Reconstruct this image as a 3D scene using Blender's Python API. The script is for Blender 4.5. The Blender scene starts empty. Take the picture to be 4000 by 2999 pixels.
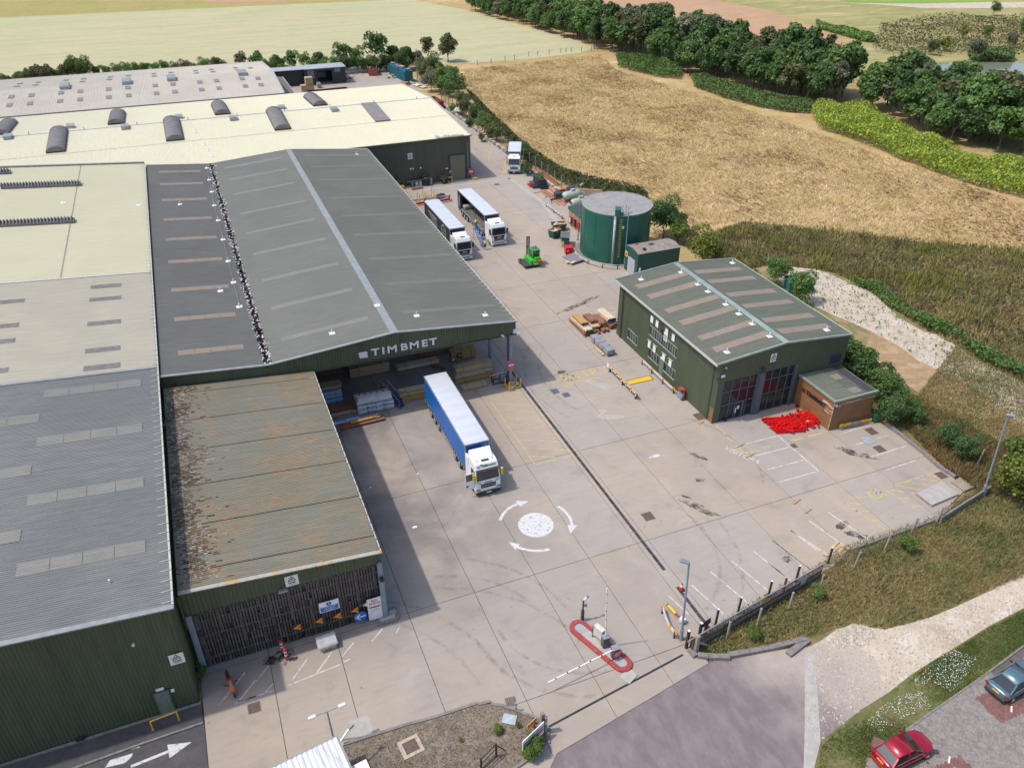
import bpy, bmesh, math, random
import numpy as np
from mathutils import Vector, Matrix, Euler
R = math.radians
rnd = random.Random(7)
S = bpy.context.scene
C = S.collection
# ---------------------------------------------------------------- camera, sky, sun, exposure
YAW, PITCH, ROLL, FPX, CAMH = R(22.1589), R(32.6607), R(0.1134), 3119.84, 50.0
cy, sy, cp, sp = math.cos(YAW), math.sin(YAW), math.cos(PITCH), math.sin(PITCH)
FW = Vector((sy * cp, cy * cp, -sp)); RT = Vector((cy, -sy, 0)); UP = RT.cross(FW)
_r = RT * math.cos(ROLL) + UP * math.sin(ROLL); UP = UP * math.cos(ROLL) - RT * math.sin(ROLL); RT = _r
cam = bpy.data.cameras.new('camera'); co = bpy.data.objects.new('camera', cam); C.objects.link(co)
m = Matrix((RT, UP, -FW)).transposed().to_4x4(); m.translation = (0, 0, CAMH); co.matrix_world = m
cam.sensor_fit = 'HORIZONTAL'; cam.sensor_width = 36; cam.lens = 36 * FPX / 4000; cam.clip_end = 4000; cam.clip_start = .5
S.camera = co
W = bpy.data.worlds.new("World"); S.world = W; W.use_nodes = True
wn = W.node_tree.nodes; bg = wn['Background']; sk = wn.new('ShaderNodeTexSky'); sk.sky_type = 'NISHITA'
sk.sun_disc = False; sk.sun_elevation = R(60); sk.sun_rotation = R(-79); sk.dust_density = 2.5; sk.air_density = 1.0
W.node_tree.links.new(sk.outputs[0], bg.inputs[0]); bg.inputs[1].default_value = 0.15
sl = bpy.data.lights.new('sun', 'SUN'); sl.energy = 2.3; sl.angle = R(1.5); sl.color = (1, .95, .87)
so = bpy.data.objects.new('sun', sl); C.objects.link(so); so.location = (-40, 60, 90)
so.rotation_euler = Vector((.49, -.095, -.866)).to_track_quat('-Z', 'Y').to_euler()
vs = S.view_settings; vs.view_transform = 'Standard'; vs.look = 'None'; vs.gamma = 1; vs.use_curve_mapping = False; vs.exposure = 0.42
# ---------------------------------------------------------------- helpers
def G(x, y, z=0.0):                       # photo pixel (4000 wide) on the level z -> point
    d = RT * ((x - 2000) / FPX) - UP * ((y - 1499.5) / FPX) + FW
    t = (z - CAMH) / d.z
    return Vector((d.x * t, d.y * t, z))
def GY(x, y, Y):                          # photo pixel on the upright plane Y
    d = RT * ((x - 2000) / FPX) - UP * ((y - 1499.5) / FPX) + FW
    t = Y / d.y
    return Vector((d.x * t, Y, CAMH + d.z * t))
def GX(x, y, X):
    d = RT * ((x - 2000) / FPX) - UP * ((y - 1499.5) / FPX) + FW
    t = X / d.x
    return Vector((X, d.y * t, CAMH + d.z * t))
def D(x, y, z=0.0): return G(x * 1.80914, y * 1.80914, z)   # the same from the 2211-wide view
class MB:
    def __init__(s): s.v = []; s.f = []; s.m = []
    def add(s, vs, fs, mi=0):
        o = len(s.v); s.v += [tuple(p) for p in vs]
        s.f += [tuple(i + o for i in f) for f in fs]; s.m += [mi] * len(fs); return s
    def box(s, x0, x1, y0, y1, z0, z1, mi=0):
        return s.add([(x0,y0,z0),(x1,y0,z0),(x1,y1,z0),(x0,y1,z0),(x0,y0,z1),(x1,y0,z1),(x1,y1,z1),(x0,y1,z1)],
                     [(0,3,2,1),(4,5,6,7),(0,1,5,4),(1,2,6,5),(2,3,7,6),(3,0,4,7)], mi)
    def ob(s, c, sz, rz=0, rx=0, ry=0, mi=0):
        M_ = Matrix.Translation(c) @ Euler((rx, ry, rz)).to_matrix().to_4x4()
        a, b, h = sz[0]/2, sz[1]/2, sz[2]/2
        p = [M_ @ Vector(q) for q in ((-a,-b,-h),(a,-b,-h),(a,b,-h),(-a,b,-h),(-a,-b,h),(a,-b,h),(a,b,h),(-a,b,h))]
        return s.add(p, [(0,3,2,1),(4,5,6,7),(0,1,5,4),(1,2,6,5),(2,3,7,6),(3,0,4,7)], mi)
    def bar(s, p, q, w=.05, h=None, mi=0):     # square bar between two points
        p, q = Vector(p), Vector(q); h = h or w
        d = (q - p).normalized(); u = d.cross(Vector((0,0,1)))
        u = Vector((1,0,0)) if u.length < 1e-3 else u.normalized()
        v = u.cross(d); P = []
        for c in (p, q): P += [c - u*w/2 - v*h/2, c + u*w/2 - v*h/2, c + u*w/2 + v*h/2, c - u*w/2 + v*h/2]
        return s.add(P, [(0,1,2,3),(7,6,5,4),(0,4,5,1),(1,5,6,2),(2,6,7,3),(3,7,4,0)], mi)
    def cyl(s, p, q, r, r2=None, n=12, mi=0):
        p, q = Vector(p), Vector(q); r2 = r if r2 is None else r2
        d = (q - p).normalized(); u = d.orthogonal().normalized(); v = d.cross(u); P = []
        for c, rr in ((p, r), (q, r2)):
            P += [c + (u*math.cos(2*math.pi*i/n) + v*math.sin(2*math.pi*i/n))*rr for i in range(n)]
        return s.add(P, [tuple(range(n-1,-1,-1)), tuple(range(n, 2*n))] + [(i,(i+1)%n,n+(i+1)%n,n+i) for i in range(n)], mi)
    def prism(s, poly, z0, z1, mi=0):
        n = len(poly)
        return s.add([(x,y,z0) for x,y in poly]+[(x,y,z1) for x,y in poly],
            [tuple(range(n-1,-1,-1)), tuple(range(n,2*n))]+[(i,(i+1)%n,n+(i+1)%n,n+i) for i in range(n)], mi)
    def loft(s, rings, cap=True, mi=0):
        n = len(rings[0]); V_ = [p for r in rings for p in r]; F = []
        for k in range(len(rings)-1):
            F += [(k*n+i, k*n+(i+1)%n, (k+1)*n+(i+1)%n, (k+1)*n+i) for i in range(n)]
        if cap: F += [tuple(range(n-1,-1,-1)), tuple((len(rings)-1)*n+i for i in range(n))]
        return s.add(V_, F, mi)
    def side(s, prof, x0, x1, mi=0):           # (y,z) outline pushed along x
        n = len(prof)
        return s.add([(x0,y,z) for y,z in prof]+[(x1,y,z) for y,z in prof],
            [tuple(range(n)), tuple(range(2*n-1,n-1,-1))]+[(i,n+i,n+(i+1)%n,(i+1)%n) for i in range(n)], mi)
    def front(s, prof, y0, y1, mi=0):          # (x,z) outline pushed along y
        n = len(prof)
        return s.add([(x,y0,z) for x,z in prof]+[(x,y1,z) for x,z in prof],
            [tuple(range(n)), tuple(range(2*n-1,n-1,-1))]+[(i,n+i,n+(i+1)%n,(i+1)%n) for i in range(n)], mi)
    def quad(s, a, b, c, d, mi=0): return s.add([a,b,c,d], [(0,1,2,3)], mi)
    def mesh(s, name, mats, smooth=False):
        me = bpy.data.meshes.new(name); me.from_pydata(s.v, [], s.f)
        for mm in (mats if isinstance(mats, (list, tuple)) else [mats]): me.materials.append(mm)
        if any(s.m): me.polygons.foreach_set('material_index', s.m)
        if smooth: me.polygons.foreach_set('use_smooth', [True]*len(s.f))
        me.update(); return me
def link(name, me, parent=None, loc=None, rz=0):
    o = bpy.data.objects.new(name, me); C.objects.link(o)
    if parent is not None: o.parent = parent
    if loc is not None: o.location = loc
    if rz: o.rotation_euler[2] = rz
    return o
def obj(name, mb, mats, parent=None, loc=None, rz=0, bevel=0, smooth=False, kind=None, label=None):
    o = link(name, mb.mesh(name, mats, smooth), parent, loc, rz)
    if bevel:
        b = o.modifiers.new('bevel', 'BEVEL'); b.width = bevel; b.segments = 2; b.limit_method = 'ANGLE'; b.angle_limit = R(35); b.harden_normals = False
    if kind: o['kind'] = kind
    if label: o['label'] = label
    return o
def tag(o, label, cat, group=None, kind=None):
    o['label'] = label; o['category'] = cat
    if group: o['group'] = group
    if kind: o['kind'] = kind
    return o
def thing(name, label, cat, loc=(0,0,0), rz=0, group=None):
    o = bpy.data.objects.new(name, None); C.objects.link(o); o.location = loc; o.rotation_euler[2] = rz
    o.empty_display_size = .3
    return tag(o, label, cat, group)
def struct(name, mb, mats, **k):
    o = obj(name, mb, mats, **k); o['kind'] = 'structure'; return o
def kids(o): return [c for c in C.objects if c.parent == o]
def dup(root, loc, rz=None, label=None, group=None):
    def cp(o, par):
        c = o.copy(); C.objects.link(c)
        if par is not None: c.parent = par
        for ch in KID.get(o.name, []): cp(ch, c)
        return c
    global KID
    KID = {}
    for o in C.objects:
        if o.parent: KID.setdefault(o.parent.name, []).append(o)
    r = cp(root, None); r.location = loc
    if rz is not None: r.rotation_euler[2] = rz
    if label: r['label'] = label
    if group: r['group'] = group
    return r
def textmesh(txt, size, ext=.01, bold=0.0, sx=1.0, align='CENTER', spacing=1.0, mat=None, name='lettering'):
    cu = bpy.data.curves.new('t', 'FONT'); cu.body = txt; cu.size = size; cu.extrude = ext; cu.offset = bold
    cu.align_x = align; cu.align_y = 'CENTER'; cu.space_character = spacing; cu.resolution_u = 3
    o = bpy.data.objects.new('t', cu); C.objects.link(o)
    dg = bpy.context.evaluated_depsgraph_get()
    me = bpy.data.meshes.new_from_object(o.evaluated_get(dg)); me.name = name
    bpy.data.objects.remove(o); bpy.data.curves.remove(cu)
    if sx != 1.0:
        for v in me.vertices: v.co.x *= sx
    me.materials.clear(); me.materials.append(mat); return me
def text(txt, size, pos, xdir, updir, mat, parent=None, name='lettering', **k):
    o = link(name, textmesh(txt, size, mat=mat, name=name, **k), parent)
    x = Vector(xdir).normalized(); u = Vector(updir).normalized(); z = x.cross(u).normalized(); u = z.cross(x)
    mm = Matrix((x, u, z)).transposed().to_4x4(); mm.translation = Vector(pos); o.matrix_local = mm
    return o
def flat(txt, size, pos, rz, mat, parent=None, **k):
    return text(txt, size, pos, (math.cos(rz), math.sin(rz), 0), (-math.sin(rz), math.cos(rz), 0), mat, parent, ext=.0015, **k)
# ---------------------------------------------------------------- materials
def node(nt, t, **k):
    n = nt.nodes.new(t)
    for a, b in k.items(): setattr(n, a, b)
    return n
def base(name, rough=.7, metal=0., spec=.5):
    ma = bpy.data.materials.new(name); ma.use_nodes = True; nt = ma.node_tree; b = nt.nodes['Principled BSDF']
    b.inputs['Roughness'].default_value = rough; b.inputs['Metallic'].default_value = metal
    b.inputs['Specular IOR Level'].default_value = spec
    return ma, nt, b
def coords(nt, world=False, sc=(1,1,1), rot=0):
    if world: g = node(nt, 'ShaderNodeNewGeometry').outputs['Position']
    else: g = node(nt, 'ShaderNodeTexCoord').outputs['Object']
    mp = node(nt, 'ShaderNodeMapping'); mp.inputs['Scale'].default_value = sc; mp.inputs['Rotation'].default_value = (0,0,rot)
    nt.links.new(g, mp.inputs[0]); return mp.outputs[0]
def noise(nt, vec, sc, det=5, rough=.55, dist=0):
    n = node(nt, 'ShaderNodeTexNoise'); n.inputs['Scale'].default_value = sc; n.inputs['Detail'].default_value = det
    n.inputs['Roughness'].default_value = rough; n.inputs['Distortion'].default_value = dist
    nt.links.new(vec, n.inputs['Vector']); return n.outputs['Fac']
def ramp(nt, fac, a, b):
    n = node(nt, 'ShaderNodeMapRange', interpolation_type='SMOOTHSTEP'); n.inputs[1].default_value = a; n.inputs[2].default_value = b
    nt.links.new(fac, n.inputs[0]); return n.outputs[0]
def mth(nt, op, a, b):
    n = node(nt, 'ShaderNodeMath', operation=op)
    for i, x in enumerate((a, b)):
        if isinstance(x, (int, float)): n.inputs[i].default_value = x
        else: nt.links.new(x, n.inputs[i])
    return n.outputs[0]
def mix(nt, fac, a, b, mode='MIX'):
    n = node(nt, 'ShaderNodeMix', data_type='RGBA', blend_type=mode)
    for s_, x in ((0, fac), (6, a), (7, b)):
        if isinstance(x, (int, float)): n.inputs[s_].default_value = x
        elif isinstance(x, tuple): n.inputs[s_].default_value = (*x, 1)
        else: nt.links.new(x, n.inputs[s_])
    return n.outputs[2]
def bump(nt, b, h, st, d=.02):
    n = node(nt, 'ShaderNodeBump'); n.inputs['Strength'].default_value = st; n.inputs['Distance'].default_value = d
    nt.links.new(h, n.inputs['Height']); nt.links.new(n.outputs[0], b.inputs['Normal'])
def mat(name, c, c2=None, rough=.6, metal=0, sc=3, st=(1,1,1), lo=.35, hi=.65, bmp=0, c3=None, sc3=1, lo3=.55, hi3=.7, isl=0, orand=0, world=False, spec=.5, det=5):
    """plain colour with noise-mixed wear: c -> c2 by fine noise, c3 in blotches"""
    ma, nt, b = base(name, rough, metal, spec)
    v = coords(nt, world, st)
    n1 = noise(nt, v, sc, det); col = mix(nt, ramp(nt, n1, lo, hi), c, c2 or tuple(x*.8 for x in c))
    if c3:
        n2 = noise(nt, v, sc3, 6, .62); col = mix(nt, ramp(nt, n2, lo3, hi3), col, c3)
    if isl or orand:
        rn = node(nt, 'ShaderNodeNewGeometry').outputs['Random Per Island'] if isl else node(nt, 'ShaderNodeObjectInfo').outputs['Random']
        k = isl or orand
        mr = node(nt, 'ShaderNodeMapRange'); mr.inputs[3].default_value = 1-k; mr.inputs[4].default_value = 1+k; nt.links.new(rn, mr.inputs[0])
        hs = node(nt, 'ShaderNodeHueSaturation'); nt.links.new(mr.outputs[0], hs.inputs['Value']); nt.links.new(col, hs.inputs['Color']); col = hs.outputs[0]
    nt.links.new(col, b.inputs['Base Color'])
    if bmp: bump(nt, b, n1, bmp)
    return ma
def leafmat(name, c, c2, k=.35):
    ma, nt, b = base(name, .55, 0, .3)
    v = coords(nt, True); n1 = noise(nt, v, .35, 3); col = mix(nt, ramp(nt, n1, .35, .65), c, c2)
    g = node(nt, 'ShaderNodeNewGeometry'); oi = node(nt, 'ShaderNodeObjectInfo')
    for src, kk in ((g.outputs['Random Per Island'], k), (oi.outputs['Random'], .22)):
        mr = node(nt, 'ShaderNodeMapRange'); mr.inputs[3].default_value = 1-kk; mr.inputs[4].default_value = 1+kk; nt.links.new(src, mr.inputs[0])
        hs = node(nt, 'ShaderNodeHueSaturation'); nt.links.new(mr.outputs[0], hs.inputs['Value']); nt.links.new(col, hs.inputs['Color']); col = hs.outputs[0]
    nt.links.new(col, b.inputs['Base Color'])
    tr = node(nt, 'ShaderNodeBsdfTranslucent'); nt.links.new(col, tr.inputs[0]); mx = node(nt, 'ShaderNodeMixShader'); mx.inputs[0].default_value = .3
    nt.links.new(b.outputs[0], mx.inputs[1]); nt.links.new(tr.outputs[0], mx.inputs[2]); nt.links.new(mx.outputs[0], nt.nodes['Material Output'].inputs[0])
    return ma
def concmat():
    ma, nt, b = base('concrete', .85, 0, .3)
    v = coords(nt, True); vs_ = coords(nt, True, (.35, 2.2, 1), R(8))
    big = noise(nt, v, .045, 4); mid = noise(nt, v, .35, 7, .62, .4); fine = noise(nt, v, 6, 5, .7); st = noise(nt, vs_, 1.3, 6, .65)
    col = mix(nt, ramp(nt, big, .38, .62), (.335,.282,.238), (.385,.318,.252))
    oi = node(nt, 'ShaderNodeObjectInfo').outputs['Random']
    col = mix(nt, ramp(nt, oi, 0, 1), col, mix(nt, .5, col, (.33,.315,.30)))
    col = mix(nt, mth(nt, 'MULTIPLY', ramp(nt, st, .45, .75), .4), col, (.25,.232,.22))
    col = mix(nt, mth(nt, 'MULTIPLY', ramp(nt, mid, .52, .8), .55), col, (.2,.186,.178))
    col = mix(nt, mth(nt, 'MULTIPLY', ramp(nt, mid, .5, .25), .35), col, (.43,.39,.355))
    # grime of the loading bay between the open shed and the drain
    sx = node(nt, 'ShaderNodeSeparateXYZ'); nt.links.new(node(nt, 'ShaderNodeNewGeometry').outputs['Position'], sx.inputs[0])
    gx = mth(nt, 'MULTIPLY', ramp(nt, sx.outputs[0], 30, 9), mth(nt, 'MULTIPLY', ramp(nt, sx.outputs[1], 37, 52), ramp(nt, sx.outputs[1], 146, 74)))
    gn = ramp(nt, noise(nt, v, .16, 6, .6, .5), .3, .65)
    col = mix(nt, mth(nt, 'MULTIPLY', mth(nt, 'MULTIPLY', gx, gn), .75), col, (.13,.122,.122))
    sp_ = ramp(nt, noise(nt, v, 1.7, 3), .68, .76); col = mix(nt, mth(nt, 'MULTIPLY', sp_, .5), col, (.12,.105,.1))
    col = mix(nt, mth(nt, 'MULTIPLY', ramp(nt, fine, .5, .8), .25), col, (.2,.19,.18))
    nt.links.new(col, b.inputs['Base Color']); bump(nt, b, fine, .25, .01)
    return ma
def roofmat(name, c, c2, c3=None, st=(.25, 3, 1), lich=None, lichlo=.62, rough=.65, stain=.35):
    """coated sheet: streaks that follow the fall of the roof, blotches, optional lichen"""
    ma, nt, b = base(name, rough, 0, .4)
    v = coords(nt, True, st); vw = coords(nt, True)
    n = noise(nt, v, 1.6, 6, .6); bl = noise(nt, vw, .12, 4)
    col = mix(nt, ramp(nt, n, .3, .7), c, c2)
    col = mix(nt, mth(nt, 'MULTIPLY', ramp(nt, bl, .42, .62), stain), col, c3 or tuple(x*.75 for x in c))
    if lich:
        l = mth(nt, 'MULTIPLY', ramp(nt, noise(nt, v, 4.5, 6, .7), lichlo, lichlo+.08), ramp(nt, noise(nt, vw, .22, 3), .45, .6))
        col = mix(nt, mth(nt, 'MULTIPLY', l, .8), col, lich)
    sp_ = ramp(nt, noise(nt, vw, 9, 2), .72, .78); col = mix(nt, mth(nt, 'MULTIPLY', sp_, .5), col, tuple(min(1, x*1.7+.05) for x in c))
    nt.links.new(col, b.inputs['Base Color']); return ma
def landmat(name, cols, sc=.08, fine=1.2, bmp=.6, st=(1,1,1), rot=0, d=.15):
    """three or four soil and grass colours laid over each other by noises of falling size"""
    ma, nt, b = base(name, .95, 0, .1)
    v = coords(nt, True, st, rot); vw = coords(nt, True)
    col = mix(nt, ramp(nt, noise(nt, vw, sc, 5, .6, .6), .35, .65), cols[0], cols[1])
    col = mix(nt, ramp(nt, noise(nt, v, sc*5, 6, .65, .8), .42, .66), col, cols[2])
    if len(cols) > 3: col = mix(nt, ramp(nt, noise(nt, v, sc*2.1, 5, .65, .5), .55, .7), col, cols[3])
    f = noise(nt, v, fine, 7, .72, .4)
    col = mix(nt, mth(nt, 'MULTIPLY', ramp(nt, f, .45, .75), .55), col, tuple(x*.55 for x in cols[2]))
    nt.links.new(col, b.inputs['Base Color']); bump(nt, b, f, bmp, d); return ma
def glassmat(name, c=(.02,.03,.035), rough=.05):
    return mat(name, c, tuple(x*1.3 for x in c), rough=rough, spec=.9, sc=.4)
CONC = concmat()
ROOF_SLATE = roofmat('grey roof sheet', (.15,.16,.158), (.205,.21,.2), (.12,.13,.135))
ROOF_CANOPY = roofmat('grey green roof sheet', (.145,.148,.125), (.185,.183,.155), (.125,.125,.108), lich=(.36,.2,.07), lichlo=.66)
ROOF_MOSS = roofmat('mossy roof sheet', (.165,.16,.12), (.21,.2,.155), (.185,.15,.1), lich=(.42,.2,.05), lichlo=.52)
ROOF_TAN = roofmat('tan roof sheet', (.47,.43,.33), (.40,.37,.3), (.36,.33,.29))
ROOF_CREAM = roofmat('cream roof sheet', (.53,.495,.34), (.58,.55,.39), (.5,.47,.33), stain=.3)
ROOF_LONG = roofmat('pale cream roof sheet', (.57,.54,.39), (.62,.59,.44), (.54,.52,.4), st=(3,.25,1), stain=.3)
ROOF_FAR = roofmat('beige roof sheet', (.44,.4,.335), (.5,.45,.38), (.36,.335,.3), st=(3,.25,1))
ROOF_OFF = roofmat('office roof sheet', (.125,.14,.105), (.175,.185,.145), (.15,.145,.115))
STRIP_TAN = mat('weathered rooflight sheet', (.3,.235,.175), (.25,.205,.165), sc=1.5, st=(.5,3,1), c3=(.27,.24,.22), sc3=.8, world=True)
STRIP_PALE = mat('pale rooflight sheet', (.24,.23,.205), (.2,.195,.175), sc=1.5, st=(.4,3,1), world=True)
STRIP_GREY = mat('dull rooflight sheet', (.19,.185,.16), (.165,.16,.14), sc=1.5, st=(.4,3,1), world=True)
STRIP_PURP = mat('dirty rooflight sheet', (.16,.14,.14), (.24,.22,.21), sc=2.5, st=(.6,2,1), world=True, c3=(.32,.3,.29), sc3=5)
BARREL = mat('dark barrel vault sheet', (.15,.14,.14), (.21,.2,.195), sc=1.2, st=(1,2,1), world=True)
FLASH = mat('galvanised flashing', (.3,.32,.32), (.25,.265,.265), rough=.5, metal=.2, sc=2)
TRIMW = mat('pale gutter metal', (.5,.49,.44), (.4,.39,.36), rough=.5, sc=4)
CLAD = mat('dark green cladding', (.062,.083,.045), (.078,.1,.056), rough=.5, sc=.6, st=(2,2,.3), world=True, c3=(.045,.055,.035), sc3=.3)
CLAD_OFF = mat('mid green cladding', (.075,.1,.06), (.09,.115,.072), rough=.45, sc=.6, st=(2,2,.3), world=True)
CLAD_FAR = mat('olive black cladding', (.075,.08,.06), (.09,.094,.07), rough=.5, sc=.5, st=(2,2,.3), world=True)
TRIMG = mat('dark green trim', (.055,.075,.045), rough=.45, sc=2)
DOORG = mat('grey green door paint', (.16,.2,.15), rough=.45, sc=2)
WHITE = mat('white paint', (.78,.78,.77), (.7,.7,.69), rough=.45, sc=2)
WHITEV = mat('white vehicle paint', (.8,.8,.81), (.76,.76,.77), rough=.2, sc=1, spec=.6)
YEL = mat('yellow paint', (.75,.47,.03), (.66,.4,.03), rough=.5, sc=6)
YLINE = mat('worn yellow line paint', (.6,.42,.08), (.4,.34,.2), rough=.8, sc=4, world=True, c3=(.33,.3,.26), sc3=2.2, lo3=.5, hi3=.58)
WLINE = mat('worn white line paint', (.62,.6,.58), (.45,.43,.41), rough=.8, sc=4, world=True, c3=(.34,.31,.29), sc3=1.8, lo3=.52, hi3=.6)
WLINE2 = mat('white arrow paint', (.6,.6,.6), (.5,.5,.5), rough=.8, sc=5, world=True, c3=(.3,.3,.3), sc3=3, lo3=.55, hi3=.63)
RED = mat('red paint', (.5,.02,.02), (.4,.02,.02), rough=.4, sc=4)
REDK = mat('worn red kerb paint', (.36,.05,.045), (.27,.045,.04), rough=.7, sc=3, c3=(.3,.2,.17), sc3=4, lo3=.6, hi3=.68)
BLUE = mat('blue paint', (.02,.15,.5), (.02,.12,.42), rough=.45, sc=2)
CURTAIN = mat('blue curtain vinyl', (.0,.125,.48), (.0,.105,.42), rough=.4, sc=.7, st=(1,3,.2))
CURTBLK = mat('charcoal curtain vinyl', (.055,.057,.065), (.045,.046,.055), rough=.4, sc=.8)
TROOF = mat('trailer roof sheet', (.55,.58,.62), (.5,.53,.58), rough=.4, sc=.5, st=(.4,2,1))
BLACK = mat('black paint', (.018,.018,.02), (.03,.03,.032), rough=.5, sc=3)
RUBBER = mat('tyre rubber', (.03,.03,.03), (.045,.043,.042), rough=.85, sc=6)
RIM = mat('pale wheel rim', (.5,.5,.5), (.4,.4,.4), rough=.4, metal=.5, sc=3)
STEEL = mat('galvanised steel', (.36,.4,.44), (.3,.34,.38), rough=.45, metal=.5, sc=2)
POLEM = mat('grey blue pole paint', (.24,.3,.35), (.2,.26,.31), rough=.5, sc=2)
CHASS = mat('dark chassis paint', (.04,.04,.045), (.06,.06,.06), rough=.6, sc=3)
DECK = mat('trailer deck boards', (.14,.125,.12), (.1,.09,.088), rough=.8, sc=1, st=(8,.6,1))
GLASS = glassmat('dark glass'); GLASS2 = glassmat('window glass', (.06,.07,.08), .04)
WOODS = [mat('pale sawn timber', (.5,.37,.22), (.4,.28,.16), rough=.8, sc=2, st=(1,.3,6), orand=.16, isl=.12),
         mat('golden timber', (.46,.28,.11), (.38,.22,.08), rough=.8, sc=2, st=(1,.3,6), orand=.16, isl=.12),
         mat('red brown timber', (.27,.13,.08), (.2,.09,.055), rough=.8, sc=2, st=(1,.3,6), orand=.18, isl=.12),
         mat('whitish sawn timber', (.58,.48,.34), (.48,.38,.25), rough=.8, sc=2, st=(1,.3,6), orand=.14, isl=.12)]
SLATW = mat('weathered black brown boards', (.075,.06,.055), (.11,.095,.09), rough=.85, sc=1.5, st=(4,4,.5), orand=.4)
LOBBYW = mat('orange brown cladding boards', (.27,.135,.06), (.21,.1,.045), rough=.6, sc=1.2, st=(.6,.6,9), orand=.12, c3=(.31,.17,.085), sc3=.8)
WRAPW = mat('white wrap film', (.6,.62,.66), (.5,.52,.57), rough=.35, sc=2.5, bmp=.4)
WRAPB = mat('pale blue wrap film', (.28,.4,.52), (.22,.33,.45), rough=.35, sc=2.5, bmp=.4)
WRAPG = mat('silver grey wrap film', (.3,.31,.34), (.22,.23,.26), rough=.3, sc=2.5, bmp=.5)
TANKG = mat('tank green paint', (.018,.12,.085), (.014,.1,.072), rough=.4, sc=.4)
BOXG = mat('blue green box paint', (.012,.075,.06), (.016,.085,.066), rough=.5, sc=.5)
TEAL = mat('teal paint', (.02,.17,.17), (.02,.14,.145), rough=.5, sc=1)
TANKR = mat('ribbed tank roof metal', (.25,.25,.25), (.21,.205,.205), rough=.55, sc=.8, c3=(.34,.27,.24), sc3=.5)
BRICK = mat('orange buff brick', (.42,.24,.16), (.36,.2,.13), rough=.85, sc=3)
ASPH = mat('dark tarmac', (.065,.06,.066), (.08,.075,.08), rough=.9, sc=2.5, world=True, c3=(.1,.09,.095), sc3=.3)
ROADP = mat('purple grey tarmac', (.175,.145,.15), (.205,.17,.172), rough=.9, sc=.9, world=True, st=(1,.6,1), c3=(.26,.22,.2), sc3=.12, lo3=.5, hi3=.7)
KERB = mat('weathered kerb concrete', (.17,.155,.145), (.23,.21,.195), rough=.9, sc=3, world=True)
PATCH = mat('pale concrete patch', (.4,.38,.35), (.34,.32,.3), rough=.85, sc=2, world=True)
CHALK = landmat('chalky track', [(.5,.42,.33), (.44,.36,.27), (.56,.5,.43), (.4,.33,.23)], .12, 2.0, .5)
GRAVEL = landmat('bark and gravel bed', [(.2,.16,.125), (.16,.125,.1), (.27,.225,.18)], .3, 5, .6, d=.05)
HAYF = landmat('mown hay field', [(.43,.41,.25), (.47,.42,.27), (.38,.385,.22), (.46,.4,.26)], .02, .9, .25, (.3, 2, 1), R(6))
OLIVEF = landmat('olive pasture', [(.34,.3,.11), (.3,.28,.1), (.36,.3,.14)], .03, .6, .3)
PLOUGH = landmat('bare brown field', [(.42,.27,.16), (.46,.3,.19), (.4,.26,.16)], .03, .8, .3, (.4, 2, 1), R(-20))
MEADOW = landmat('dry meadow', [(.5,.36,.185), (.4,.31,.13), (.34,.235,.12), (.56,.43,.26)], .03, .55, .8, (.6, 1.6, 1), R(-25), d=.3)
SCRUB = landmat('rough scrub ground', [(.3,.235,.115), (.24,.2,.095), (.19,.165,.08), (.36,.27,.15)], .09, 1.2, .8, d=.3)
HEATH = landmat('pale heath', [(.4,.33,.16), (.3,.29,.12), (.24,.25,.1), (.46,.37,.2)], .03, .5, .6, (.4, 1.6, 1), R(-10))
VERGE = landmat('dry verge grass', [(.2,.17,.07), (.13,.125,.05), (.25,.19,.1), (.1,.12,.04)], .2, 3, .6, d=.1)
LAWN = landmat('green verge grass', [(.1,.13,.04), (.14,.14,.055), (.2,.17,.085), (.09,.13,.035)], .25, 3, .6, d=.1)
EARTH = landmat('bare earth', [(.36,.24,.13), (.3,.21,.11), (.42,.31,.2)], .15, 2, .5)
LEAF = [leafmat('dark leaf', (.075,.14,.045), (.1,.165,.05)), leafmat('mid leaf', (.105,.19,.05), (.13,.21,.055)),
        leafmat('fresh leaf', (.12,.19,.042), (.145,.21,.045)), leafmat('olive leaf', (.12,.13,.055), (.14,.145,.06)),
        leafmat('yellow green leaf', (.17,.21,.035), (.2,.22,.04)), leafmat('grey leaf', (.15,.17,.1), (.19,.19,.11))]
BARK = mat('bark', (.1,.08,.06), (.15,.12,.09), rough=.9, sc=4, st=(1,1,.2))
# ---------------------------------------------------------------- land
def sheet(name, pts, z, ma, kind='structure'):
    b = MB(); b.add([(p[0], p[1], z) for p in pts], [tuple(range(len(pts)))])
    me = b.mesh(name, ma)
    if me.polygons[0].normal.z < 0: me.flip_normals()
    o = link(name, me); o['kind'] = kind; return o
sheet('ground', [(-1500,-900),(1900,-900),(1900,2200),(-1500,2200)], -.16, MEADOW)
sheet('hay_field', [D(*p) for p in ((-700,75),(0,38),(540,13),(830,0),(930,-8),(885,-2),(1000,20),(1130,55),(1240,85),(1285,103),(1255,114),(1150,126),(1000,137),(870,140),(600,170),(0,210),(-700,290))], -.12, HAYF)
sheet('olive_field', [D(*p) for p in ((-1200,80),(-700,75),(0,38),(540,13),(830,0),(960,-9),(1000,-80),(-900,-80))], -.11, OLIVEF)
sheet('bare_soil', [D(*p) for p in ((430,0),(450,5),(520,7),(575,4),(700,-6),(560,-14))], -.09, PLOUGH)
sheet('brown_field', [D(*p) for p in ((1150,-25),(1480,70),(1720,150),(1830,110),(1818,85),(1760,58),(1658,22),(1540,-1),(1450,-22))], -.12, PLOUGH)
sheet('heath', [D(*p) for p in ((1450,-22),(1540,-1),(1658,22),(1760,58),(1818,85),(1830,110),(1900,190),(2211,370),(2700,560),(3300,300),(2700,-70),(1450,-70))], -.13, HEATH)
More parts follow.
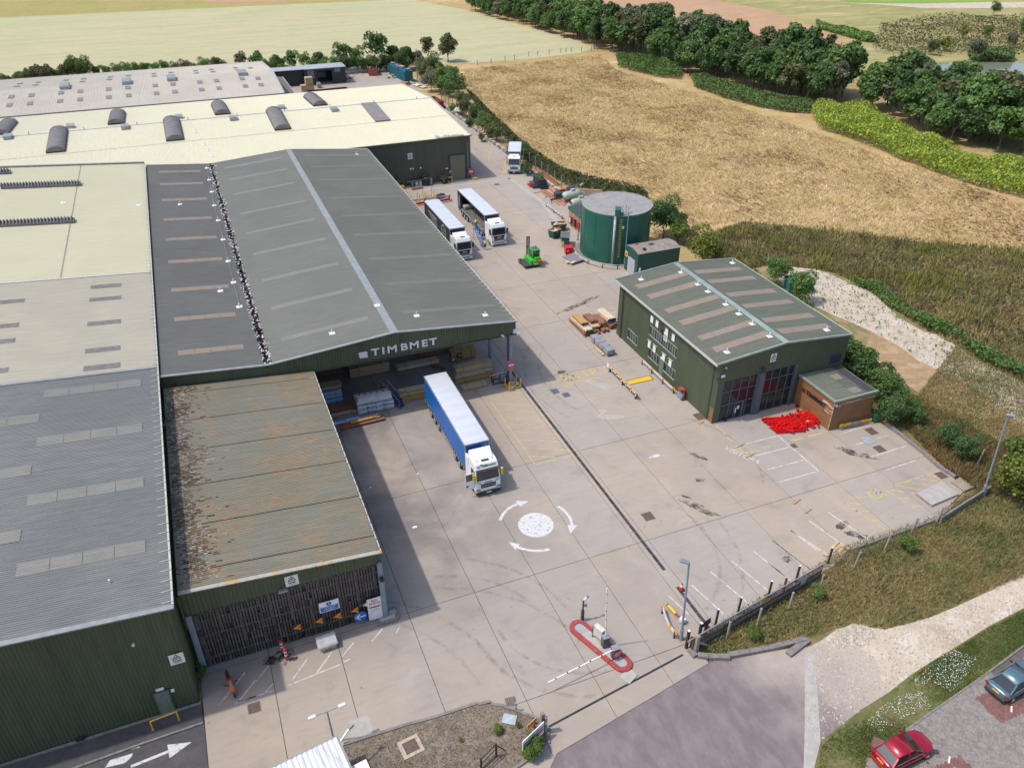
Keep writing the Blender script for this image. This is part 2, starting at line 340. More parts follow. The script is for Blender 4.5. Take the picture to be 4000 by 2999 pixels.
sheet('green_field', [D(*p) for p in ((1790,-3),(1830,3),(1900,6),(1966,7),(2100,4),(2300,-6),(2100,-30),(1760,-20))], -.1, landmat('bright crop', [(.2,.32,.06),(.17,.28,.06),(.25,.33,.1)], .05, .8, .2))
sheet('sand_path', [D(*p) for p in ((1800,5),(1900,10),(2000,18),(2120,18),(2300,14),(2300,4),(2110,5),(1990,8),(1900,7.5))], -.095, CHALK)
wm, nt_, b_ = base('pond water', .12, 0, .5); b_.inputs['Base Color'].default_value = (.2,.215,.17,1); bump(nt_, b_, noise(nt_, coords(nt_, True), .7, 4), .15, .05)
sheet('sand_shore', [D(*p) for p in ((1955,152),(1965,140),(1980,132),(2012,131),(2010,142),(2030,150),(1990,160))], -.1, mat('damp sand', (.5,.4,.27), (.42,.34,.24), sc=.3, world=True))
sheet('pond', [D(*p) for p in ((1961,149),(1990,146.5),(2012,144),(1995,139),(2008,135),(2060,134.5),(2096,135.5),(2140,134),(2183,136),(2211,133),(2420,140),(2420,260),(2211,235),(2090,210),(1990,172))], -.06, wm)
sheet('scrub_ground', [D(*p) for p in ((1470,520),(1540,500),(1600,478),(1700,486),(1800,500),(1880,512),(2000,525),(2211,540),(2500,600),(2700,1000),(2211,1240),(2100,1010),(2000,930),(1880,830),(1700,680),(1560,590))], -.12, SCRUB)
TRK = [D(*p) for p in ((1671,577),(1700,572),(1721,577),(1760,580),(1791,590),(1828,607),(1860,620),(1886,630),(1900,645),(1911,657),(1950,690),(1996,715),(2030,722),(2058,737),(2096,769),(2150,795),(2211,827),(2500,985),(2500,1150),(2211,935),(2130,850),(2071,815),(2030,800),(1983,777),(1940,745),(1903,725),(1850,700),(1800,680),(1740,650),(1690,615))]
sheet('gravel_track', TRK, -.09, CHALK)
sheet('bare_earth', [D(*p) for p in ((1880,715),(1903,725),(1940,745),(1983,777),(2071,815),(2130,850),(2240,945),(2300,1010),(2200,975),(2120,935),(2060,895),(1990,850),(1900,790),(1870,750))], -.085, EARTH)
sheet('dry_verge', [(12,-20),(140,-20),(140,70),(66,62),(64.2,52),(64.1,40),(63.2,38.4),(57,36.6),(46.7,36.5),(28.9,33.4),(28,30)], -.10, VERGE)
# the lower road, dusted with chalk where the track joins it
def roadmat():
    ma, nt, b = base('purple grey road', .9, 0, .25); v = coords(nt, True)
    n = noise(nt, coords(nt, True, (1,.5,1), R(-25)), .9, 6, .65); f = noise(nt, v, 9, 5, .7)
    col = mix(nt, ramp(nt, n, .35, .7), (.165,.137,.145), (.225,.19,.19))
    sx = node(nt, 'ShaderNodeSeparateXYZ'); nt.links.new(node(nt, 'ShaderNodeNewGeometry').outputs['Position'], sx.inputs[0])
    q = mth(nt, 'ADD', mth(nt, 'ADD', sx.outputs[0], mth(nt, 'MULTIPLY', sx.outputs[1], .35)), mth(nt, 'MULTIPLY', noise(nt, v, .22, 5, .65), 16))
    col = mix(nt, mth(nt, 'MULTIPLY', ramp(nt, q, 45, 57), .9), col, (.44,.375,.315))
    col = mix(nt, mth(nt, 'MULTIPLY', ramp(nt, noise(nt, v, .3, 6, .7), .55, .8), .5), col, (.31,.27,.25))
    col = mix(nt, mth(nt, 'MULTIPLY', ramp(nt, f, .5, .8), .35), col, (.12,.1,.105))
    nt.links.new(col, b.inputs['Base Color']); bump(nt, b, f, .3, .01); return ma
lowtrack = [D(*p) for p in ((1748,1394),(1775,1380),(1808,1356),(1825,1352),(1843,1344),(1870,1352),(1911,1357),(1960,1345),(2003,1333),(2060,1310),(2133,1276),(2196,1244),(2300,1195),(2600,1050),(2600,1120),(2211,1311),(2133,1351),(2080,1385),(2028,1416),(1968,1454),(1918,1494),(1858,1531),(1808,1571),(1768,1601),(1740,1560))]
sheet('chalk_track', lowtrack, -.075, CHALK)
road = [G(2160,2935),G(2172,2928),G(2534,2729),G(2768,2589),D(1545,1423),D(1600,1414),D(1658,1404),D(1748,1394),D(1790,1385),D(1850,1390),D(1890,1420),D(1905,1470),D(1918,1494),D(1858,1531),D(1808,1571),D(1768,1601),D(1756,1644),D(1753,1680),D(1740,1800),D(900,1800),D(1000,1720),D(1130,1660),D(1180,1620)]
sheet('road', road, -.055, roadmat())
b = MB(); P = [D(1738,1410),D(1757,1410),D(1766,1500),D(1772,1600),D(1753,1680),D(1735,1680),D(1738,1560)]
sheet('concrete_strip', P, -.045, PATCH)
sheet('lawn_strip', [D(*p) for p in ((2600,1140),(2211,1311),(2133,1351),(2080,1385),(2028,1416),(1968,1454),(1918,1494),(1858,1531),(1808,1571),(1768,1601),(1756,1644),(1753,1800),(2700,1800),(2700,1300))], -.07, LAWN)
sheet('tarmac_lane', [(-80,41.6),(-6.98,41.6),(-6.98,22),(-80,22)], -.03, ASPH)
# ---------------------------------------------------------------- concrete yard cast in bays
def clip(poly, a, c):          # Sutherland-Hodgman against a half plane a.x<=c
    out = []
    for i in range(len(poly)):
        p, q = poly[i], poly[(i+1) % len(poly)]
        fp = a[0]*p[0]+a[1]*p[1]-c; fq = a[0]*q[0]+a[1]*q[1]-c
        if fp <= 0: out.append(p)
        if fp*fq < 0:
            t = fp/(fp-fq); out.append((p[0]+t*(q[0]-p[0]), p[1]+t*(q[1]-p[1])))
    return out
def area(p): return .5*abs(sum(p[i][0]*p[(i+1)%len(p)][1]-p[(i+1)%len(p)][0]*p[i][1] for i in range(len(p))))
YARD = [(-6.95,22),(10,24),(14.9,28.4),(22.75,29.72),(28.5,30.74),(28.75,32.9),(36.5,34.1),(44.2,35.2),(46.7,36.2),(56.7,36.3),(62.6,38.4),(63.5,41),(63.45,50),(63.4,78.3),(61.9,80),(61.7,205),(61.3,262),(14,262),(14,192),(-6.95,192)]
yard = bpy.data.objects.new('concrete_yard', None); C.objects.link(yard); yard['kind'] = 'structure'
XL = [-6.95,-2,3.05,8.9,14.58,19.95,25.1,29.86,30.98,36.1,41.4,46.5,52.1,57.2,64]
YL = [22,32.9,43.9,57.9,72.1,84.2,95.8,110,124,138,152,166,180,194,208,222,236,250,262]
g_ = .022
for i in range(len(XL)-1):
    for j in range(len(YL)-1):
        pl = clip(clip(clip(clip(YARD, (-1,0), -(XL[i]+g_)), (1,0), XL[i+1]-g_), (0,-1), -(YL[j]+g_)), (0,1), YL[j+1]-g_)
        if len(pl) < 3 or area(pl) < .4: continue
        mb = MB(); mb.prism(pl, -.15, 0); obj('slab', mb, CONC, yard)
sheet('yard_bed', [(x, y) for x, y in YARD], -.06, mat('joint filler', (.05,.045,.045)))
YP = []
def paint(segs, w, ma, z=.004, name='painted_line'):
    mb = MB()
    for s in segs:
        p, q = Vector(s[0]), Vector(s[1]); ww = s[2] if len(s) > 2 else w
        d = (q-p); d.z = 0; d.normalize(); u = Vector((-d.y, d.x, 0))*ww/2
        for a, c in (((p-u), (q+u)),):
            vs_ = [p-u, q-u, q+u, p+u]
            mb.add([(v.x, v.y, z) for v in vs_], [(0,1,2,3)])
    o = obj(name, mb, ma, yard); return o
def PT(*l): return [((G(a,b_2), G(c,d))) for a,b_2,c,d in l]
k3 = 1/2.211
def Z3(ox, oy, *l): return PT(*[(ox+a*k3, oy+b_2*k3, ox+c*k3, oy+d*k3) for a,b_2,c,d in l])
# hatched loading box: frame and each diagonal
XA, XB, YA, YB = 24.0, 29.65, 57.4, 70.9
A_, B_, C_, D_ = G(2045,1530), G(2236,1779), G(2090,1814), G(1913,1560)
for s in ((A_,B_),(B_,C_),(C_,D_),(D_,A_)): paint([s], .14, YLINE)
for s in Z3(2000,1500,(-110,95,135,128),(-150,165,182,188),(-120,218,222,245),(160,300,278,310),(205,365,322,370),(242,428,370,433),(60,480,415,500),(110,550,480,570),(145,620,432,637),(-60,283,90,297),(-30,345,95,355),(0,410,122,418)): paint([s], .11, YLINE, .005)
flat('AMBITUB', .75, G(2055,1655,.006), R(-62), YLINE, yard, name='painted_lettering')
flat('NO', 2.1, G(2198,1480,.006), R(0), YLINE, yard, bold=.0, name='painted_lettering')
flat('ENTRY', 2.1, G(2283,1461,.006), R(0), YLINE, yard, bold=.0, name='painted_lettering')
paint(Z3(2000,1500,(440,20,535,3)), .25, YLINE); paint(Z3(2000,750,(470,1655,760,1600)), .22, YLINE)
# pale repairs and stains on the yard
def decal(name, pts, ma, z=.003, par=None):
    mb = MB(); mb.add([(p[0],p[1],z) for p in pts], [tuple(range(len(pts)))]); o = obj(name, mb, ma, par or yard)
    if o.data.polygons[0].normal.z < 0: o.data.flip_normals()
    return o
decal('repair_patch', [G(*p) for p in ((2270,1484),(2300,1483),(2395,1508),(2372,1527),(2330,1510))], PATCH)
decal('repair_patch', [G(*p) for p in ((2335,1600),(2360,1596),(2372,1605),(2355,1618),(2440,1622),(2438,1632),(2380,1640),(2325,1630),(2345,1615))], mat('pale mortar smear', (.42,.37,.29), (.38,.33,.26), sc=3, world=True))
decal('repair_patch', [D(-1,-1) if False else G(*p) for p in ((1362,2813),(1438,2791),(1462,2865),(1376,2893))], PATCH, .004)
def stainmat(name, c, a):
    ma, nt, b = base(name, .9); b.inputs['Base Color'].default_value = (*c, 1)
    al = mth(nt, 'MULTIPLY', ramp(nt, noise(nt, coords(nt, True), 1.3, 6, .7), .4, .62), a); nt.links.new(al, b.inputs['Alpha']); return ma
STAIN = stainmat('oil stain', (.06,.05,.045), .75); TYRE = stainmat('tyre mark', (.09,.08,.08), .15)
def blob(c, rx, ry, rz=0, n=18, sd=1):
    q = random.Random(sd); return [(c[0]+math.cos(t)*rx*k*math.cos(rz)-math.sin(t)*ry*k*math.sin(rz), c[1]+math.cos(t)*rx*k*math.sin(rz)+math.sin(t)*ry*k*math.cos(rz)) for t, k in ((2*math.pi*i/n, q.uniform(.6,1.1)) for i in range(n))]
for i, (x, y, rx, ry, rz) in enumerate(((2725,1780,1.1,.35,-1.0),(2733,1872,.6,.45,0),(2725,1980,2.2,.5,-1.0),(2680,1940,.7,.2,-1),(3290,2050,.9,.5,.5),(3330,2085,1.1,.4,-.6),(3370,2096,.6,.3,0),(3072,2183,.7,.45,0),(3340,1770,2.6,.6,-.9),(2270,1186,5.5,.5,.35),(2193,1453,.8,.4,0),(1100,2570,1.2,.9,0),(1060,2575,1.1,.6,.3))):
    decal('stain', blob(G(x,y), rx, ry, rz, sd=i), STAIN, .0025)
def arcmark(c, r, a0, a1, w=.32):
    n = 28; mb = MB(); P_ = []
    for i in range(n+1):
        t = a0+(a1-a0)*i/n
        P_ += [(c[0]+math.cos(t)*(r-w/2), c[1]+math.sin(t)*(r-w/2), .002), (c[0]+math.cos(t)*(r+w/2), c[1]+math.sin(t)*(r+w/2), .002)]
    mb.add(P_, [(2*i,2*i+1,2*i+3,2*i+2) for i in range(n)]); obj('tyre_mark', mb, TYRE, yard)
for c, r, a0, a1 in (((27,43.5),9.3,-1.1,.35),((27,43.5),11.2,-1.0,.2),((10,38),9,.2,1.35),((10,38),11,.15,1.3),((8,33),13,.25,1.3),((46,70),13,2.4,3.6),((46,70),14.8,2.4,3.6),((47,101),13,2.6,4.2),((47,101),15,2.7,4.1),((22,40),7,3.2,4.6),((22,40),9,3.2,4.5),((36,122),12,4.8,6.1),((0,34),12,.1,1.0),((0,34),14,.1,1.0),((37,52),10,-.6,.8)):
    arcmark(c, r, a0, a1)
# mini roundabout
cR = G(2093,2049); n = 40; decal('painted_disc', [(cR.x+math.cos(2*math.pi*i/n)*1.62, cR.y+math.sin(2*math.pi*i/n)*1.62) for i in range(n)], WLINE2, .004)
def curve_arrow(c, r, a0, a1, w, hw, hl):
    mb = MB(); n = 10; sgn = 1 if a1 > a0 else -1; ae = a1 - sgn*hl/r; P_ = []
    for i in range(n+1):
        t = a0+(ae-a0)*i/n; P_ += [(c[0]+math.cos(t)*(r-w/2), c[1]+math.sin(t)*(r-w/2), .004), (c[0]+math.cos(t)*(r+w/2), c[1]+math.sin(t)*(r+w/2), .004)]
    mb.add(P_, [(2*i,2*i+1,2*i+3,2*i+2) for i in range(n)])
    mb.add([(c[0]+math.cos(ae)*(r-hw), c[1]+math.sin(ae)*(r-hw), .004), (c[0]+math.cos(ae)*(r+hw), c[1]+math.sin(ae)*(r+hw), .004), (c[0]+math.cos(a1)*r, c[1]+math.sin(a1)*r, .004)], [(0,1,2)])
    obj('painted_arrow', mb, WLINE2, yard)
curve_arrow(cR, 3.3, R(148), R(78), .28, .45, 1.1); curve_arrow(cR, 3.3, R(28), R(-42), .28, .45, 1.1); curve_arrow(cR, 3.3, R(268), R(200), .28, .4, 1.0)
decal('painted_arrow', [G(*p) for p in ((2531,1788),(2555,1775),(2574,1773),(2579,1778),(2572,1784),(2545,1787))], WLINE2, .004)
# bay lines by the gate, along the south edge
for s in Z3(2600,1950,) + PT(*[(2600+a/3.685, 1950+b_2/3.685, 2600+c/3.685, 1950+d/3.685) for a,b_2,c,d in ((5,1350,330,1650),(375,1230,840,1650),(645,1035,1215,1515),(950,880,1540,1365),(1245,725,1800,1170),(1530,585,2110,1025),(1800,445,2211,755))]): paint([s], .11, WLINE)
for s in Z3(3000,1500,(195,1262,570,1510),(355,1180,712,1430),(512,1100,872,1345),(0,1545,150,1657),(30,1345,365,1600)): paint([s], .11, WLINE)
for s in Z3(3000,1500,(0,467,85,443),(0,592,195,540),(0,735,310,655),(95,845,440,750),(85,443,440,752),(620,430,905,345),(740,530,1058,433),(880,630,1195,533),(1018,738,1328,640)): paint([s], .11, WLINE)
for s in Z3(2000,1500,(1925,540,2211,467),(2065,628,2211,590)): paint([s], .11, WLINE)
for s in Z3(3000,1500,(660,1025,1018,1258),(660,1025,830,1036),(755,1093,865,1097),(890,1172,970,1175),(958,878,1275,1073),(1085,875,1475,748),(1085,875,1180,885),(1035,910,1270,945),(1135,978,1285,1000),(1245,1045,1350,1058),(1200,845,1400,875),(1280,815,1465,838),(1365,785,1485,803),(1190,890,1330,912),(755,975,845,975)): paint([s], .12, YLINE)
for s in Z3(2000,1500,(1760,360,1845,435),(1860,458,1910,500),(1955,545,2000,590),(2010,595,2140,572),(2170,552,2230,535)): paint([s], .2, YLINE)
for s in Z3(3000,1500,(200,490,300,465),(345,452,475,420)): paint([s], .2, YLINE)
flat('VISITORS', .95, G(2000+1985*k3,1500+612*k3,.005), R(-64), WLINE, yard, name='painted_lettering')
cW = G(3000+925*k3, 1500+945*k3)   # wheelchair sign of the reserved bay
mb = MB()
for i in range(14):
    t0, t1 = R(120+i*17), R(120+(i+1)*17)
    mb.add([(cW.x+math.cos(t)*r_, cW.y+math.sin(t)*r_, .004) for t, r_ in ((t0,.52),(t1,.52),(t1,.7),(t0,.7))], [(0,1,2,3)])
o = obj('painted_symbol', mb, YLINE, yard)
paint([((cW.x+.1,cW.y+.75,0),(cW.x+.15,cW.y-.05,0)),((cW.x+.1,cW.y,0),(cW.x+.75,cW.y-.05,0)),((cW.x+.75,cW.y,0),(cW.x+.95,cW.y-.75,0)),((cW.x+.1,cW.y+.45,0),(cW.x+.6,cW.y+.4,0))], .16, YLINE, name='painted_symbol')
# old parking lines in front of the slatted wall
for a, b_2, c, d in ((850+20/4.76,2560+920/4.76,850+520/4.76,2560+300/4.76),(850+390/4.76,2560+850/4.76,850+714/4.76,2560+440/4.76),(850+300/4.76,2560+900/4.76,850+714/4.76,2560+745/4.76)): paint([(G(a,b_2),G(c,d))], .11, WLINE)
for s in Z3(1000,2250,(0,905,110,770),(75,1005,150,925),(-180,1090,155,985),(280,940,740,755),(310,900,445,710),(520,840,655,655),(745,690,845,570),(1000,560,1095,450),(760,740,815,712),(1210,490,1245,425)): paint([s], .1, WLINE)
# lines up the far yard
for a, b_2, c, d in ((1845,585,1868,515),(1905,630,1925,555),(1905+55,690,1985,585)): paint([(G(a,b_2),G(c,d))], .13, YLINE)
for q in ((105,500,125,210),(313,655,328,450),(545,840,560,560)): paint([(G(1940+q[0]/3.17,520+q[1]/3.17),G(1940+q[2]/3.17,520+q[3]/3.17))], .14, YLINE)
paint([(G(1655,742),G(1880,712)),(G(1880,712),G(1992,697))], .75, PATCH, .0035, 'pale_strip'); paint([(G(1990,696),G(2122,793)),(G(2122,793),G(2200,900))], .8, PATCH, .0035, 'pale_strip')
# lane arrows on the tarmac
arw = [(-13.6,34.9),(-9.6,36.6)]
def straight_arrow(p, q, w, hw, hl, ma, z):
    p, q = Vector(p[:2]), Vector(q[:2]); d = (q-p).normalized(); u = Vector((-d.y,d.x)); e = q-d*hl
    mb = MB(); mb.add([(*(p-u*w/2),z),(*(e-u*w/2),z),(*(e+u*w/2),z),(*(p+u*w/2),z)], [(0,1,2,3)]); mb.add([(*(e-u*hw),z),(*q,z),(*(e+u*hw),z)], [(0,1,2)])
    o = obj('road_marking', mb, WLINE2); o['kind'] = 'structure'
straight_arrow(G(1130/2.212,2250+1640/2.212), G(1655/2.212,2250+1428/2.212), .22, .55, 1.5, WLINE2, -.024)
for q in (((1015,1525),(1045,1470),(1250,1403),(1250,1425),(1200,1475)),((905,1650),(950,1585),(1148,1525),(1135,1560),(1075,1610))):
    decal('road_marking', [G(x/2.212, 2250+y/2.212) for x, y in q], WLINE2, -.024, None)['kind'] = 'structure'
for o in list(C.objects):
    if o.name.startswith('road_marking'): o.parent = None; o['kind'] = 'structure'
# slot drain down the middle of the yard, in one metre gratings
dr = bpy.data.objects.new('drain_channel', None); C.objects.link(dr); dr['kind'] = 'structure'; tag(dr, 'long dark slot drain running down the middle of the concrete yard', 'drain', kind='structure')
GRT = mat('dark grating', (.035,.03,.04), (.06,.05,.06), rough=.6, sc=4, orand=.3)
mb = MB(); mb.box(-.15,.15,.01,.98,-.04,.006)
for i in range(8): mb.box(-.12,.12,.05+i*.12,.09+i*.12,.006,.012)
gm = mb.mesh('grating', GRT)
for i in range(43):
    if i in (5, 6): continue
    link('grating', gm, dr, (30.42, 33.2+i, 0))
mb = MB(); mb.box(30.26,30.58,33.2,76,-.05,-.03); obj('channel', mb, BLACK, dr)
for p, q in (((G(2142,2838)),(G(2668,2556))),):
    mb = MB(); mb.bar((p.x,p.y,.0),(q.x,q.y,.0),.16,.02); tag(obj('gate_track', mb, BLACK), 'dark slot of the gate track across the site entrance', 'track', kind='structure')
# covers set in the yard
COV = mat('rusty iron cover', (.1,.06,.05), (.14,.09,.075), rough=.7, sc=5, world=True); COVB = mat('blue grey iron cover', (.08,.1,.13), (.11,.13,.16), rough=.6, sc=5)
COVL = mat('pale steel cover', (.35,.38,.4), (.28,.31,.33), rough=.5, sc=2)
def cover(px, w, d, ma, label, z=.0):
    c = G(*px); mb = MB(); mb.box(-w/2-.06,w/2+.06,-d/2-.06,d/2+.06,0,.006); t = thing('manhole_cover', label, 'manhole cover', (c.x,c.y,z), 0, 'iron covers set in the yard')
    obj('frame', mb, KERB, t); mb = MB(); mb.box(-w/2,w/2,-d/2,d/2,0,.014)
    for i in range(4): mb.box(-w*.42,w*.42,-d*.38+i*d*.22,-d*.34+i*d*.22,.014,.02)
    obj('lid', mb, ma, t)
for px, w, d, ma, l in (((2168,1528),.75,.9,COVB,'blue grey iron cover beside the drain, nearer the yellow box'),((2212,1542),.75,.8,COVB,'blue grey iron cover nearer the patchy concrete below NO ENTRY'),((2532,2016),.95,1.0,COV,'brown iron cover alone between the drain and the parking bays'),((2731,1626),.95,1.1,COV,'rust red cover at the front left corner of the office'),((3404,1684),.95,1.1,COV,'rust red cover by the bench rail of the timber lobby'),((3436,1753),.95,1.0,COV,'rust red cover in the bay below the pale steel cover'),((3388,1717),1.2,1.3,COVL,'pale steel cover with bright frame in the bay beside the kerb'),((3101,1741),.55,.6,COV,'small black brown cover on the bay line below the red beams'),((3677,1856),.9,.9,COV,'rust red cover at the kerb end by the corner pad'),((993,2763),.8,.8,COV,'dark cover in front of the motorcycle beside the tarmac'),((1941,721),.9,.9,COVB,'dark cover far up the yard near the roller door'),):
    cover(px, w, d, ma, l)
# ---------------------------------------------------------------- ribbed sheets
def prof(a0, a1, p, dep):
    n = max(1, round((a1-a0)/p)); p = (a1-a0)/n; out = []
    for i in range(n):
        s = a0+i*p; out += [(s,0),(s+.3*p,0),(s+.42*p,dep),(s+.88*p,dep)]
    out.append((a1,0)); return out
def ribX(mb, y0, y1, xz, p=.2, dep=.035, mi=0):       # ribs run along x
    pr = prof(y0, y1, p, dep); k = len(xz); V_ = [(x, y, z+d) for y, d in pr for x, z in xz]; F = []
    for i in range(len(pr)-1):
        for j in range(k-1): a = i*k+j; F.append((a, a+1, a+k+1, a+k))
    mb.add(V_, F, mi); return mb
def ribY(mb, x0, x1, yz, p=.2, dep=.035, mi=0):
    pr = prof(x0, x1, p, dep); k = len(yz); V_ = [(x, y, z+d) for x, d in pr for y, z in yz]; F = []
    for i in range(len(pr)-1):
        for j in range(k-1): a = i*k+j; F.append((a, a+k, a+k+1, a+1))
    mb.add(V_, F, mi); return mb
def wallF(mb, x0, x1, y, z0, zt, p=.25, dep=.035, sg=-1):   # facing -y (sg=-1)
    zt = zt if callable(zt) else (lambda x, q=zt: q); z0 = z0 if callable(z0) else (lambda x, q=z0: q)
    V_ = []; pr = prof(x0, x1, p, dep)
    for x, d in pr: V_ += [(x, y+sg*d, z0(x)), (x, y+sg*d, zt(x))]
    return mb.add(V_, [(2*i,2*i+2,2*i+3,2*i+1) for i in range(len(pr)-1)])
def wallS(mb, y0, y1, x, z0, zt, p=.25, dep=.035, sg=-1):   # facing sg*x
    zt = zt if callable(zt) else (lambda y, q=zt: q); V_ = []; pr = prof(y0, y1, p, dep)
    for y, d in pr: V_ += [(x+sg*d, y, z0), (x+sg*d, y, zt(y))]
    return mb.add(V_, [(2*i,2*i+2,2*i+3,2*i+1) for i in range(len(pr)-1)])
def lightX(par, x0, x1, y, zf, ma, w=1.0, n=4, name='rooflight', up=.045):
    """a translucent sheet strip lying in the ribs; n panes with a lap between"""
    for i in range(n):
        a = x0+(x1-x0)*i/n; c = x0+(x1-x0)*(i+1)/n
        mb = MB(); ribX(mb, y-w/2, y+w/2, [(a+.015, zf(a)+up), (c-.015, zf(c)+up)], .2, .03)
        obj(name, mb, ma, par)
_anch = None
def anchor(par, x, y, z):
    global _anch
    if _anch is None:
        mb = MB(); mb.box(-.3,.3,-.3,.3,0,.03); mb.cyl((0,0,.03),(0,0,.1),.13,.08,10); mb.cyl((0,0,.1),(0,0,.36),.045,n=8); mb.ob((0,0,.4),(.1,.1,.09)); _anch = mb.mesh('roof_anchor', WHITE)
    o = link('roof_anchor', _anch, par, (x,y,z)); return o
mb = MB(); mb.box(-.62,.14,-.025,.025,.03,.06); mb.box(.1,.14,-.025,.025,-.1,.06); BRK = mb.mesh('gutter_bracket', TRIMW)
# danger notice used on several walls
def danger(name_lab, pos, xdir, updir, w=.95, h=.98):
    t = thing('danger_sign', name_lab, 'sign'); x = Vector(xdir).normalized(); u = Vector(updir).normalized(); nrm = x.cross(u)
    mm = Matrix((x, u, nrm)).transposed().to_4x4(); mm.translation = Vector(pos); t.matrix_world = mm
    mb = MB(); mb.box(-w/2,w/2,-h/2,h/2,0,.03); obj('board', mb, WHITE, t)
    mb = MB(); s = h*.26; cy_ = h*.2
    for a, c in (((-s*1.05,cy_-s*.75),(s*1.05,cy_-s*.75)),((s*1.05,cy_-s*.75),(0,cy_+s*.95)),((0,cy_+s*.95),(-s*1.05,cy_-s*.75))): mb.bar((*a,.034),(*c,.034),.055*h,.008)
    mb.bar((-s*.4,cy_-s*.35,.034),(s*.45,cy_-s*.1,.034),.07*h,.008); mb.bar((-s*.1,cy_-s*.2,.034),(s*.1,cy_+s*.3,.034),.05*h,.008)
    obj('triangle_symbol', mb, BLACK, t)
    text('Danger', h*.2, (0,-h*.17,.034), (1,0,0), (0,1,0), BLACK, t, ext=.004, bold=.006)
    text('Fragile roof', h*.105, (0,-h*.35,.034), (1,0,0), (0,1,0), BLACK, t, ext=.004)
    return t
# ---------------------------------------------------------------- the long left row: slate, tan and cream roofs
EX = -6.96; zr = lambda x: 9.8+.08*(EX-x) if x > -31 else 9.8+.08*(EX+31)-.08*(-31-x)
def row(label, y0, y1, ma, wallf):
    t = thing('warehouse', label, 'warehouse')
    mb = MB(); ribX(mb, y0, y1, [(-57,zr(-57)),(-31,zr(-31)),(-19,zr(-19)),(-13,zr(-13)),(EX,zr(EX))]); obj('roof', mb, ma, t)
    mb = MB(); mb.box(EX+.02,EX+.16,y0,y1,zr(EX)-.12,zr(EX)+.02); obj('gutter', mb, TRIMW, t)
    n = int(y1-y0)
    for i in range(n): link('gutter_bracket', BRK, t, (EX, y0+.5+i*(y1-y0)/n, zr(EX)+.02))
    mb = MB(); wallS(mb, y0+.15, y1-.15, EX-.2, 0, 9.72, sg=1); obj('side_wall', mb, CLAD, t)
    if wallf:
        mb = MB(); wallF(mb, -57, EX-.2, y0+.1, 0, lambda x: zr(x)-.05); obj('front_wall', mb, CLAD, t)
        mb = MB()
        for a, c in ((-57,-31),(-31,EX+.14)): mb.bar((a,y0,zr(a)+.02),(c,y0,zr(c)+.02),.42,.1)
        obj('verge_flashing', mb, FLASH, t)
    return t
wA = row('dark grey ribbed roof warehouse at the left front with dark green wall', 41.5, 73.55, ROOF_SLATE, True)
for y in (71.0,63.3,55.5,47.9): lightX(wA, -16.3, -8.35, y, zr, STRIP_PALE, 1.3, 4)
for y in (67.1,59.5,51.6): lightX(wA, -26, -16.35, y, zr, STRIP_PALE, 1.3, 4)
anchor(wA, *GX(432,2282,-10.6))
mb = MB(); mb.box(-24,EX-.1,41.28,41.5,0,.12); obj('kerb_edge', mb, KERB, wA)
dt = obj('door', MB().box(-9.72,-8.78,41.47,41.56,.12,2.3), DOORG, wA, bevel=.01); obj('door_handle', MB().box(-8.98,-8.9,41.42,41.48,1.1,1.4), STEEL, dt)
obj('door_frame', MB().box(-9.82,-9.72,41.46,41.58,.1,2.4).box(-8.78,-8.68,41.46,41.58,.1,2.4).box(-9.72,-8.78,41.46,41.58,2.3,2.4), TRIMG, wA)
obj('door_notice', MB().box(-9.35,-9.15,41.455,41.468,1.85,2.05), BLUE, wA); obj('wall_notice', MB().box(-8.62,-8.4,41.44,41.52,2.0,2.25), WHITE, wA)
obj('bulkhead_light', MB().box(-9.5,-8.98,41.38,41.52,2.55,2.72), WHITE, wA, bevel=.03); obj('wall_lamp', MB().cyl((-9.8,41.4,7.44),(-9.8,41.56,7.44),.09), WHITE, wA)
obj('wall_vent', MB().box(-15.1,-14.6,41.3,41.5,.0,.35), BLACK, wA)
danger('white danger sign on the dark green wall above the yellow rail', (-7.62,41.48,5.05), (1,0,0), (0,0,1))
wB = row('tan ribbed roof warehouse between the grey and the cream roof', 73.6, 96.95, ROOF_TAN, False)
for y in (93.9,90.4,84.4,78.4,74.9): lightX(wB, -13.3, -10.12, y, zr, STRIP_PURP, .95, 2)
for y in (91.8,85.9,82.4,76.4): lightX(wB, -23, -19.6, y, zr, STRIP_PURP, .95, 2)
mb = MB(); mb.bar((-57,73.58,zr(-57)+.06),(-31,73.58,zr(-31)+.06),.34,.06).bar((-31,73.58,zr(-31)+.06),(EX,73.58,zr(EX)+.06),.34,.06); obj('lap_flashing', mb, FLASH, wB)
wC = row('cream ribbed roof warehouse with long dark vents beside the grey canopy', 97.0, 142.4, ROOF_CREAM, False)
mb = MB(); mb.bar((-57,97.0,zr(-57)+.06),(-31,97.0,zr(-31)+.06),.4,.07).bar((-31,97,zr(-31)+.06),(EX,97,zr(EX)+.06),.4,.07); obj('lap_flashing', mb, TRIMW, wC)
mb = MB(); mb.bar((-57,142.4,zr(-57)+.12),(-31,142.4,zr(-31)+.12),.5,.22).bar((-31,142.4,zr(-31)+.12),(EX,142.4,zr(EX)+.12),.5,.22); obj('back_parapet', mb, STRIP_PURP, wC)
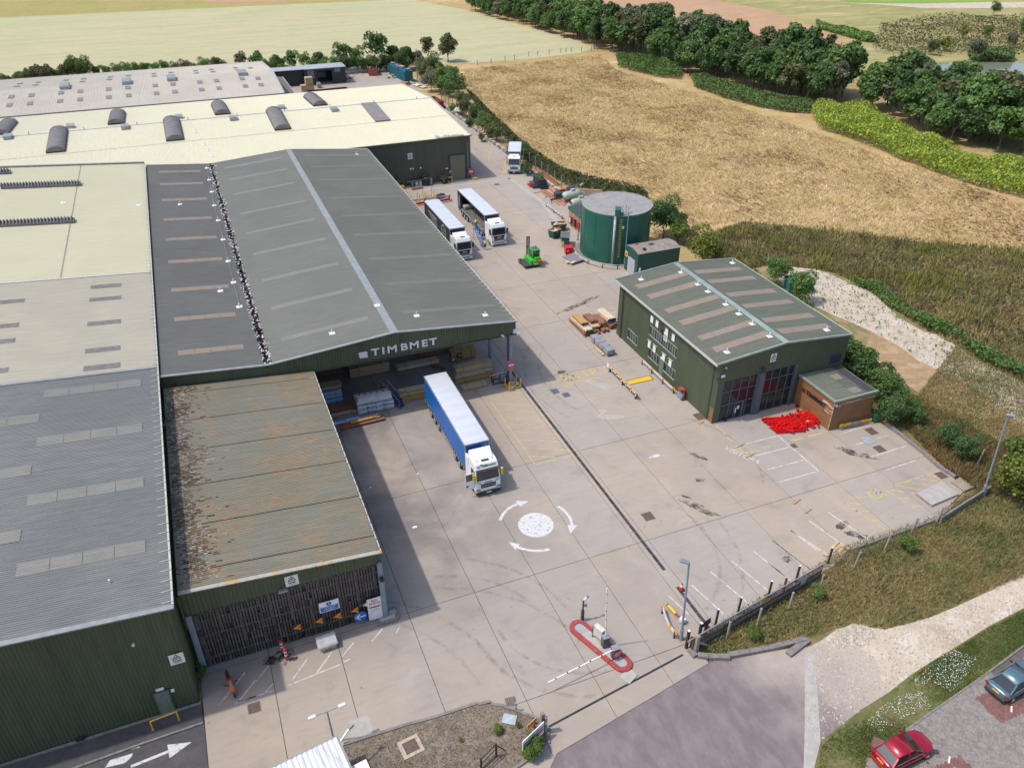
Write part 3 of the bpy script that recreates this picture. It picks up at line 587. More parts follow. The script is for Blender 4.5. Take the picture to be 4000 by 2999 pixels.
def long_vent(par, x0, x1, y, w=1.35):       # ribbed barrel vent along the fall, in hoops
    n = int((x1-x0)/.38); rb = obj('ridge_vent', MB().bar((x0,y,zr(x0)+.2),(x1,y,zr(x1)+.2),w,.4), BARREL, par)
    mb = MB()
    for i in range(n):
        a = x0+i*(x1-x0)/n; c = a+.3*(x1-x0)/n/.38*.38
        r0 = [(a, y+math.cos(t)*w*.55, zr(a)+.35+math.sin(t)*.42) for t in [math.pi*j/8 for j in range(9)]]
        r1 = [(c, y+math.cos(t)*w*.55, zr(c)+.35+math.sin(t)*.42) for t in [math.pi*j/8 for j in range(9)]]
        mb.loft([r0, r1])
    obj('hoop', mb, BARREL, rb)
long_vent(wC, -26, -15.75, 132.1); long_vent(wC, -26, -15.85, 116.1); long_vent(wC, -33, -25.6, 139.4)
for x, y in ((252,808),(542,796)): anchor(wC, *G(x,y,zr(-8)+.6)) if False else anchor(wC, *(lambda p: (p.x,p.y,zr(p.x)+.03))(G(x,y,10.1)))
mb = MB(); mb.bar((-16.5,97.2,zr(-16.5)+.05),(-16.2,142,zr(-16.2)+.05),.12,.03); obj('seam_line', mb, STRIP_TAN, wC)
# ---------------------------------------------------------------- lean-to with the slatted front
zl = lambda x: 7.0+.09*(7.43-x)
ln = thing('lean_to_shed', 'mossy grey roof lean-to with slatted dark board front and open yard side', 'shed')
for a, c in ((44.2,46.0),(46.12,51.0),(51.12,56.0),(56.12,61.0),(61.12,65.8),(65.92,70.6),(70.72,72.0)):
    mb = MB(); ribX(mb, a, c, [(-6.75,zl(-6.75)),(0,zl(0)),(7.3,zl(7.3))]); obj('roof_bay', mb, ROOF_MOSS, ln)
mb = MB(); mb.box(-6.8,7.3,44.25,72,5.6,5.62); mb = MB(); mb.add([(-6.8,44.3,zl(-6.8)-.06),(7.3,44.3,zl(7.3)-.06),(7.3,72,zl(7.3)-.06),(-6.8,72,zl(-6.8)-.06)], [(0,1,2,3)]); obj('roof_lining', mb, CHASS, ln)
mb = MB(); mb.box(7.34,7.46,44.2,72.1,6.78,6.92); obj('gutter', mb, TRIMW, ln)
for i in range(28): link('gutter_bracket', BRK, ln, (7.3, 44.7+i, 6.98))
mb = MB(); wallF(mb, -6.75, 7.4, 44.25, 5.88, lambda x: zl(x)-.02, .3); obj('fascia', mb, CLAD, ln)
mb = MB(); mb.bar((-6.75,44.15,zl(-6.75)+.04),(7.42,44.15,zl(7.42)+.04),.34,.08); obj('verge_flashing', mb, mat('rusty flashing', (.38,.38,.35), (.32,.33,.31), c3=(.5,.25,.06), sc3=2.5, lo3=.55, hi3=.6, sc=3, world=True), ln)
mb = MB(); mb.box(-6.8,-6.45,44.15,44.5,4.9,5.7); obj('hopper', mb, TRIMG, ln); obj('downpipe', MB().cyl((-6.85,44.1,4.9),(-6.85,44.1,8.0),.09), TRIMG, ln)
for x in (-6.55, 7.15): obj('post', MB().box(x-.09,x+.09,44.02,44.4,0,6.0).box(x-.2,x-.09,44.05,44.1,0,6).box(x+.09,x+.2,44.05,44.1,0,6), POLEM, ln)
for i in range(1,6): obj('post', MB().box(6.95,7.15,44.3+i*5.4,44.6+i*5.4,0,6.9), POLEM, ln)
mb = MB()
for i in range(6): mb.bar((-6.6,44.5+i*5.4,zl(-6.6)-.35),(7.2,44.5+i*5.4,zl(7.2)-.35),.16,.4)
obj('rafter', mb, CHASS, ln)
mb = MB(); mb.box(-6.4,7.0,44.62,44.66,0,5.9); obj('backing_sheet', mb, BLACK, ln)
for z in [.05+k*.78 for k in range(8)]: obj('rail', MB().box(-6.4,7.0,44.5,44.6,z-.05,z+.06), SLATW, ln)
# staggered hit-and-miss boards: 7 rows of 0.75 m, the first 300 singly, the rest in one piece
brd = MB().box(-.062,.062,-.03,0,0,.79).mesh('board', SLATW); q = random.Random(3); rest = MB(); cnt = 0
for r_ in range(7):
    x = -6.3
    while x < 6.95:
        grp = int((x+6.3)/1.02)
        if q.random() > .04:
            z = .04+r_*.785+q.uniform(-.05,.05); y = 44.48+(.05 if (int(x*6)+r_) % 2 else 0)+q.uniform(-.02,.02)
            if cnt < 300 and r_ != 6 or (r_ == 6 and cnt < 300): link('board', brd, ln, (x, y, z), q.uniform(-.05,.05)); cnt += 1
            else: rest.ob((x, y-.015, z+.395), (.124,.03,.79))
        x += .212 if (int((x+6.3)*7) % 5) else .135
obj('board_cladding', rest, SLATW, ln, kind='stuff')
# moss and leaf litter lying in the troughs of the upper roof
MOSS = mat('brown moss', (.075,.045,.028), (.12,.085,.05), rough=.95, sc=8, isl=.5); MOSSG = mat('grey crusted moss', (.3,.28,.26), (.2,.18,.17), rough=.95, sc=8, isl=.35)
for ma, N_, sd in ((MOSS, 1500, 5), (MOSSG, 900, 6)):
    q = random.Random(sd); mb = MB()
    for i in range(N_):
        y = q.uniform(44.7,72); wv = 1.1+.9*math.sin(y*.55)+.5*math.sin(y*1.7); x = -6.65+abs(q.gauss(0,.55))*1.15+q.random()*wv*.75
        if q.random() < .06: x += q.random()*2.5
        y = round((y-44.2)/.2)*.2+44.2+.03; l = q.uniform(.12,.55)*(1 if ma is MOSS else .7); mb.ob((x,y,zl(x)+.02), (l,q.uniform(.07,.13),q.uniform(.03,.07)), ry=.09)
    obj('moss', mb, ma, ln, kind='stuff')
danger('white danger sign on the green fascia above the slatted boards', (.72,44.19,6.6), (1,0,0), (0,0,1))
obj('floodlight', MB().box(-.35,.3,43.9,44.2,5.9,6.02), STEEL, ln); obj('camera_box', MB().box(7.0,7.3,43.7,44.0,4.35,4.65).box(7.05,7.15,43.95,44.1,4.45,4.55), BLACK, ln)
# ---------------------------------------------------------------- the TIMBMET canopy: single slope, valley, double pitch
zc = lambda x: (8.6+.0935*(2.8-x)) if x < 2.8 else (8.6+.0775*(x-3.5) if x < 16.15 else 9.58-.104*(x-16.15))
cn = thing('canopy_warehouse', 'large grey double pitched open warehouse with white lettering on its green front', 'warehouse')
YF, YBK = 72.25, 142.2
mb = MB(); ribX(mb, YF, YBK, [(-6.7,zc(-6.7)),(2.75,zc(2.75))]); obj('roof_slope', mb, roofmat('blackish roof sheet', (.125,.125,.115), (.16,.158,.145), (.105,.105,.098)), cn)
mb = MB(); ribX(mb, YF, YBK, [(3.55,zc(3.55)),(16.15,9.58)]); obj('roof_slope', mb, roofmat('green grey roof sheet', (.165,.17,.148), (.205,.205,.18), (.145,.15,.13), lich=(.36,.2,.07), lichlo=.68), cn)
mb = MB(); ribX(mb, YF, YBK, [(16.15,9.58),(23,zc(23)),(29.9,zc(29.9))]); obj('roof_slope', mb, ROOF_CANOPY, cn)
mb = MB(); mb.add([(-6.7,YF,zc(-6.7)-.08),(2.7,YF,zc(2.7)-.08),(2.7,YBK,zc(2.7)-.08),(-6.7,YBK,zc(-6.7)-.08),(3.6,YF,zc(3.6)-.08),(16.1,YF,9.5),(16.1,YBK,9.5),(3.6,YBK,zc(3.6)-.08),(29.9,YF,zc(29.9)-.08),(29.9,YBK,zc(29.9)-.08)], [(0,1,2,3),(4,5,6,7),(5,8,9,6)]); obj('roof_lining', mb, CHASS, cn)
mb = MB(); mb.bar((15.95,YF,9.6),(15.95,YBK,9.6),.42,.04).bar((16.37,YF,9.6),(16.37,YBK,9.6),.42,.04); obj('ridge_cap', mb, FLASH, cn)
vg = obj('valley_gutter', MB().box(2.72,3.58,YF,YBK,8.25,8.32).box(2.7,2.76,YF,YBK,8.3,8.62).box(3.54,3.6,YF,YBK,8.3,8.62), BLACK, cn)
q = random.Random(9); mb = MB()
for i in range(900): y = q.uniform(YF,YBK); mb.ob((3.15+q.choice((-1,1))*abs(q.gauss(.34,.12)),y,8.38+q.uniform(0,.3)), (q.uniform(.06,.22),q.uniform(.08,.3),.05), q.uniform(0,3))
obj('peeled_lining', mb, mat('peeling white sheet', (.6,.57,.56), (.4,.36,.35), isl=.3), vg, kind='stuff')
mb = MB()
for i in range(1400): y = q.uniform(YF,YBK); mb.ob((3.15+q.gauss(0,.2),y,8.36), (q.uniform(.1,.3),q.uniform(.1,.4),.06), q.uniform(0,3))
obj('silt', mb, mat('black brown silt', (.03,.024,.024), (.06,.05,.045), isl=.4), vg, kind='stuff')
mb = MB(); mb.box(29.92,30.06,YF,YBK,zc(29.9)-.16,zc(29.9)-.02); obj('gutter', mb, TRIMW, cn)
for i in range(69): link('gutter_bracket', BRK, cn, (29.9, YF+.6+i, zc(29.9)+.02))
mb = MB()
for a, c in ((-6.75,2.75),(2.75,3.5),(3.5,16.15),(16.15,29.95)): mb.bar((a,YF-.06,zc(a)+.03 if a!=2.75 else 8.62),(c,YF-.06,zc(c)+.03 if c!=3.5 else 8.62),.36,.1)
obj('verge_flashing', mb, FLASH, cn)
mb = MB()
for a, c in ((-6.75,2.75),(3.5,16.15),(16.15,29.95)): mb.bar((a,YBK,zc(a)+.05),(c,YBK,zc(c)+.05),.25,.12)
obj('back_flashing', mb, TRIMW, cn)
zb = lambda x: 6.8-.0112*(x-7.5) if x > 7.5 else 6.0
mb = MB(); wallF(mb, 3.4, 29.85, YF, zb, lambda x: zc(x)-.03, .3, .05); obj('fascia', mb, CLAD, cn)
mb = MB(); mb.box(-6.7,3.4,YF-.02,YF+.05,5.9,8.55); mb.add([(-6.7,YF-.03,8.5),(3.4,YF-.03,8.5),(2.8,YF-.03,8.58),(-6.7,YF-.03,zc(-6.7)-.03)], [(0,1,2,3)]); obj('plain_fascia', mb, CLAD, cn)
mb = MB(); mb.bar((7.5,YF-.1,zb(7.6)),(29.85,YF-.1,zb(29.85)),.1,.08); obj('drip_edge', mb, TRIMG, cn)
mb = MB(); wallF(mb, -6.7, 29.6, YBK-.1, 0, lambda x: zc(x)-.1 if not 2.7<x<3.6 else 8.3, .5, sg=1); wallS(mb, 100, YBK-.1, 29.5, 0, 7.9, .5, sg=1); obj('back_wall', mb, CLAD_FAR, cn)
mb = MB(); mb.box(-6.9,-6.75,YF,YBK,0,9.3); obj('party_wall', mb, CLAD_FAR, cn)
def hpost(x, y, h): return MB().box(x-.16,x+.16,y-.2,y-.16,0,h).box(x-.16,x+.16,y+.16,y+.2,0,h).box(x-.02,x+.02,y-.16,y+.16,0,h).box(x-.16,x+.16,y-.16,y+.16,2.2,2.24).box(x-.16,x+.16,y-.16,y+.16,4.6,4.64)
for x, y in ((29.3,72.55),(29.3,79),(29.3,86),(29.3,93),(29.3,100),(3.15,79),(3.15,93),(3.15,107),(3.15,121),(3.15,135),(16.1,86),(16.1,100),(16.1,114)): obj('post', hpost(x, y, zc(x)-.2), POLEM, cn)
mb = MB()
for i in range(11): y = 72.6+i*7; mb.bar((3.1,y,8.0),(16.1,y,8.95),.16,.35).bar((16.1,y,8.95),(29.3,y,7.6),.16,.35).bar((-6.7,y,8.9),(3.1,y,8.0),.16,.35)
obj('rafter', mb, CHASS, cn)
obj('downpipe', MB().cyl((28.95,72.45,0),(28.95,72.45,6.6),.085), mat('maroon pipe', (.18,.035,.06), sc=2), cn)
for y in (138.2,131.8,124.1,115.7,108.1,100.4,91.9,84.2,76.5): lightX(cn, -5.0, 1.3, y, zc, STRIP_TAN, .95, 4)
for y in (138.4,131.9,124.5,115.7,107.9,100.4,91.9,84.2,76.6): lightX(cn, 5.1, 14.4, y, zc, STRIP_PALE, .85, 4, up=.03); lightX(cn, 18.1, 29.1, y, zc, STRIP_GREY, .85, 4, up=.03)
for x, y in ((1475,1212),(1298,1307),(1628,1242),(1895,1215),(704,802),(1392,592),(860,1133),(932,1190)):
    p = G(x, y, 9.0); anchor(cn, p.x, p.y, zc(p.x)+.03)
ln2 = [(807,652),(816,698),(826,745),(836,798),(851,856),(870,931),(890,1015),(911,1098),(935,1192)]
for x, y in ln2: p = G(x, y, 8.9); anchor(cn, p.x, p.y, zc(p.x)+.03)
pts = [(lambda p: Vector((p.x,p.y,zc(p.x)+.4)))(G(x,y,8.9)) for x, y in ln2]; mb = MB()
for a, c in zip(pts, pts[1:]): mb.cyl(a, c, .012, n=5)
obj('safety_line', mb, STEEL, cn)
# white sign lettering, letter by letter
sg = thing('lettered_sign', 'big white TIMBMET lettering with leaf mark on the green fascia', 'sign', (0,0,0))
LETW = mat('white sign lettering', (.72,.7,.7), (.66,.64,.65), rough=.4, sc=1)
lx = [13.95,14.8,15.75,17.05,18.15,19.3,20.25]; lz0 = 7.67; sl_ = -.012
for ch, x in zip('TIMBMET', lx):
    text(ch, 1.13, (x, YF-.09, lz0+sl_*(x-14)), (1,0,sl_), (0,0,1), LETW, sg, name='letter', ext=.04, bold=.028, sx=1.28)
mb = MB(); mb.front([(12.2,8.02),(12.35,8.0),(12.9,7.98),(13.1,7.97),(13.1,7.4),(13.16,7.22),(12.95,7.3),(12.5,7.31),(12.3,7.33),(12.22,7.5)], YF-.13, YF-.05); obj('leaf_mark', mb, LETW, sg)
obj('wall_camera', MB().box(29.5,29.9,72.0,72.2,6.75,7.2).cyl((30.0,71.9,6.6),(30.0,71.9,6.85),.14), WHITE, cn); obj('wall_camera', MB().ob((28.2,72.0,6.75),(.16,.35,.16),.4), WHITE, cn)
# ---------------------------------------------------------------- the long pale cream building behind
ze = lambda y: 8.28+.0582*(y-143.6) if y < 168.5 else 9.73-.0769*(y-168.5)
lb = thing('long_warehouse', 'long pale cream roofed warehouse across the back with dark barrel vents', 'warehouse')
mb = MB(); ribY(mb, -60, 50.0, [(143.55,ze(143.55)),(156,ze(156)),(168.5,ze(168.5))]); obj('roof_slope', mb, ROOF_LONG, lb)
mb = MB(); ribY(mb, -60, 50.0, [(168.5,ze(168.5)),(180,ze(180)),(191,ze(191))]); obj('roof_slope', mb, ROOF_LONG, lb)
mb = MB(); mb.bar((-60,168.35,9.78),(50,168.35,9.78),.4,.05); obj('ridge_cap', mb, mat('pale ridge metal', (.5,.54,.56), sc=1), lb)
mb = MB(); mb.bar((-60,156,ze(156)+.045),(50,156,ze(156)+.045),.08,.02); obj('lap_line', mb, STRIP_TAN, lb)
mb = MB(); wallF(mb, -7, 49.9, 143.75, 0, 8.2, .3, .04); obj('front_wall', mb, CLAD_FAR, lb)
mb = MB(); wallS(mb, 143.75, 190.8, 49.9, 0, lambda y: ze(y)-.1, .3, .04, sg=1); obj('side_wall', mb, CLAD_FAR, lb)
mb = MB(); wallF(mb, -60, 49.9, 190.8, 0, 7.9, .5, sg=1); obj('back_wall', mb, CLAD_FAR, lb)
mb = MB(); mb.bar((50,143.5,ze(143.5)+.03),(50,168.5,9.76),.3,.12).bar((50,168.5,9.76),(50,191,ze(191)+.03),.3,.12); obj('verge_flashing', mb, mat('grey verge metal', (.36,.35,.36), sc=1), lb)
mb = MB(); mb.box(-7,50.1,143.38,143.55,8.1,8.24); obj('gutter', mb, CLAD_FAR, lb)
q = random.Random(2)
for i in range(13): obj('bare_sheet', MB().box(43.3+i*.42,43.55+i*.42,143.56,143.9+q.random()*1.3,8.32,8.36+.06), FLASH, lb)
def barrel(par, x, y0, y1, w, ma=BARREL):
    h = .85; A_ = [math.pi*j/10 for j in range(11)]; vb = MB(); n = 4
    for i in range(n):
        a = y0+(y1-y0)*i/n; c = y0+(y1-y0)*(i+1)/n-.03
        vb.loft([[(x+math.cos(t)*w/2, yy, ze(yy)+.25+math.sin(t)*h) for t in A_] for yy in (a, c)])
    o = obj('barrel_vent', vb, ma, par)
    obj('upstand', MB().bar((x-w/2,y0,ze(y0)+.15),(x-w/2,y1,ze(y1)+.15),.12,.4).bar((x+w/2,y0,ze(y0)+.15),(x+w/2,y1,ze(y1)+.15),.12,.4), CHASS, o)
    mb = MB()
    for i in range(14):
        yy = y0+(y1-y0)*(i+.5)/14; mb.loft([[(x+math.cos(t)*(w/2+.03), y2, ze(y2)+.25+math.sin(t)*(h+.035)) for t in A_] for y2 in (yy-.1, yy+.1)])
    obj('hoop', mb, mat('pale vault rib', (.24,.23,.225), sc=2) if False else BARREL, o)
for x in (-40.5,-21.1,-1.7,17.4): barrel(lb, x, 156.9, 168.9, 2.9)
for x in (-31.0,-11.5,7.9,27.1): barrel(lb, x, 170.6, 183.5, 2.8)
mb = MB(); mb.bar((36.4,156.2,ze(156.2)+.15),(36.4,168.2,ze(168.2)+.15),3.0,.28); obj('flat_rooflight', mb, STRIP_PURP, lb)
for x, y in ((-19.4,171.8),(-29.3,167.6),(-9.9,167.0),(-.2,171.4),(9.4,166.3),(28.9,165.9),(19.4,171.6)):
    o = obj('roof_box', MB().ob((x,y,ze(y)+.3),(1.3,2.2,.5)), STEEL, lb, bevel=.03); obj('box_lid', MB().ob((x,y,ze(y)+.57),(1.35,2.0,.06)), FLASH, o)
for i in range(9): obj('roof_post', MB().cyl((-26+i*9.1,168.3,9.75),(-26+i*9.1,168.3,10.25),.06,n=6), CHASS, lb)
for y in (147,150,153.3,157,160.8): p = (0.9+.25*(y-147)*0, y, ze(y)+.03); anchor(lb, 3.8-(y-147)*.12, y, ze(y)+.03)
rd = obj('roller_door', MB().box(45.75,48.65,143.6,143.72,0,4.75), mat('olive door slats', (.15,.15,.085), (.17,.165,.1), rough=.5, sc=2), lb)
for i in range(9): obj('door_slat', MB().box(45.75,48.65,143.57,143.6,.1+i*.52,.1+i*.52+.47), mat('olive door slat', (.155,.155,.09), (.175,.17,.105), rough=.5, sc=2) if i == 0 else bpy.data.materials['olive door slat'], rd)
obj('door_frame', MB().box(45.55,45.75,143.55,143.75,0,4.95).box(48.65,48.85,143.55,143.75,0,4.95).box(45.75,48.65,143.55,143.75,4.75,4.95), CHASS, lb)
obj('door', MB().box(44.4,45.35,143.6,143.72,0,2.15), DOORG if False else TRIMG, lb); obj('bulkhead_light', MB().box(44.75,45.25,143.5,143.7,2.4,2.55), WHITE, lb)
obj('wall_notice', MB().box(43.8,44.15,143.6,143.7,1.7,2.0), RED, lb); obj('wall_notice', MB().box(45.5,45.7,143.5,143.56,1.6,1.95), WHITE, lb)
for x in (37.95,38.4,39.9): obj('wall_lamp', MB().cyl((x,143.55,3.2),(x,143.72,3.2),.16), WHITE, lb)
obj('ramp', MB().box(45.7,48.8,142.1,143.55,0,.1), STEEL, lb); obj('pipe', MB().cyl((49.3,143.6,.2),(49.3,143.6,6.9),.06), POLEM, lb)
danger('small white danger sign high on the olive wall right of the grey canopy', (38.0,143.62,5.6), (1,0,0), (0,0,1), .9, 1.1)
t = thing('no_entry_sign', 'red and white no entry board at the corner of the olive wall', 'sign', (49.75,143.3,0)); mb = MB(); mb.box(-.62,.62,-.03,.03,.8,2.05); obj('board', mb, mat('pink red board', (.42,.1,.12), sc=2), t); obj('ring', MB().cyl((0,-.035,1.43),(0,-.06,1.43),.52,n=28), RED, t); obj('disc', MB().cyl((0,-.055,1.43),(0,-.075,1.43),.43,n=28), mat('faded pink', (.5,.2,.22), sc=2), t); obj('bar', MB().box(-.36,.36,-.09,-.06,1.34,1.52), WHITE, t); obj('post', MB().box(-.04,.04,.03,.1,0,2.0), STEEL, t)
# ---------------------------------------------------------------- far beige building
zf = lambda y: 8.2+.1*(y-192) if y < 208.5 else 9.85-.087*(y-208.5)
fb = thing('beige_warehouse', 'far beige roofed warehouse with small dark rooflights behind the cream one', 'warehouse')
for a, c in ((191.6,208.5),(208.5,231)):
    mb = MB(); ribY(mb, -70, 22.5, [(a,zf(a)),((a+c)/2,zf((a+c)/2)),(c,zf(c))], .3, .05); obj('roof_slope', mb, ROOF_FAR, fb)
mb = MB(); wallS(mb, 191.8, 230.8, 22.3, 0, lambda y: zf(y)-.1, .4, sg=1); wallF(mb, -70, 22.3, 230.8, 0, 7.7, .5, sg=1); wallF(mb, -70, 22.3, 191.9, 0, 8.1, .5); obj('wall', mb, CLAD_FAR, fb)
mb = MB(); mb.bar((22.6,191.6,zf(191.6)+.03),(22.6,208.5,9.88),.5,.14).bar((22.6,208.5,9.88),(22.6,231,zf(231)+.03),.5,.14); obj('verge_flashing', mb, mat('lilac grey metal', (.42,.41,.44), sc=1), fb)
mb = MB(); mb.box(-70,22.7,191.35,191.6,8.05,8.2); obj('gutter', mb, TRIMW, fb); mb = MB(); mb.box(-70,22.7,231,231.2,7.7,7.95); obj('gutter', mb, mat('purplish gutter', (.2,.16,.17)), fb)
def fl(x, y, w=1.0, d=1.9):
    mb = MB(); mb.bar((x,y-d/2,zf(y-d/2)+.1),(x,y+d/2,zf(y+d/2)+.1),w,.06); obj('rooflight', mb, STRIP_PURP, fb)
for x in (-32.5,-28.65,-22.9,-19.1,-13.4,-9.5,-3.8,0,5.7,9.4,15.1):
    for y in (198.2,203.6,214,219.5): fl(x+q.uniform(-.05,.05), y, 1.1, 2.1)
fl(18.6, 203, 1.1, 2.1); fl(18.6,198.2,1.1,2.1); fl(18.4,216.3,1.1,2.1)
for x in (-22.2,-9.6,-.1,15.6):
    o = obj('roof_box', MB().ob((x,207.3,zf(207.3)+.35),(2.0,3.0,.6),rx=.1), STEEL, fb, bevel=.04); obj('box_lid', MB().ob((x,207.3,zf(207.3)+.68),(1.8,2.6,.07),rx=.1), FLASH, o)
sd = thing('side_shed', 'low moss green roofed shed along the end of the beige warehouse', 'shed'); mb = MB(); ribX(mb, 192, 226, [(22.8,5.2),(26.9,4.6)], .3); obj('roof', mb, mat('moss green roof', (.17,.16,.11), (.2,.19,.13), sc=1, world=True), sd); obj('wall', MB().box(22.9,26.7,192.2,225.8,0,4.5), CLAD_FAR, sd); obj('verge', MB().bar((26.95,192,4.62),(26.95,226,4.62),.35,.12), FLASH, sd)
# ---------------------------------------------------------------- office building
zo = lambda x: 7.62+.0915*(x-45.85) if x < 54.3 else 8.39-.094*(x-54.3)
of = thing('office_building', 'green clad office block with tan rooflight stripes and tall glazed front', 'building')
mb = MB(); ribX(mb, 56.75, 78.6, [(45.85,zo(45.85)),(54.3,8.39),(63.2,zo(63.2))], .19, .04); obj('roof', mb, ROOF_OFF, of)
for y in (75.5,72.6,68.7,65.6,61.9,59.2):
    lightX(of, 46.95, 53.9, y, zo, STRIP_TAN, 1.05, 4); lightX(of, 55.1, 62.0, y-.1, zo, STRIP_TAN, 1.05, 4)
mb = MB(); mb.bar((54.13,56.75,8.43),(54.13,78.6,8.43),.34,.05).bar((54.47,56.75,8.43),(54.47,78.6,8.43),.34,.05); obj('ridge_cap', mb, mat('sage ridge metal', (.27,.34,.31), sc=1), of)
for x, y in ((53.5,76),(53.5,72.3),(53.5,70.2),(53.5,66.6),(53.5,64.1),(53.5,61.6),(53.5,58.6),(48.4,76.9),(47.9,58.2),(62.0,77.2),(60.9,58.2)): anchor(of, x, y, zo(x)+.04)
mb = MB(); mb.box(45.72,45.9,56.7,78.6,7.36,7.58); obj('gutter', mb, TRIMW, of)
mb = MB(); mb.bar((45.8,56.7,zo(45.85)+.02),(54.3,56.7,8.42),.16,.2).bar((54.3,56.7,8.42),(63.25,56.7,zo(63.2)+.02),.16,.2); obj('verge_flashing', mb, mat('sage verge metal', (.3,.36,.33), sc=2), of)
mb = MB(); mb.bar((45.8,78.6,zo(45.85)+.02),(54.3,78.6,8.42),.2,.16).bar((54.3,78.6,8.42),(63.25,78.6,zo(63.2)+.02),.2,.16); obj('verge_flashing', mb, FLASH, of)
mb = MB(); mb.box(63.2,63.3,56.8,78.5,zo(63.2)-.06,zo(63.2)+.05); obj('gutter', mb, TRIMW, of)
WX = 46.4
# side wall in strips round its openings
mb = MB(); ops = [(73.1,75.45,1.04,2.2),(68.08,70.4,1.04,2.2),(64.6,66.92,1.04,2.2),(67.05,67.97,0,2.05),(64.72,70.62,3.93,5.08)]
ys = sorted({56.85,78.3,57.6,77.4}|{v for o_ in ops for v in o_[:2]})
for a, c in zip(ys, ys[1:]):
    hs = sorted([(o_[2],o_[3]) for o_ in ops if o_[0] <= a+.001 and o_[1] >= c-.001]); z = 0
    for h0, h1 in hs+[(7.55,7.55)]:
        if h0 > z: wallS(mb, a, c, WX, z, h0, .2, .04)
        z = h1
obj('side_wall', mb, CLAD_OFF, of)
for y0_, y1_ in ((56.85,57.5),(77.5,78.3)): pass
obj('downpipe', MB().box(WX-.12,WX-.04,57.75,57.87,0,7.5), TRIMG, of); obj('downpipe', MB().box(WX-.16,WX-.04,77.2,77.34,0,7.5), TRIMG, of); obj('recess', MB().box(WX-.06,WX-.03,77.0,77.2,0,7.5), CHASS, of)
mb = MB(); mb.box(WX+.25,WX+.3,57,78.2,0,7.4); obj('inner_wall', mb, mat('dim interior wall', (.2,.2,.19), (.15,.15,.15), sc=.5), of)
def sidewin(y0, y1, z0, z1, n):
    w = obj('window', MB().box(WX-.09,WX-.03,y0-.06,y1+.06,z1,z1+.07).box(WX-.12,WX-.03,y0-.06,y1+.06,z0-.1,z0), mat('sage window frame', (.3,.35,.29), sc=2) if 'sage window frame' not in bpy.data.materials else bpy.data.materials['sage window frame'], of)
    for i in range(n):
        a = y0+(y1-y0)*i/n; c = y0+(y1-y0)*(i+1)/n
        obj('pane', MB().box(WX+.06,WX+.08,a+.03,c-.03,z0,z1), GLASS2 if i % 3 else GLASS, w); obj('mullion', MB().box(WX-.02,WX+.08,a-.035,a+.035,z0,z1), bpy.data.materials['sage window frame'], w)
sidewin(73.1,75.45,1.04,2.2,4); sidewin(68.08,70.4,1.04,2.2,4); sidewin(64.6,66.92,1.04,2.2,4); sidewin(64.72,70.62,3.93,5.08,12)
d_ = obj('door', MB().box(WX-.03,WX+.04,67.08,67.94,0.03,2.02), DOORG, of); obj('door_handle', MB().box(WX-.09,WX-.03,67.15,67.22,1.0,1.15), STEEL, d_); obj('bulkhead_light', MB().box(WX-.16,WX-.02,67.3,67.7,2.25,2.42), WHITE, of)
for y in (70.36,69.2,67.1,65.7):
    for z in (6.0,2.62): t = obj('notice_board', MB().box(WX-.13,WX-.09,y-.28,y+.28,z-.4,z+.42), WHITE, of); obj('lamp_bracket', MB().box(WX-.16,WX-.03,y-.42,y+.42,z+.5,z+.55).cyl((WX-.25,y-.35,z+.6),(WX-.05,y-.35,z+.5),.04,n=6).cyl((WX-.25,y+.35,z+.6),(WX-.05,y+.35,z+.5),.04,n=6), TRIMW, t)
danger('white danger sign between the upper windows on the office side', (WX-.08,67.2,5.35), (0,-1,0), (0,0,1), .75, 1.1)
obj('floodlight', MB().ob((WX-.25,68.1,5.75),(.3,.35,.2)), CHASS, of)
obj('brick_patch', MB().box(WX-.05,WX-.02,56.9,57.5,0,1.85), LOBBYW, of); obj('floodlight', MB().ob((WX-.25,57.0,5.9),(.3,.5,.12)), CHASS, of)
# front wall round the two glazed bays
FY = 56.85; mb = MB(); gz = [(47.1,51.5),(52.25,56.45)]
for a, c, z0_, z1_ in ((46.4,47.1,0,None),(51.5,52.25,5.3,None),(56.45,60.95,0,None),(47.1,51.5,5.3,None),(52.25,56.45,5.3,None),(62.5,63.1,0,None),(60.95,62.5,0,4.1),(60.95,62.5,5.35,None)):
    wallF(mb, a, c, FY, z0_, (lambda x: zo(x)-.05) if z1_ is None else z1_, .35, .015)
obj('front_wall', mb, mat('shaded flat green cladding', (.062,.082,.05), (.07,.09,.055), rough=.5, sc=.8, world=True), of)  # side wall green made darker: the front's shade put into its colour
mb = MB(); wallS(mb, 56.9, 78.5, 63.1, 0, 7.45, .3, sg=1); wallF(mb, 46.4, 63.1, 78.4, 0, lambda x: zo(x)-.05, .3, sg=1); obj('rear_wall', mb, CLAD_OFF, of)
SLATE = mat('slate blue grey frame', (.07,.1,.13), (.085,.115,.145), rough=.45, sc=2)
obj('pier', MB().box(51.5,52.25,56.6,56.95,0,5.3), SLATE, of); obj('jamb', MB().box(56.2,56.45,56.62,56.95,0,5.3), SLATE, of); obj('jamb', MB().box(51.3,51.5,56.68,56.95,0,5.3), SLATE, of)
mb = MB(); mb.box(46.6,62.9,57.0,78,-.01,.012); obj('inner_floor', mb, mat('pale office floor', (.28,.27,.26), (.23,.22,.22), sc=.7), of); mb = MB(); mb.box(46.8,57.5,63,63.1,0,7); mb.box(57.5,57.6,57,63,0,7); obj('inner_wall', mb, mat('inner lobby wall', (.33,.3,.27), (.28,.25,.23), sc=.5), of)
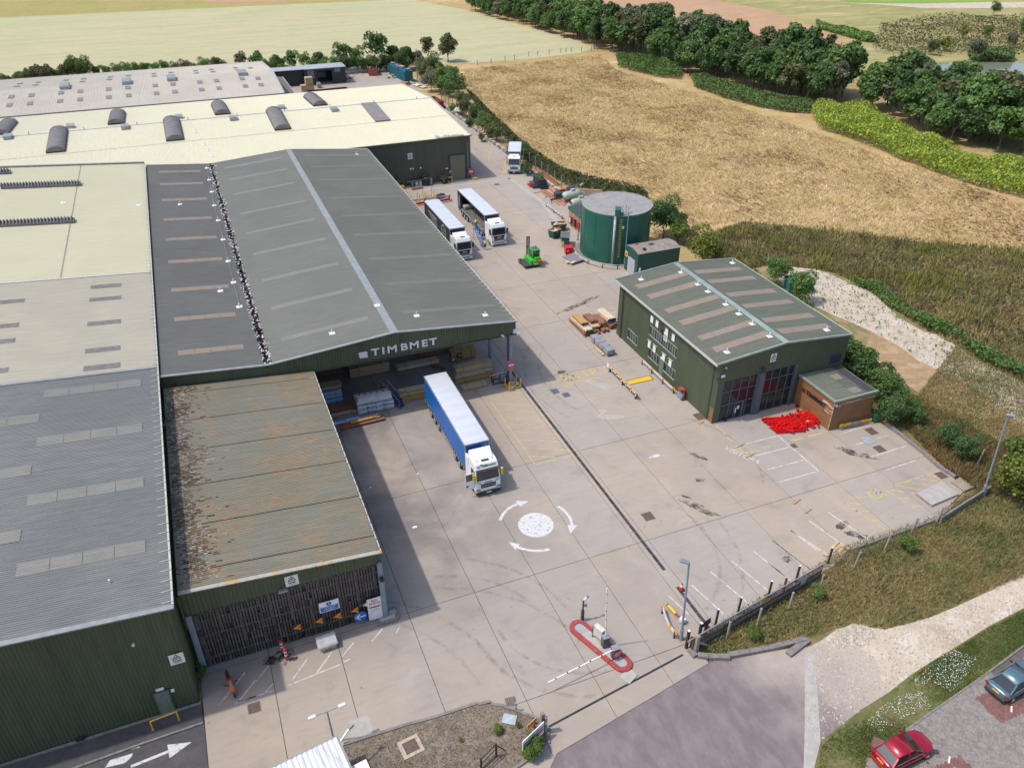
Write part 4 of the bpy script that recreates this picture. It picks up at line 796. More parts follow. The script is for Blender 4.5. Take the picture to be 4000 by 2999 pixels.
gm_, nt_, b_ = base('clear lobby glass', .03, 0, .8); b_.inputs['Base Color'].default_value = (.03,.035,.04,1); tb = node(nt_, 'ShaderNodeBsdfTransparent'); tb.inputs[0].default_value = (.8,.84,.85,1); mx = node(nt_, 'ShaderNodeMixShader'); mx.inputs[0].default_value = .5; nt_.links.new(b_.outputs[0], mx.inputs[1]); nt_.links.new(tb.outputs[0], mx.inputs[2]); nt_.links.new(mx.outputs[0], nt_.nodes['Material Output'].inputs[0])
LOBG = gm_
for (a, c), cols, rows in ((gz[0],4,[0,2.1,3.75,5.3]),(gz[1],4,[0,2.3,4.1,5.3])):
    fr = obj('glazed_screen', MB().box(a,c,56.86,56.98,0,.1).box(a,c,56.86,56.98,5.2,5.3), SLATE, of)
    for i in range(cols):
        x0_ = a+(c-a)*i/cols; x1_ = a+(c-a)*(i+1)/cols
        obj('mullion', MB().box(x0_-.045,x0_+.045,56.84,57.0,0,5.3), SLATE, fr)
        for z0_, z1_ in zip(rows, rows[1:]): obj('pane', MB().box(x0_+.045,x1_-.045,56.91,56.93,z0_+.05,z1_-.05), LOBG, fr)
    for z in rows[1:-1]: obj('transom', MB().box(a,c,56.83,57.01,z-.045,z+.045), SLATE, fr)
dl = obj('entrance_door', MB().box(48.95,49.05,56.8,56.9,0,2.1).box(49.95,50.15,56.8,56.9,0,2.1).box(49.05,49.95,56.8,56.9,2.0,2.1).box(49.05,49.95,56.8,56.9,0,.12), SLATE, of); obj('door_handle', MB().box(49.12,49.17,56.7,56.8,.8,1.4), WHITE, dl); obj('door_notice', MB().box(49.35,49.6,56.78,56.8,1.2,1.6), WHITE, dl)
for i in range(14): obj('stacked_beam', MB().ob((48.6+.05*i,58.5+.12*i,.7+.12*(i%6)),(3.0,.25,.16),.5+.05*(i%3)), RED, of)
obj('window', MB().box(60.95,62.5,56.78,56.86,4.05,4.12).box(60.95,62.5,56.78,56.86,5.33,5.4).box(60.9,60.97,56.78,56.86,4.05,5.4).box(62.48,62.55,56.78,56.86,4.05,5.4), CLAD_OFF, of); obj('pane', MB().box(60.97,62.48,56.86,56.9,4.1,5.35), mat('blue black louvre', (.025,.035,.065), sc=2), of)
danger('white danger sign on the office front above the glazing', (52.95,56.8,6.85), (1,0,0), (0,0,1), .72, 1.0)
obj('alarm_box', MB().box(46.55,47.0,56.7,56.8,5.85,6.15), WHITE, of, bevel=.03); obj('wall_lamp', MB().cyl((47.0,56.7,6.95),(47.0,56.84,6.95),.09), WHITE, of); obj('floodlight', MB().ob((51.75,56.6,5.85),(.5,.3,.12)), CHASS, of)
# timber clad lobby: every cladding board its own piece
lo_ = thing('timber_lobby', 'orange brown board clad lobby with flat green roof on the office front', 'building')
x0_, x1_, y0_, y1_ = 57.12, 62.65, 51.15, 56.8; HL = 3.75
obj('core', MB().box(x0_+.05,x1_-.05,y0_+.05,y1_-.02,0,HL-.05), CHASS, lo_)
WEAR = mat('flaked pale board', (.55,.5,.45), (.3,.16,.08), rough=.8, sc=1.6, st=(.7,.7,5), lo=.45, hi=.55, world=True)
q = random.Random(4)
for i in range(22):
    z = .05+i*.166; wr = WEAR if i in (11,13,16,17) else LOBBYW
    obj('cladding_board', MB().box(x0_+.0,x1_,y0_-.0,y0_+.04,z,z+.155), LOBBYW if i != 18 else WEAR, lo_); k = q.uniform(52.1,53.0)
    obj('cladding_board', MB().box(x0_-.002,x0_+.04,k,y1_-.03,z,z+.155), LOBBYW, lo_); obj('cladding_board', MB().box(x0_-.002,x0_+.04,y0_+.04,k-.01,z,z+.155), wr, lo_)
    obj('cladding_board', MB().box(x1_-.04,x1_+.002,y0_+.04,y1_-.03,z,z+.155), LOBBYW, lo_)
obj('corner_trim', MB().box(x0_-.03,x0_+.03,y0_-.03,y0_+.03,0,HL), WEAR, lo_)
mb = MB(); ribX(mb, y0_-.1, y1_-.03, [(x0_-.1,HL+.02),(x1_+.15,HL-.12)], .24, .04); obj('roof', mb, ROOF_OFF, lo_)
obj('roof_edge', MB().box(x0_-.16,x0_+.05,y0_-.14,y1_,HL-.1,HL+.1).box(x0_,x1_+.1,y0_-.16,y0_+.05,HL-.15,HL+.07), mat('sage roof edge', (.25,.3,.25), sc=2), lo_)
lightX(lo_, 60.0, 61.15, 55.0, lambda x: HL-.02-.024*(x-x0_)+.02, STRIP_TAN, 1.1, 1); lightX(lo_, 59.9, 61.2, 52.2, lambda x: HL-.02-.024*(x-x0_)+.02, STRIP_TAN, 1.0, 1)
text('TIMBMET', .62, (57.05,53.75,2.45), (0,-1,0), (0,0,1), BLACK, lo_, name='lettering', ext=.02, bold=.02, sx=1.2); obj('leaf_mark', MB().box(57.03,57.1,55.5,55.9,2.25,2.65), BLACK, lo_, bevel=.05)
obj('wall_lamp', MB().cyl((57.35,51.0,3.2),(57.35,51.13,3.2),.13), WHITE, lo_); obj('wall_box', MB().box(57.65,57.95,51.05,51.13,2.9,3.25), STEEL, lo_)
# ---------------------------------------------------------------- vegetation
def bigmesh(name, V_, nper, ma, idx=None):
    """V_ (N*nper,3) array of separate polygons with nper corners"""
    V_ = np.asarray(V_, dtype=np.float32).reshape(-1, 3); N_ = len(V_)//nper
    me = bpy.data.meshes.new(name); me.vertices.add(len(V_)); me.vertices.foreach_set('co', V_.ravel())
    me.loops.add(len(V_)); me.loops.foreach_set('vertex_index', np.arange(len(V_), dtype=np.int32))
    me.polygons.add(N_); me.polygons.foreach_set('loop_start', np.arange(0, len(V_), nper, dtype=np.int32)); me.polygons.foreach_set('loop_total', np.full(N_, nper, dtype=np.int32))
    for mm in (ma if isinstance(ma, list) else [ma]): me.materials.append(mm)
    if idx is not None: me.polygons.foreach_set('material_index', np.asarray(idx, dtype=np.int32))
    me.update(); me.validate(); return me
def unit(a): return a/np.maximum(np.linalg.norm(a, axis=-1, keepdims=True), 1e-6)
def leaves(C_, N_, sz, rg, out=None, droop=.2):
    """leaf-sized quads at points C_, facing roughly along N_"""
    n = len(C_); nn = unit(N_+rg.normal(0, .55, (n,3))); t = unit(np.cross(nn, rg.normal(0,1,(n,3)))); b = np.cross(nn, t)
    s = (sz*rg.uniform(.6,1.35,n))[:,None]; a = s*.5; c = s*rg.uniform(.28,.5,(n,1))
    return np.stack([C_-t*a, C_-b*c+nn*s*.08, C_+t*a, C_+b*c+nn*s*.08], 1)
def crownpts(rg, n, h0, h1, r, lobes, shape):
    zc_ = (h0+h1)/2; hz = (h1-h0)/2; P_ = []; Nn = []
    L = []
    for i in range(lobes):
        u = rg.normal(0,1,3); u /= np.linalg.norm(u); k = rg.uniform(.35,.8)
        fz = u[2]*k; wr = (1-.35*max(0,fz)) if shape == 'round' else (1-.55*max(-.2,fz))
        L.append((np.array([u[0]*k*r*wr, u[1]*k*r*wr, zc_+fz*hz]), rg.uniform(.28,.46)*r, rg.uniform(.8,1.15)))
    L.append((np.array([0,0,zc_]), .55*r, 1))
    w = np.array([l[1]**2 for l in L]); w /= w.sum(); ch = rg.choice(len(L), n, p=w)
    c = np.array([l[0] for l in L])[ch]; rr = np.array([l[1] for l in L])[ch]; zz = np.array([l[2] for l in L])[ch]
    u = unit(rg.normal(0,1,(n,3))); u[:,2] = np.where(rg.random(n) < .6, np.abs(u[:,2]), u[:,2])
    d = rr*np.power(rg.uniform(.25,1,n), .33)*rg.uniform(.8,1.12,n)
    p = c+u*d[:,None]*np.stack([np.ones(n),np.ones(n),zz],1)
    keep = p[:,2] > h0*.55; return p[keep], unit(u+np.array([0,0,.45]))[keep]
def trunkmesh(name, rg, h, hc, r, limbs=5, base=.18):
    mb = MB(); x = y = 0; px, py, pz = 0, 0, -.1; R0 = base; n = 4
    for i in range(n):
        qx, qy, qz = px+rg.normal(0,.12), py+rg.normal(0,.12), hc*(i+1)/n; mb.cyl((px,py,pz),(qx,qy,qz+.02), R0*(1-.17*i), R0*(1-.17*(i+1)), 7); px, py, pz = qx, qy, qz
    for i in range(limbs):
        a = 2*math.pi*i/limbs+rg.uniform(-.4,.4); k = rg.uniform(.4,.8)*r; zb_ = hc*rg.uniform(.55,.95); ze_ = rg.uniform(hc, h*.82)
        m_ = (math.cos(a)*k*.5, math.sin(a)*k*.5, (zb_+ze_)/2+.2); mb.cyl((px*.9,py*.9,zb_), m_, R0*.42, R0*.26, 5); mb.cyl(m_, (math.cos(a)*k, math.sin(a)*k, ze_), R0*.26, R0*.1, 5)
    return mb.mesh(name, BARK)
TREES = {}
def make_tree(key, seed, h, r, hc, n, leaf, lobes=14, shape='round', base=.2):
    rg = np.random.default_rng(seed); P_, N_ = crownpts(rg, n, hc*.75, h, r, lobes, shape)
    TREES[key] = (bigmesh('crown', leaves(P_, N_, leaf, rg), 4, LEAF[0]), trunkmesh('trunk', rg, h, hc, r, base=base))
for i, (h, r, hc) in enumerate(((13,3.7,4.5),(14,4.1,5.2),(12,3.9,3.6),(13,3.3,5.5),(11,4.3,3.2),(14,3.6,6.2))): make_tree('wood%d' % i, 40+i, h, r*1.12, hc*.8, 3000, .8, 18, 'round', .22)
for i, (h, r, hc) in enumerate(((6,2.6,1.3),(6.5,2.9,1.8),(5.5,2.4,1.4))): make_tree('hedge%d' % i, 60+i, h, r, hc, 1500, .42, 11, 'cone', .12)
for i, (h, r, hc) in enumerate(((4.6,2.5,.7),(5.2,2.8,.9),(3.6,2.1,.5))): make_tree('bush%d' % i, 70+i, h, r, hc, 3600, .25, 13, 'round', .09)
def tree(name, key, loc, label, cat, group, leaf, s=1.0, rz=None, sz=None):
    t = thing(name, label, cat, loc, rnd.uniform(0,6.28) if rz is None else rz, group); t.scale = (s,s,sz or s)
    cr = link('crown', TREES[key][0], t); link('trunk' if cat == 'tree' else 'stem', TREES[key][1], t)
    cr.material_slots[0].link = 'OBJECT'; cr.material_slots[0].material = leaf; return t
def along(pts, step):
    out = []; acc = 0
    for p, q in zip(pts, pts[1:]):
        d = (q-p).length; 
        while acc < d: out.append((p+(q-p)*(acc/d), (q-p).normalized())); acc += step
        acc -= d
    return out
near = [D(*p) for p in ((1010,22),(1060,38),(1130,55),(1240,88),(1300,112),(1340,118),(1405,126),(1480,162),(1568,180),(1630,205),(1720,225),(1833,233),(1908,252),(1971,287),(2033,312),(2158,335),(2240,360),(2330,400))]
rg = random.Random(11); kinds = ['dark green broad tree','mid green broad tree','olive green thin tree','pale grey green tree','tall dark bare stemmed tree']
km = [LEAF[0],LEAF[1],LEAF[3],LEAF[5],LEAF[0]]
for row_, (off, step, h) in enumerate(((1.5,4.2,.82),(6.5,4.4,1.0),(12,4.6,1.04),(18,4.8,.97))):
    for p, d in along(near, step):
        nrm = Vector((-d.y, d.x, 0)); nrm = nrm if nrm.x > 0 else -nrm
        q_ = p+nrm*(off+rg.uniform(-1.6,1.6))+d*rg.uniform(-1.4,1.4); far = max(0, min(1, (q_.y-235)/90)); s = h*rg.uniform(.84,1.14)*(1-.36*far)
        kd = rg.choices(range(5), (5,4,1.2,.6,2))[0]; key = 'wood%d' % (rg.choice((3,5)) if kd == 4 else rg.choice((0,1,2,4)))
        if far > .5 and kd == 0: kd = 1
        where = ('front row of the wood by the meadow','second row of the wood','third row of the wood','back row of the wood')[row_]
        tree('wood_tree', key, q_, kinds[kd]+' in the '+where, 'tree', 'trees of the wood belt', km[kd], s, sz=s*rg.uniform(.95,1.08))
# hedge trees behind the back yard
for (x, y, s, L_, lab) in ((560,152,1.0,1,'bushy green tree behind the beige roof corner'),(633,155,1.0,1,'rounded green tree behind the black shed roof'),(660,156,.8,2,'slim light green tree behind the black shed, left of a pair'),(692,154,1.0,1,'slim light green tree behind the black shed, right of a pair'),(742,152,1.15,1,'green tree behind the open end of the black shed'),(772,150,.95,1,'small sparse tree left of the tallest hedge tree'),(815,150,1.55,0,'tallest dark tree behind the pink red skip'),(852,148,1.2,0,'dark tree between the tallest tree and the lamp post'),(880,148,1.15,0,'dark tree behind the teal container'),(525,155,.8,3,'olive shrub at the right end of the long hedge'),(470,160,.7,3,'low olive hedge bush in the middle of the long hedge'),(600,156,.9,1,'green tree between the beige roof and the black shed')):
    tree('hedge_tree', 'hedge%d' % rg.randrange(3), D(x,y), lab, 'tree', None, LEAF[L_], s*1.05)
tree('field_tree', 'wood4', D(968,133), 'big dark rounded tree alone beyond the lamp post by the hay field', 'tree', None, LEAF[3], .72); tree('field_tree', 'hedge0', D(925,128), 'small dark tree left of the big lone field tree', 'tree', None, LEAF[3], 1.15)
for i, x in enumerate(range(-40, 520, 21)):
    y = 192-.1*x*.9 if x < 300 else 165-(x-300)*.02; big = x in (65,86,107,149,170,191); tree('hedge_bush', 'bush%d' % rg.randrange(3), D(x, y-2), ('tall green bush' if big else 'low green bush')+' in the long hedge behind the beige roof', 'bush', 'bushes of the long back hedge', LEAF[rg.choice((1,1,2,3))], (1.35 if big else .8)*rg.uniform(.85,1.1))
for i, x in enumerate(range(745, 895, 15)): tree('hedge_bush', 'bush%d' % rg.randrange(3), D(x, 158-(x-745)*.04), 'dense dark bush filling the hedge behind the back yard skips', 'bush', 'bushes behind the back yard', LEAF[0], 1.0*rg.uniform(.9,1.15))
for i, x in enumerate(range(570, 745, 22)): tree('hedge_bush', 'bush%d' % rg.randrange(3), D(x, 163), 'dense green bush behind the black shed', 'bush', 'bushes behind the black shed', LEAF[1], .9*rg.uniform(.9,1.15))
# shrubs along the left boundary fence
for i, (x, y, s, L_) in enumerate(((915,170,1.2,3),(935,165,1.35,1),(955,172,1.4,2),(975,180,1.2,1),(930,190,1.1,5),(950,196,1.3,2),(968,202,1.25,1),(985,205,1.2,0),(992,218,.9,2),(1000,232,1.0,3),(1005,245,.9,3),(978,236,.55,1),(1028,262,1.0,0),(1045,280,.85,1),(1016,270,.6,1),(1060,296,.8,3),(1075,300,.6,0),(1040,300,.5,2),(1112,305,.45,0),(1125,335,.7,0),(1138,372,.6,0),(1165,392,.45,1),(1100,335,.4,3),(910,150,1.2,3),(900,140,1.1,3))):
    tree('fence_shrub', 'bush%d' % (i%3), D(x,y+6), ('grey leaved','bright green','dark green','olive')[(3,1,1,3,0,1,2,2)[L_] if L_ < 6 else 0]+' shrub grown through the boundary fence up the far yard', 'shrub', 'shrubs along the far boundary fence', LEAF[L_], s)
# bushes round the tank and the office
BUSH = [((2590,925),1.3,0,'dark green bush hard behind the round green tank'),((2618,905),1.1,0,'dark bush further behind the round green tank'),((2645,945),1.05,2,'pale leaved bush right of the tank above the box shed'),((2700,960),.6,3,'small olive bush beyond the box shed'),((2742,1035),1.15,4,'yellow green bush between the box shed and the office roof'),((2790,1030),.7,4,'small yellow green bush behind the office roof corner'),((3030,1115),.85,1,'dark green bush left of the teal container'),((3120,1180),1.0,1,'green bush in front of the teal container')]
for px, s, L_, lab in BUSH: tree('bush', 'bush%d' % rg.randrange(3), G(*px), lab, 'bush', None, LEAF[L_], s)
for i in range(10):
    tree('bush', 'bush%d' % rg.randrange(3), (66.3+rg.uniform(-.5,1.2), 82.5-i*3.0, 0), 'tall light green bush in the row behind the office', 'bush', 'bushes in a row behind the office', LEAF[(1,2,2,1,2,2,2,1,1,0)[i]], rg.uniform(.95,1.3))
for px, s, L_, lab in (((3480,1655),.75,0,'dark green bush right of the timber lobby bin'),((3440,1600),.95,1,'dark green bush behind the timber lobby'),((3560,1650),.6,1,'low green bush on the bank right of the lobby'),((3700,1745),.6,0,'dark bush with pale flowers on the bank by the kerb, left one'),((3765,1800),.62,0,'dark bush with pale flowers on the bank by the kerb, right one'),((3985,1830),1.15,2,'big light green bush at the right edge, upper one'),((3950,1950),1.2,4,'big yellow green bush at the right edge by the lamp, lower one'),((4060,1960),1.3,2,'light green bush cut by the right edge of the view')):
    tree('bush', 'bush%d' % rg.randrange(3), G(*px), lab, 'bush', None, LEAF[L_], s)
for px, s, L_, lab in (((3800,235),1.5,5,'grey green rounded bush on the far pond shore'),((3690,200),1.2,4,'yellow green bush left of the grey pond bush'),((3640,215),.9,3,'small brownish bush at the sandy pond corner'),((3880,60),1.0,0,'lone dark bush far beyond the pond'),((3945,185),1.1,5,'pale bush behind the pond reeds'),((3990,150),1.3,1,'dark bush at the right edge beyond the pond'),((3760,150),1.2,4,'olive bush on the heath above the pond'),((3850,150),1.0,2,'green bush on the heath above the reeds')):
    tree('heath_bush', 'bush%d' % rg.randrange(3), G(*px), lab, 'bush', None, LEAF[L_], s)
# ---- masses nobody could count: low shrubs, nettles, reeds and grasses
def inpoly(P_, poly):
    x, y = P_[:,0], P_[:,1]; c = np.zeros(len(P_), bool); j = len(poly)-1
    for i in range(len(poly)):
        xi, yi, xj, yj = poly[i][0], poly[i][1], poly[j][0], poly[j][1]
        c ^= ((yi > y) != (yj > y)) & (x < (xj-xi)*(y-yi)/(yj-yi+1e-9)+xi); j = i
    return c
def scatter(poly, n, rg):
    a = np.array([(p[0],p[1]) for p in poly]); lo, hi = a.min(0), a.max(0); out = np.zeros((0,2))
    while len(out) < n: p = rg.uniform(lo, hi, (n,2)); out = np.vstack([out, p[inpoly(p, a)]])
    return out[:n]
def vnoise(P_, f, seed):     # smooth value noise for clumping
    r = np.random.default_rng(seed); g = r.random((64,64)); q = P_*f; i = np.floor(q).astype(int); t = q-i; t = t*t*(3-2*t)
    a = g[i[:,0]%64,i[:,1]%64]; b = g[(i[:,0]+1)%64,i[:,1]%64]; c = g[i[:,0]%64,(i[:,1]+1)%64]; d = g[(i[:,0]+1)%64,(i[:,1]+1)%64]
    return (a*(1-t[:,0])+b*t[:,0])*(1-t[:,1])+(c*(1-t[:,0])+d*t[:,0])*t[:,1]
def shrubmass(name, label, poly, n, h, leaf, ma, seed, cl=.35):
    rg = np.random.default_rng(seed); p = scatter(poly, n, rg); hh = h*(.35+.9*vnoise(p, cl, seed)); z = hh*np.power(rg.random(n), .4)
    C_ = np.column_stack([p, z]); N_ = np.column_stack([rg.normal(0,.6,(n,2)), np.full(n,.8)])
    o = link(name, bigmesh(name, leaves(C_, N_, leaf, rg), 4, ma)); tag(o, label, 'shrubs', kind='stuff'); return o
def grassmat(name, cols, sc=.12, k=.3):
    ma, nt, b = base(name, .8, 0, .15); v = coords(nt, True)
    col = mix(nt, ramp(nt, noise(nt, v, sc, 4, .6, .5), .38, .62), cols[0], cols[1]); col = mix(nt, ramp(nt, noise(nt, v, sc*3.1, 4, .6), .52, .66), col, cols[2])
    mr = node(nt, 'ShaderNodeMapRange'); mr.inputs[3].default_value = 1-k; mr.inputs[4].default_value = 1+k; nt.links.new(node(nt, 'ShaderNodeNewGeometry').outputs['Random Per Island'], mr.inputs[0])
    hs = node(nt, 'ShaderNodeHueSaturation'); nt.links.new(mr.outputs[0], hs.inputs['Value']); nt.links.new(col, hs.inputs['Color']); nt.links.new(hs.outputs[0], b.inputs['Base Color'])
    tr = node(nt, 'ShaderNodeBsdfTranslucent'); nt.links.new(hs.outputs[0], tr.inputs[0]); mx = node(nt, 'ShaderNodeMixShader'); mx.inputs[0].default_value = .25
    nt.links.new(b.outputs[0], mx.inputs[1]); nt.links.new(tr.outputs[0], mx.inputs[2]); nt.links.new(mx.outputs[0], nt.nodes['Material Output'].inputs[0]); return ma
def grass(name, label, poly, n, h, w, ma, seed, lean=.5, z0=-.1, clump=0, wind=None, cf=.25):
    rg = np.random.default_rng(seed); p = scatter(poly, n, rg)
    if clump: p = p[vnoise(p, cf, seed+1)+rg.normal(0,.08,len(p)) > clump]
    n = len(p); a = rg.uniform(0, 2*np.pi, n)
    if wind is not None: a = wind+rg.normal(0,.7,n)+3*vnoise(p, .12, seed+2)
    hh = h*rg.uniform(.5,1.3,n)*(.6+.8*vnoise(p, .4, seed+3)); ln_ = hh*lean*rg.uniform(.4,1.5,n); ww = w*rg.uniform(.6,1.4,n)/2; b_ = rg.uniform(0,2*np.pi,n)
    P0 = np.column_stack([p, np.full(n,z0)]); U = np.column_stack([np.cos(b_),np.sin(b_),np.zeros(n)])*ww[:,None]; T = P0+np.column_stack([np.cos(a)*ln_,np.sin(a)*ln_,hh])
    o = link(name, bigmesh(name, np.stack([P0-U, P0+U, T], 1), 3, ma)); tag(o, label, 'grass', kind='stuff'); return o
NETTLE = leafmat('nettle leaf', (.12,.21,.05), (.1,.17,.045)); YSHRUB = leafmat('yellow green shrub leaf', (.3,.36,.05), (.23,.31,.05), .45)
shrubmass('nettle_bed', 'bright green nettle bed in front of the wood', [D(*p) for p in ((1328,121),(1400,124),(1450,135),(1472,158),(1468,172),(1430,168),(1380,158),(1335,145))], 9000, 2.0, .5, NETTLE, 1)
shrubmass('nettle_bed', 'long dark green nettle strip below the wood', [D(*p) for p in ((1490,166),(1560,182),(1640,205),(1700,222),(1770,232),(1760,245),(1700,243),(1640,232),(1570,215),(1500,190))], 11000, 1.8, .5, leafmat('dull nettle leaf', (.1,.17,.05), (.12,.18,.06)), 2)
shrubmass('shrub_band', 'yellow green shrub band between the meadow and the wood', [D(*p) for p in ((1750,250),(1765,235),(1800,234),(1870,250),(1950,285),(2030,325),(2120,350),(2211,365),(2330,420),(2330,500),(2211,432),(2130,408),(2060,390),(2010,370),(1940,345),(1870,315),(1800,290),(1765,280))], 42000, 3.0, .42, YSHRUB, 3, .22)
shrubmass('reed_strip', 'bright green reed strip crossing the heath', [D(*p) for p in ((1760,52),(1790,58),(1840,68),(1885,80),(1892,92),(1870,92),(1820,78),(1765,62))], 6000, 1.6, .7, leafmat('reed leaf', (.13,.22,.05), (.16,.25,.06)), 4)
shrubmass('reed_bed', 'green reed bed along the far pond bank', [D(*p) for p in ((2090,126),(2130,120),(2190,124),(2185,135),(2140,134),(2096,136))], 5000, 3.2, .6, leafmat('pond reed leaf', (.11,.17,.06), (.14,.19,.07)), 5)
shrubmass('heath_scrub', 'mixed grey and olive scrub on the far heath', [D(*p) for p in ((1900,60),(2000,40),(2211,40),(2500,60),(2500,140),(2211,125),(2060,120),(1960,130),(1880,110))], 12000, 2.2, .7, leafmat('heath scrub leaf', (.15,.16,.06), (.2,.17,.08), .5), 6, .08)
shrubmass('bramble_bank', 'dark green bramble bank along the inside of the fence', [D(*p) for p in ((1005,195),(1030,235),(1080,290),(1140,350),(1220,400),(1330,425),(1400,430),(1385,410),(1300,395),(1210,365),(1130,310),(1075,262),(1030,215))], 9000, 1.0, .4, leafmat('bramble leaf', (.07,.09,.03), (.1,.115,.035), .45), 7, .12)
shrubmass('weed_bank', 'mixed green weeds along the track edges', [D(*p) for p in ((1830,612),(1880,632),(1915,660),(2000,712),(2060,735),(2110,775),(2211,822),(2211,800),(2120,755),(2060,715),(2000,690),(1925,640),(1890,618))], 4500, 1.0, .35, NETTLE, 8)
MG = grassmat('dry meadow grass', [(.56,.42,.23),(.46,.35,.16),(.36,.26,.13)]); SG = grassmat('scrub grass', [(.38,.31,.14),(.26,.25,.1),(.22,.16,.1)], .1, .4); VG = grassmat('verge grass', [(.33,.27,.125),(.2,.21,.08),(.34,.24,.12)], .2, .4)
YG = grassmat('yellow weed stems', [(.28,.27,.05),(.2,.24,.06),(.35,.23,.06)], .3, .35); LG = grassmat('green verge blades', [(.1,.16,.04),(.14,.16,.05),(.08,.14,.035)], .3, .35)
meadow = [D(*p) for p in ((1000,150),(1150,135),(1300,118),(1330,150),(1480,195),(1650,248),(1760,285),(1950,350),(2211,440),(2500,560),(2300,560),(2000,520),(1800,495),(1600,475),(1480,500),(1420,440),(1300,420),(1180,360),(1080,270),(1020,210))]
grass('meadow_grass', 'long dry golden grass lying over the meadow', meadow, 70000, .42, .3, MG, 21, 2.2, -.16, wind=.4)
scrub = [D(*p) for p in ((1500,520),(1600,480),(1800,500),(2000,525),(2211,540),(2450,620),(2400,980),(2211,825),(2100,765),(2000,712),(1915,655),(1885,628),(1800,588),(1720,575),(1660,572),(1560,590))]
grass('scrub_grass', 'rough olive and brown scrub grass beside the gravel track', scrub, 60000, .75, .16, SG, 22, .6, -.12)
shrubmass('scrub_weeds', 'clumps of dark weeds through the rough scrub', scrub, 9000, .9, .3, leafmat('scrub weed leaf', (.11,.1,.045), (.08,.075,.045), .5), 24, .3)
grass('tall_weeds', 'tall yellow green weed stems standing in the scrub', scrub, 9000, 1.5, .2, YG, 23, .25, -.12, .6)
bank = [D(*p) for p in ((1880,830),(1960,850),(2060,900),(2130,940),(2211,985),(2400,1100),(2400,1060),(2211,1080),(2110,1060),(2050,1020),(1960,930),(1912,880))]
grass('bank_grass', 'dry straw coloured grass on the bank right of the yard', bank, 16000, .6, .1, grassmat('bank grass', [(.27,.18,.09),(.22,.19,.08),(.16,.16,.06)], .2, .35), 26, .5)
verge = [(29.2,33.2),(36.5,34.6),(46.7,36.6),(57,36.7),(63,38),(66,50),(85,60),(85,40),(66,28),tuple(D(2133,1274)[:2]),tuple(D(2003,1331)[:2]),tuple(D(1911,1356)[:2]),tuple(D(1843,1342)[:2]),tuple(D(1808,1352)[:2]),tuple(D(1728,1384)[:2]),tuple(D(1658,1400)[:2]),tuple(D(1555,1416)[:2]),tuple(D(1505,1405)[:2])]
grass('verge_grass', 'rough dry grass between the fence and the chalk track', verge, 60000, .45, .07, VG, 27, .6)
shrubmass('verge_weeds', 'low green weeds among the verge grass', verge, 5000, .5, .16, LEAF[2], 28, .5)
lawn = [D(*p) for p in ((2500,1180),(2211,1316),(2133,1356),(2080,1390),(2028,1420),(1968,1458),(1918,1499),(1858,1536),(1808,1576),(1774,1610),(1762,1700),(1870,1700),(1871,1638),(1956,1576),(2005,1541),(2120,1461),(2211,1393),(2500,1250))]
grass('lawn_grass', 'short green grass strip between the road and the block paving', lawn, 45000, .16, .05, LG, 29, .7, -.07, .35)
q = np.random.default_rng(31); fl_ = [D(*p) for p in ((1960,1480),(2050,1400),(2110,1420),(2080,1470),(2010,1530),(1960,1545),(1900,1580),(1870,1560),(1900,1530))]; p = scatter(fl_, 1100, q); p = p[vnoise(p,.5,4) > .42]; V_ = []
for s_ in ((-1,-1),(1,-1),(1,1),(-1,1)): V_.append(np.column_stack([p[:,0]+s_[0]*.02, p[:,1]+s_[1]*.02, q.uniform(.05,.12,len(p))]))
tag(link('daisy_flowers', bigmesh('daisy_flowers', np.stack(V_,1), 4, WHITE)), 'small white flowers scattered over the green strip', 'flowers', kind='stuff')
# loose stones of the track and the bed
def stones(name, label, poly, n, s, ma, seed, z):
    rg = random.Random(seed); g_ = np.random.default_rng(seed); mb = MB()
    for x, y in scatter(poly, n, g_):
        a = s*rg.uniform(.5,1.6); mb.add([(x-a*rg.uniform(.6,1),y-a*.5,z),(x+a,y-a*.6,z),(x+a*.3,y+a*rg.uniform(.6,1),z),(x+rg.uniform(-.2,.2)*a,y,z+a*.8)], [(0,1,3),(1,2,3),(2,0,3)])
    tag(obj(name, mb, ma), label, 'stones', kind='stuff')
STONE = mat('chalk stones', (.58,.53,.47), (.45,.39,.33), isl=.25, sc=4)
stones('chalk_stones', 'loose chalk stones on the gravel track by the scrub', TRK, 4500, .12, STONE, 1, -.09); stones('chalk_stones', 'loose chalk stones on the lower track', lowtrack, 3500, .09, STONE, 2, -.075)
stones('chalk_stones', 'chalk rubble heaped by the end of the kerb', [D(*p) for p in ((1790,1385),(1830,1352),(1870,1348),(1890,1370),(1860,1395),(1810,1400))], 700, .12, STONE, 3, -.07)
weedp = [D(*p) for p in ((1700,600),(1850,690),(2000,780),(2150,870),(2211,900),(2211,840),(2060,750),(1930,690),(1840,620))]
shrubmass('track_weeds', 'scattered green weeds on the gravel track', [TRK[i] for i in range(len(TRK))], 900, .3, .3, LEAF[1], 12, 1.5)
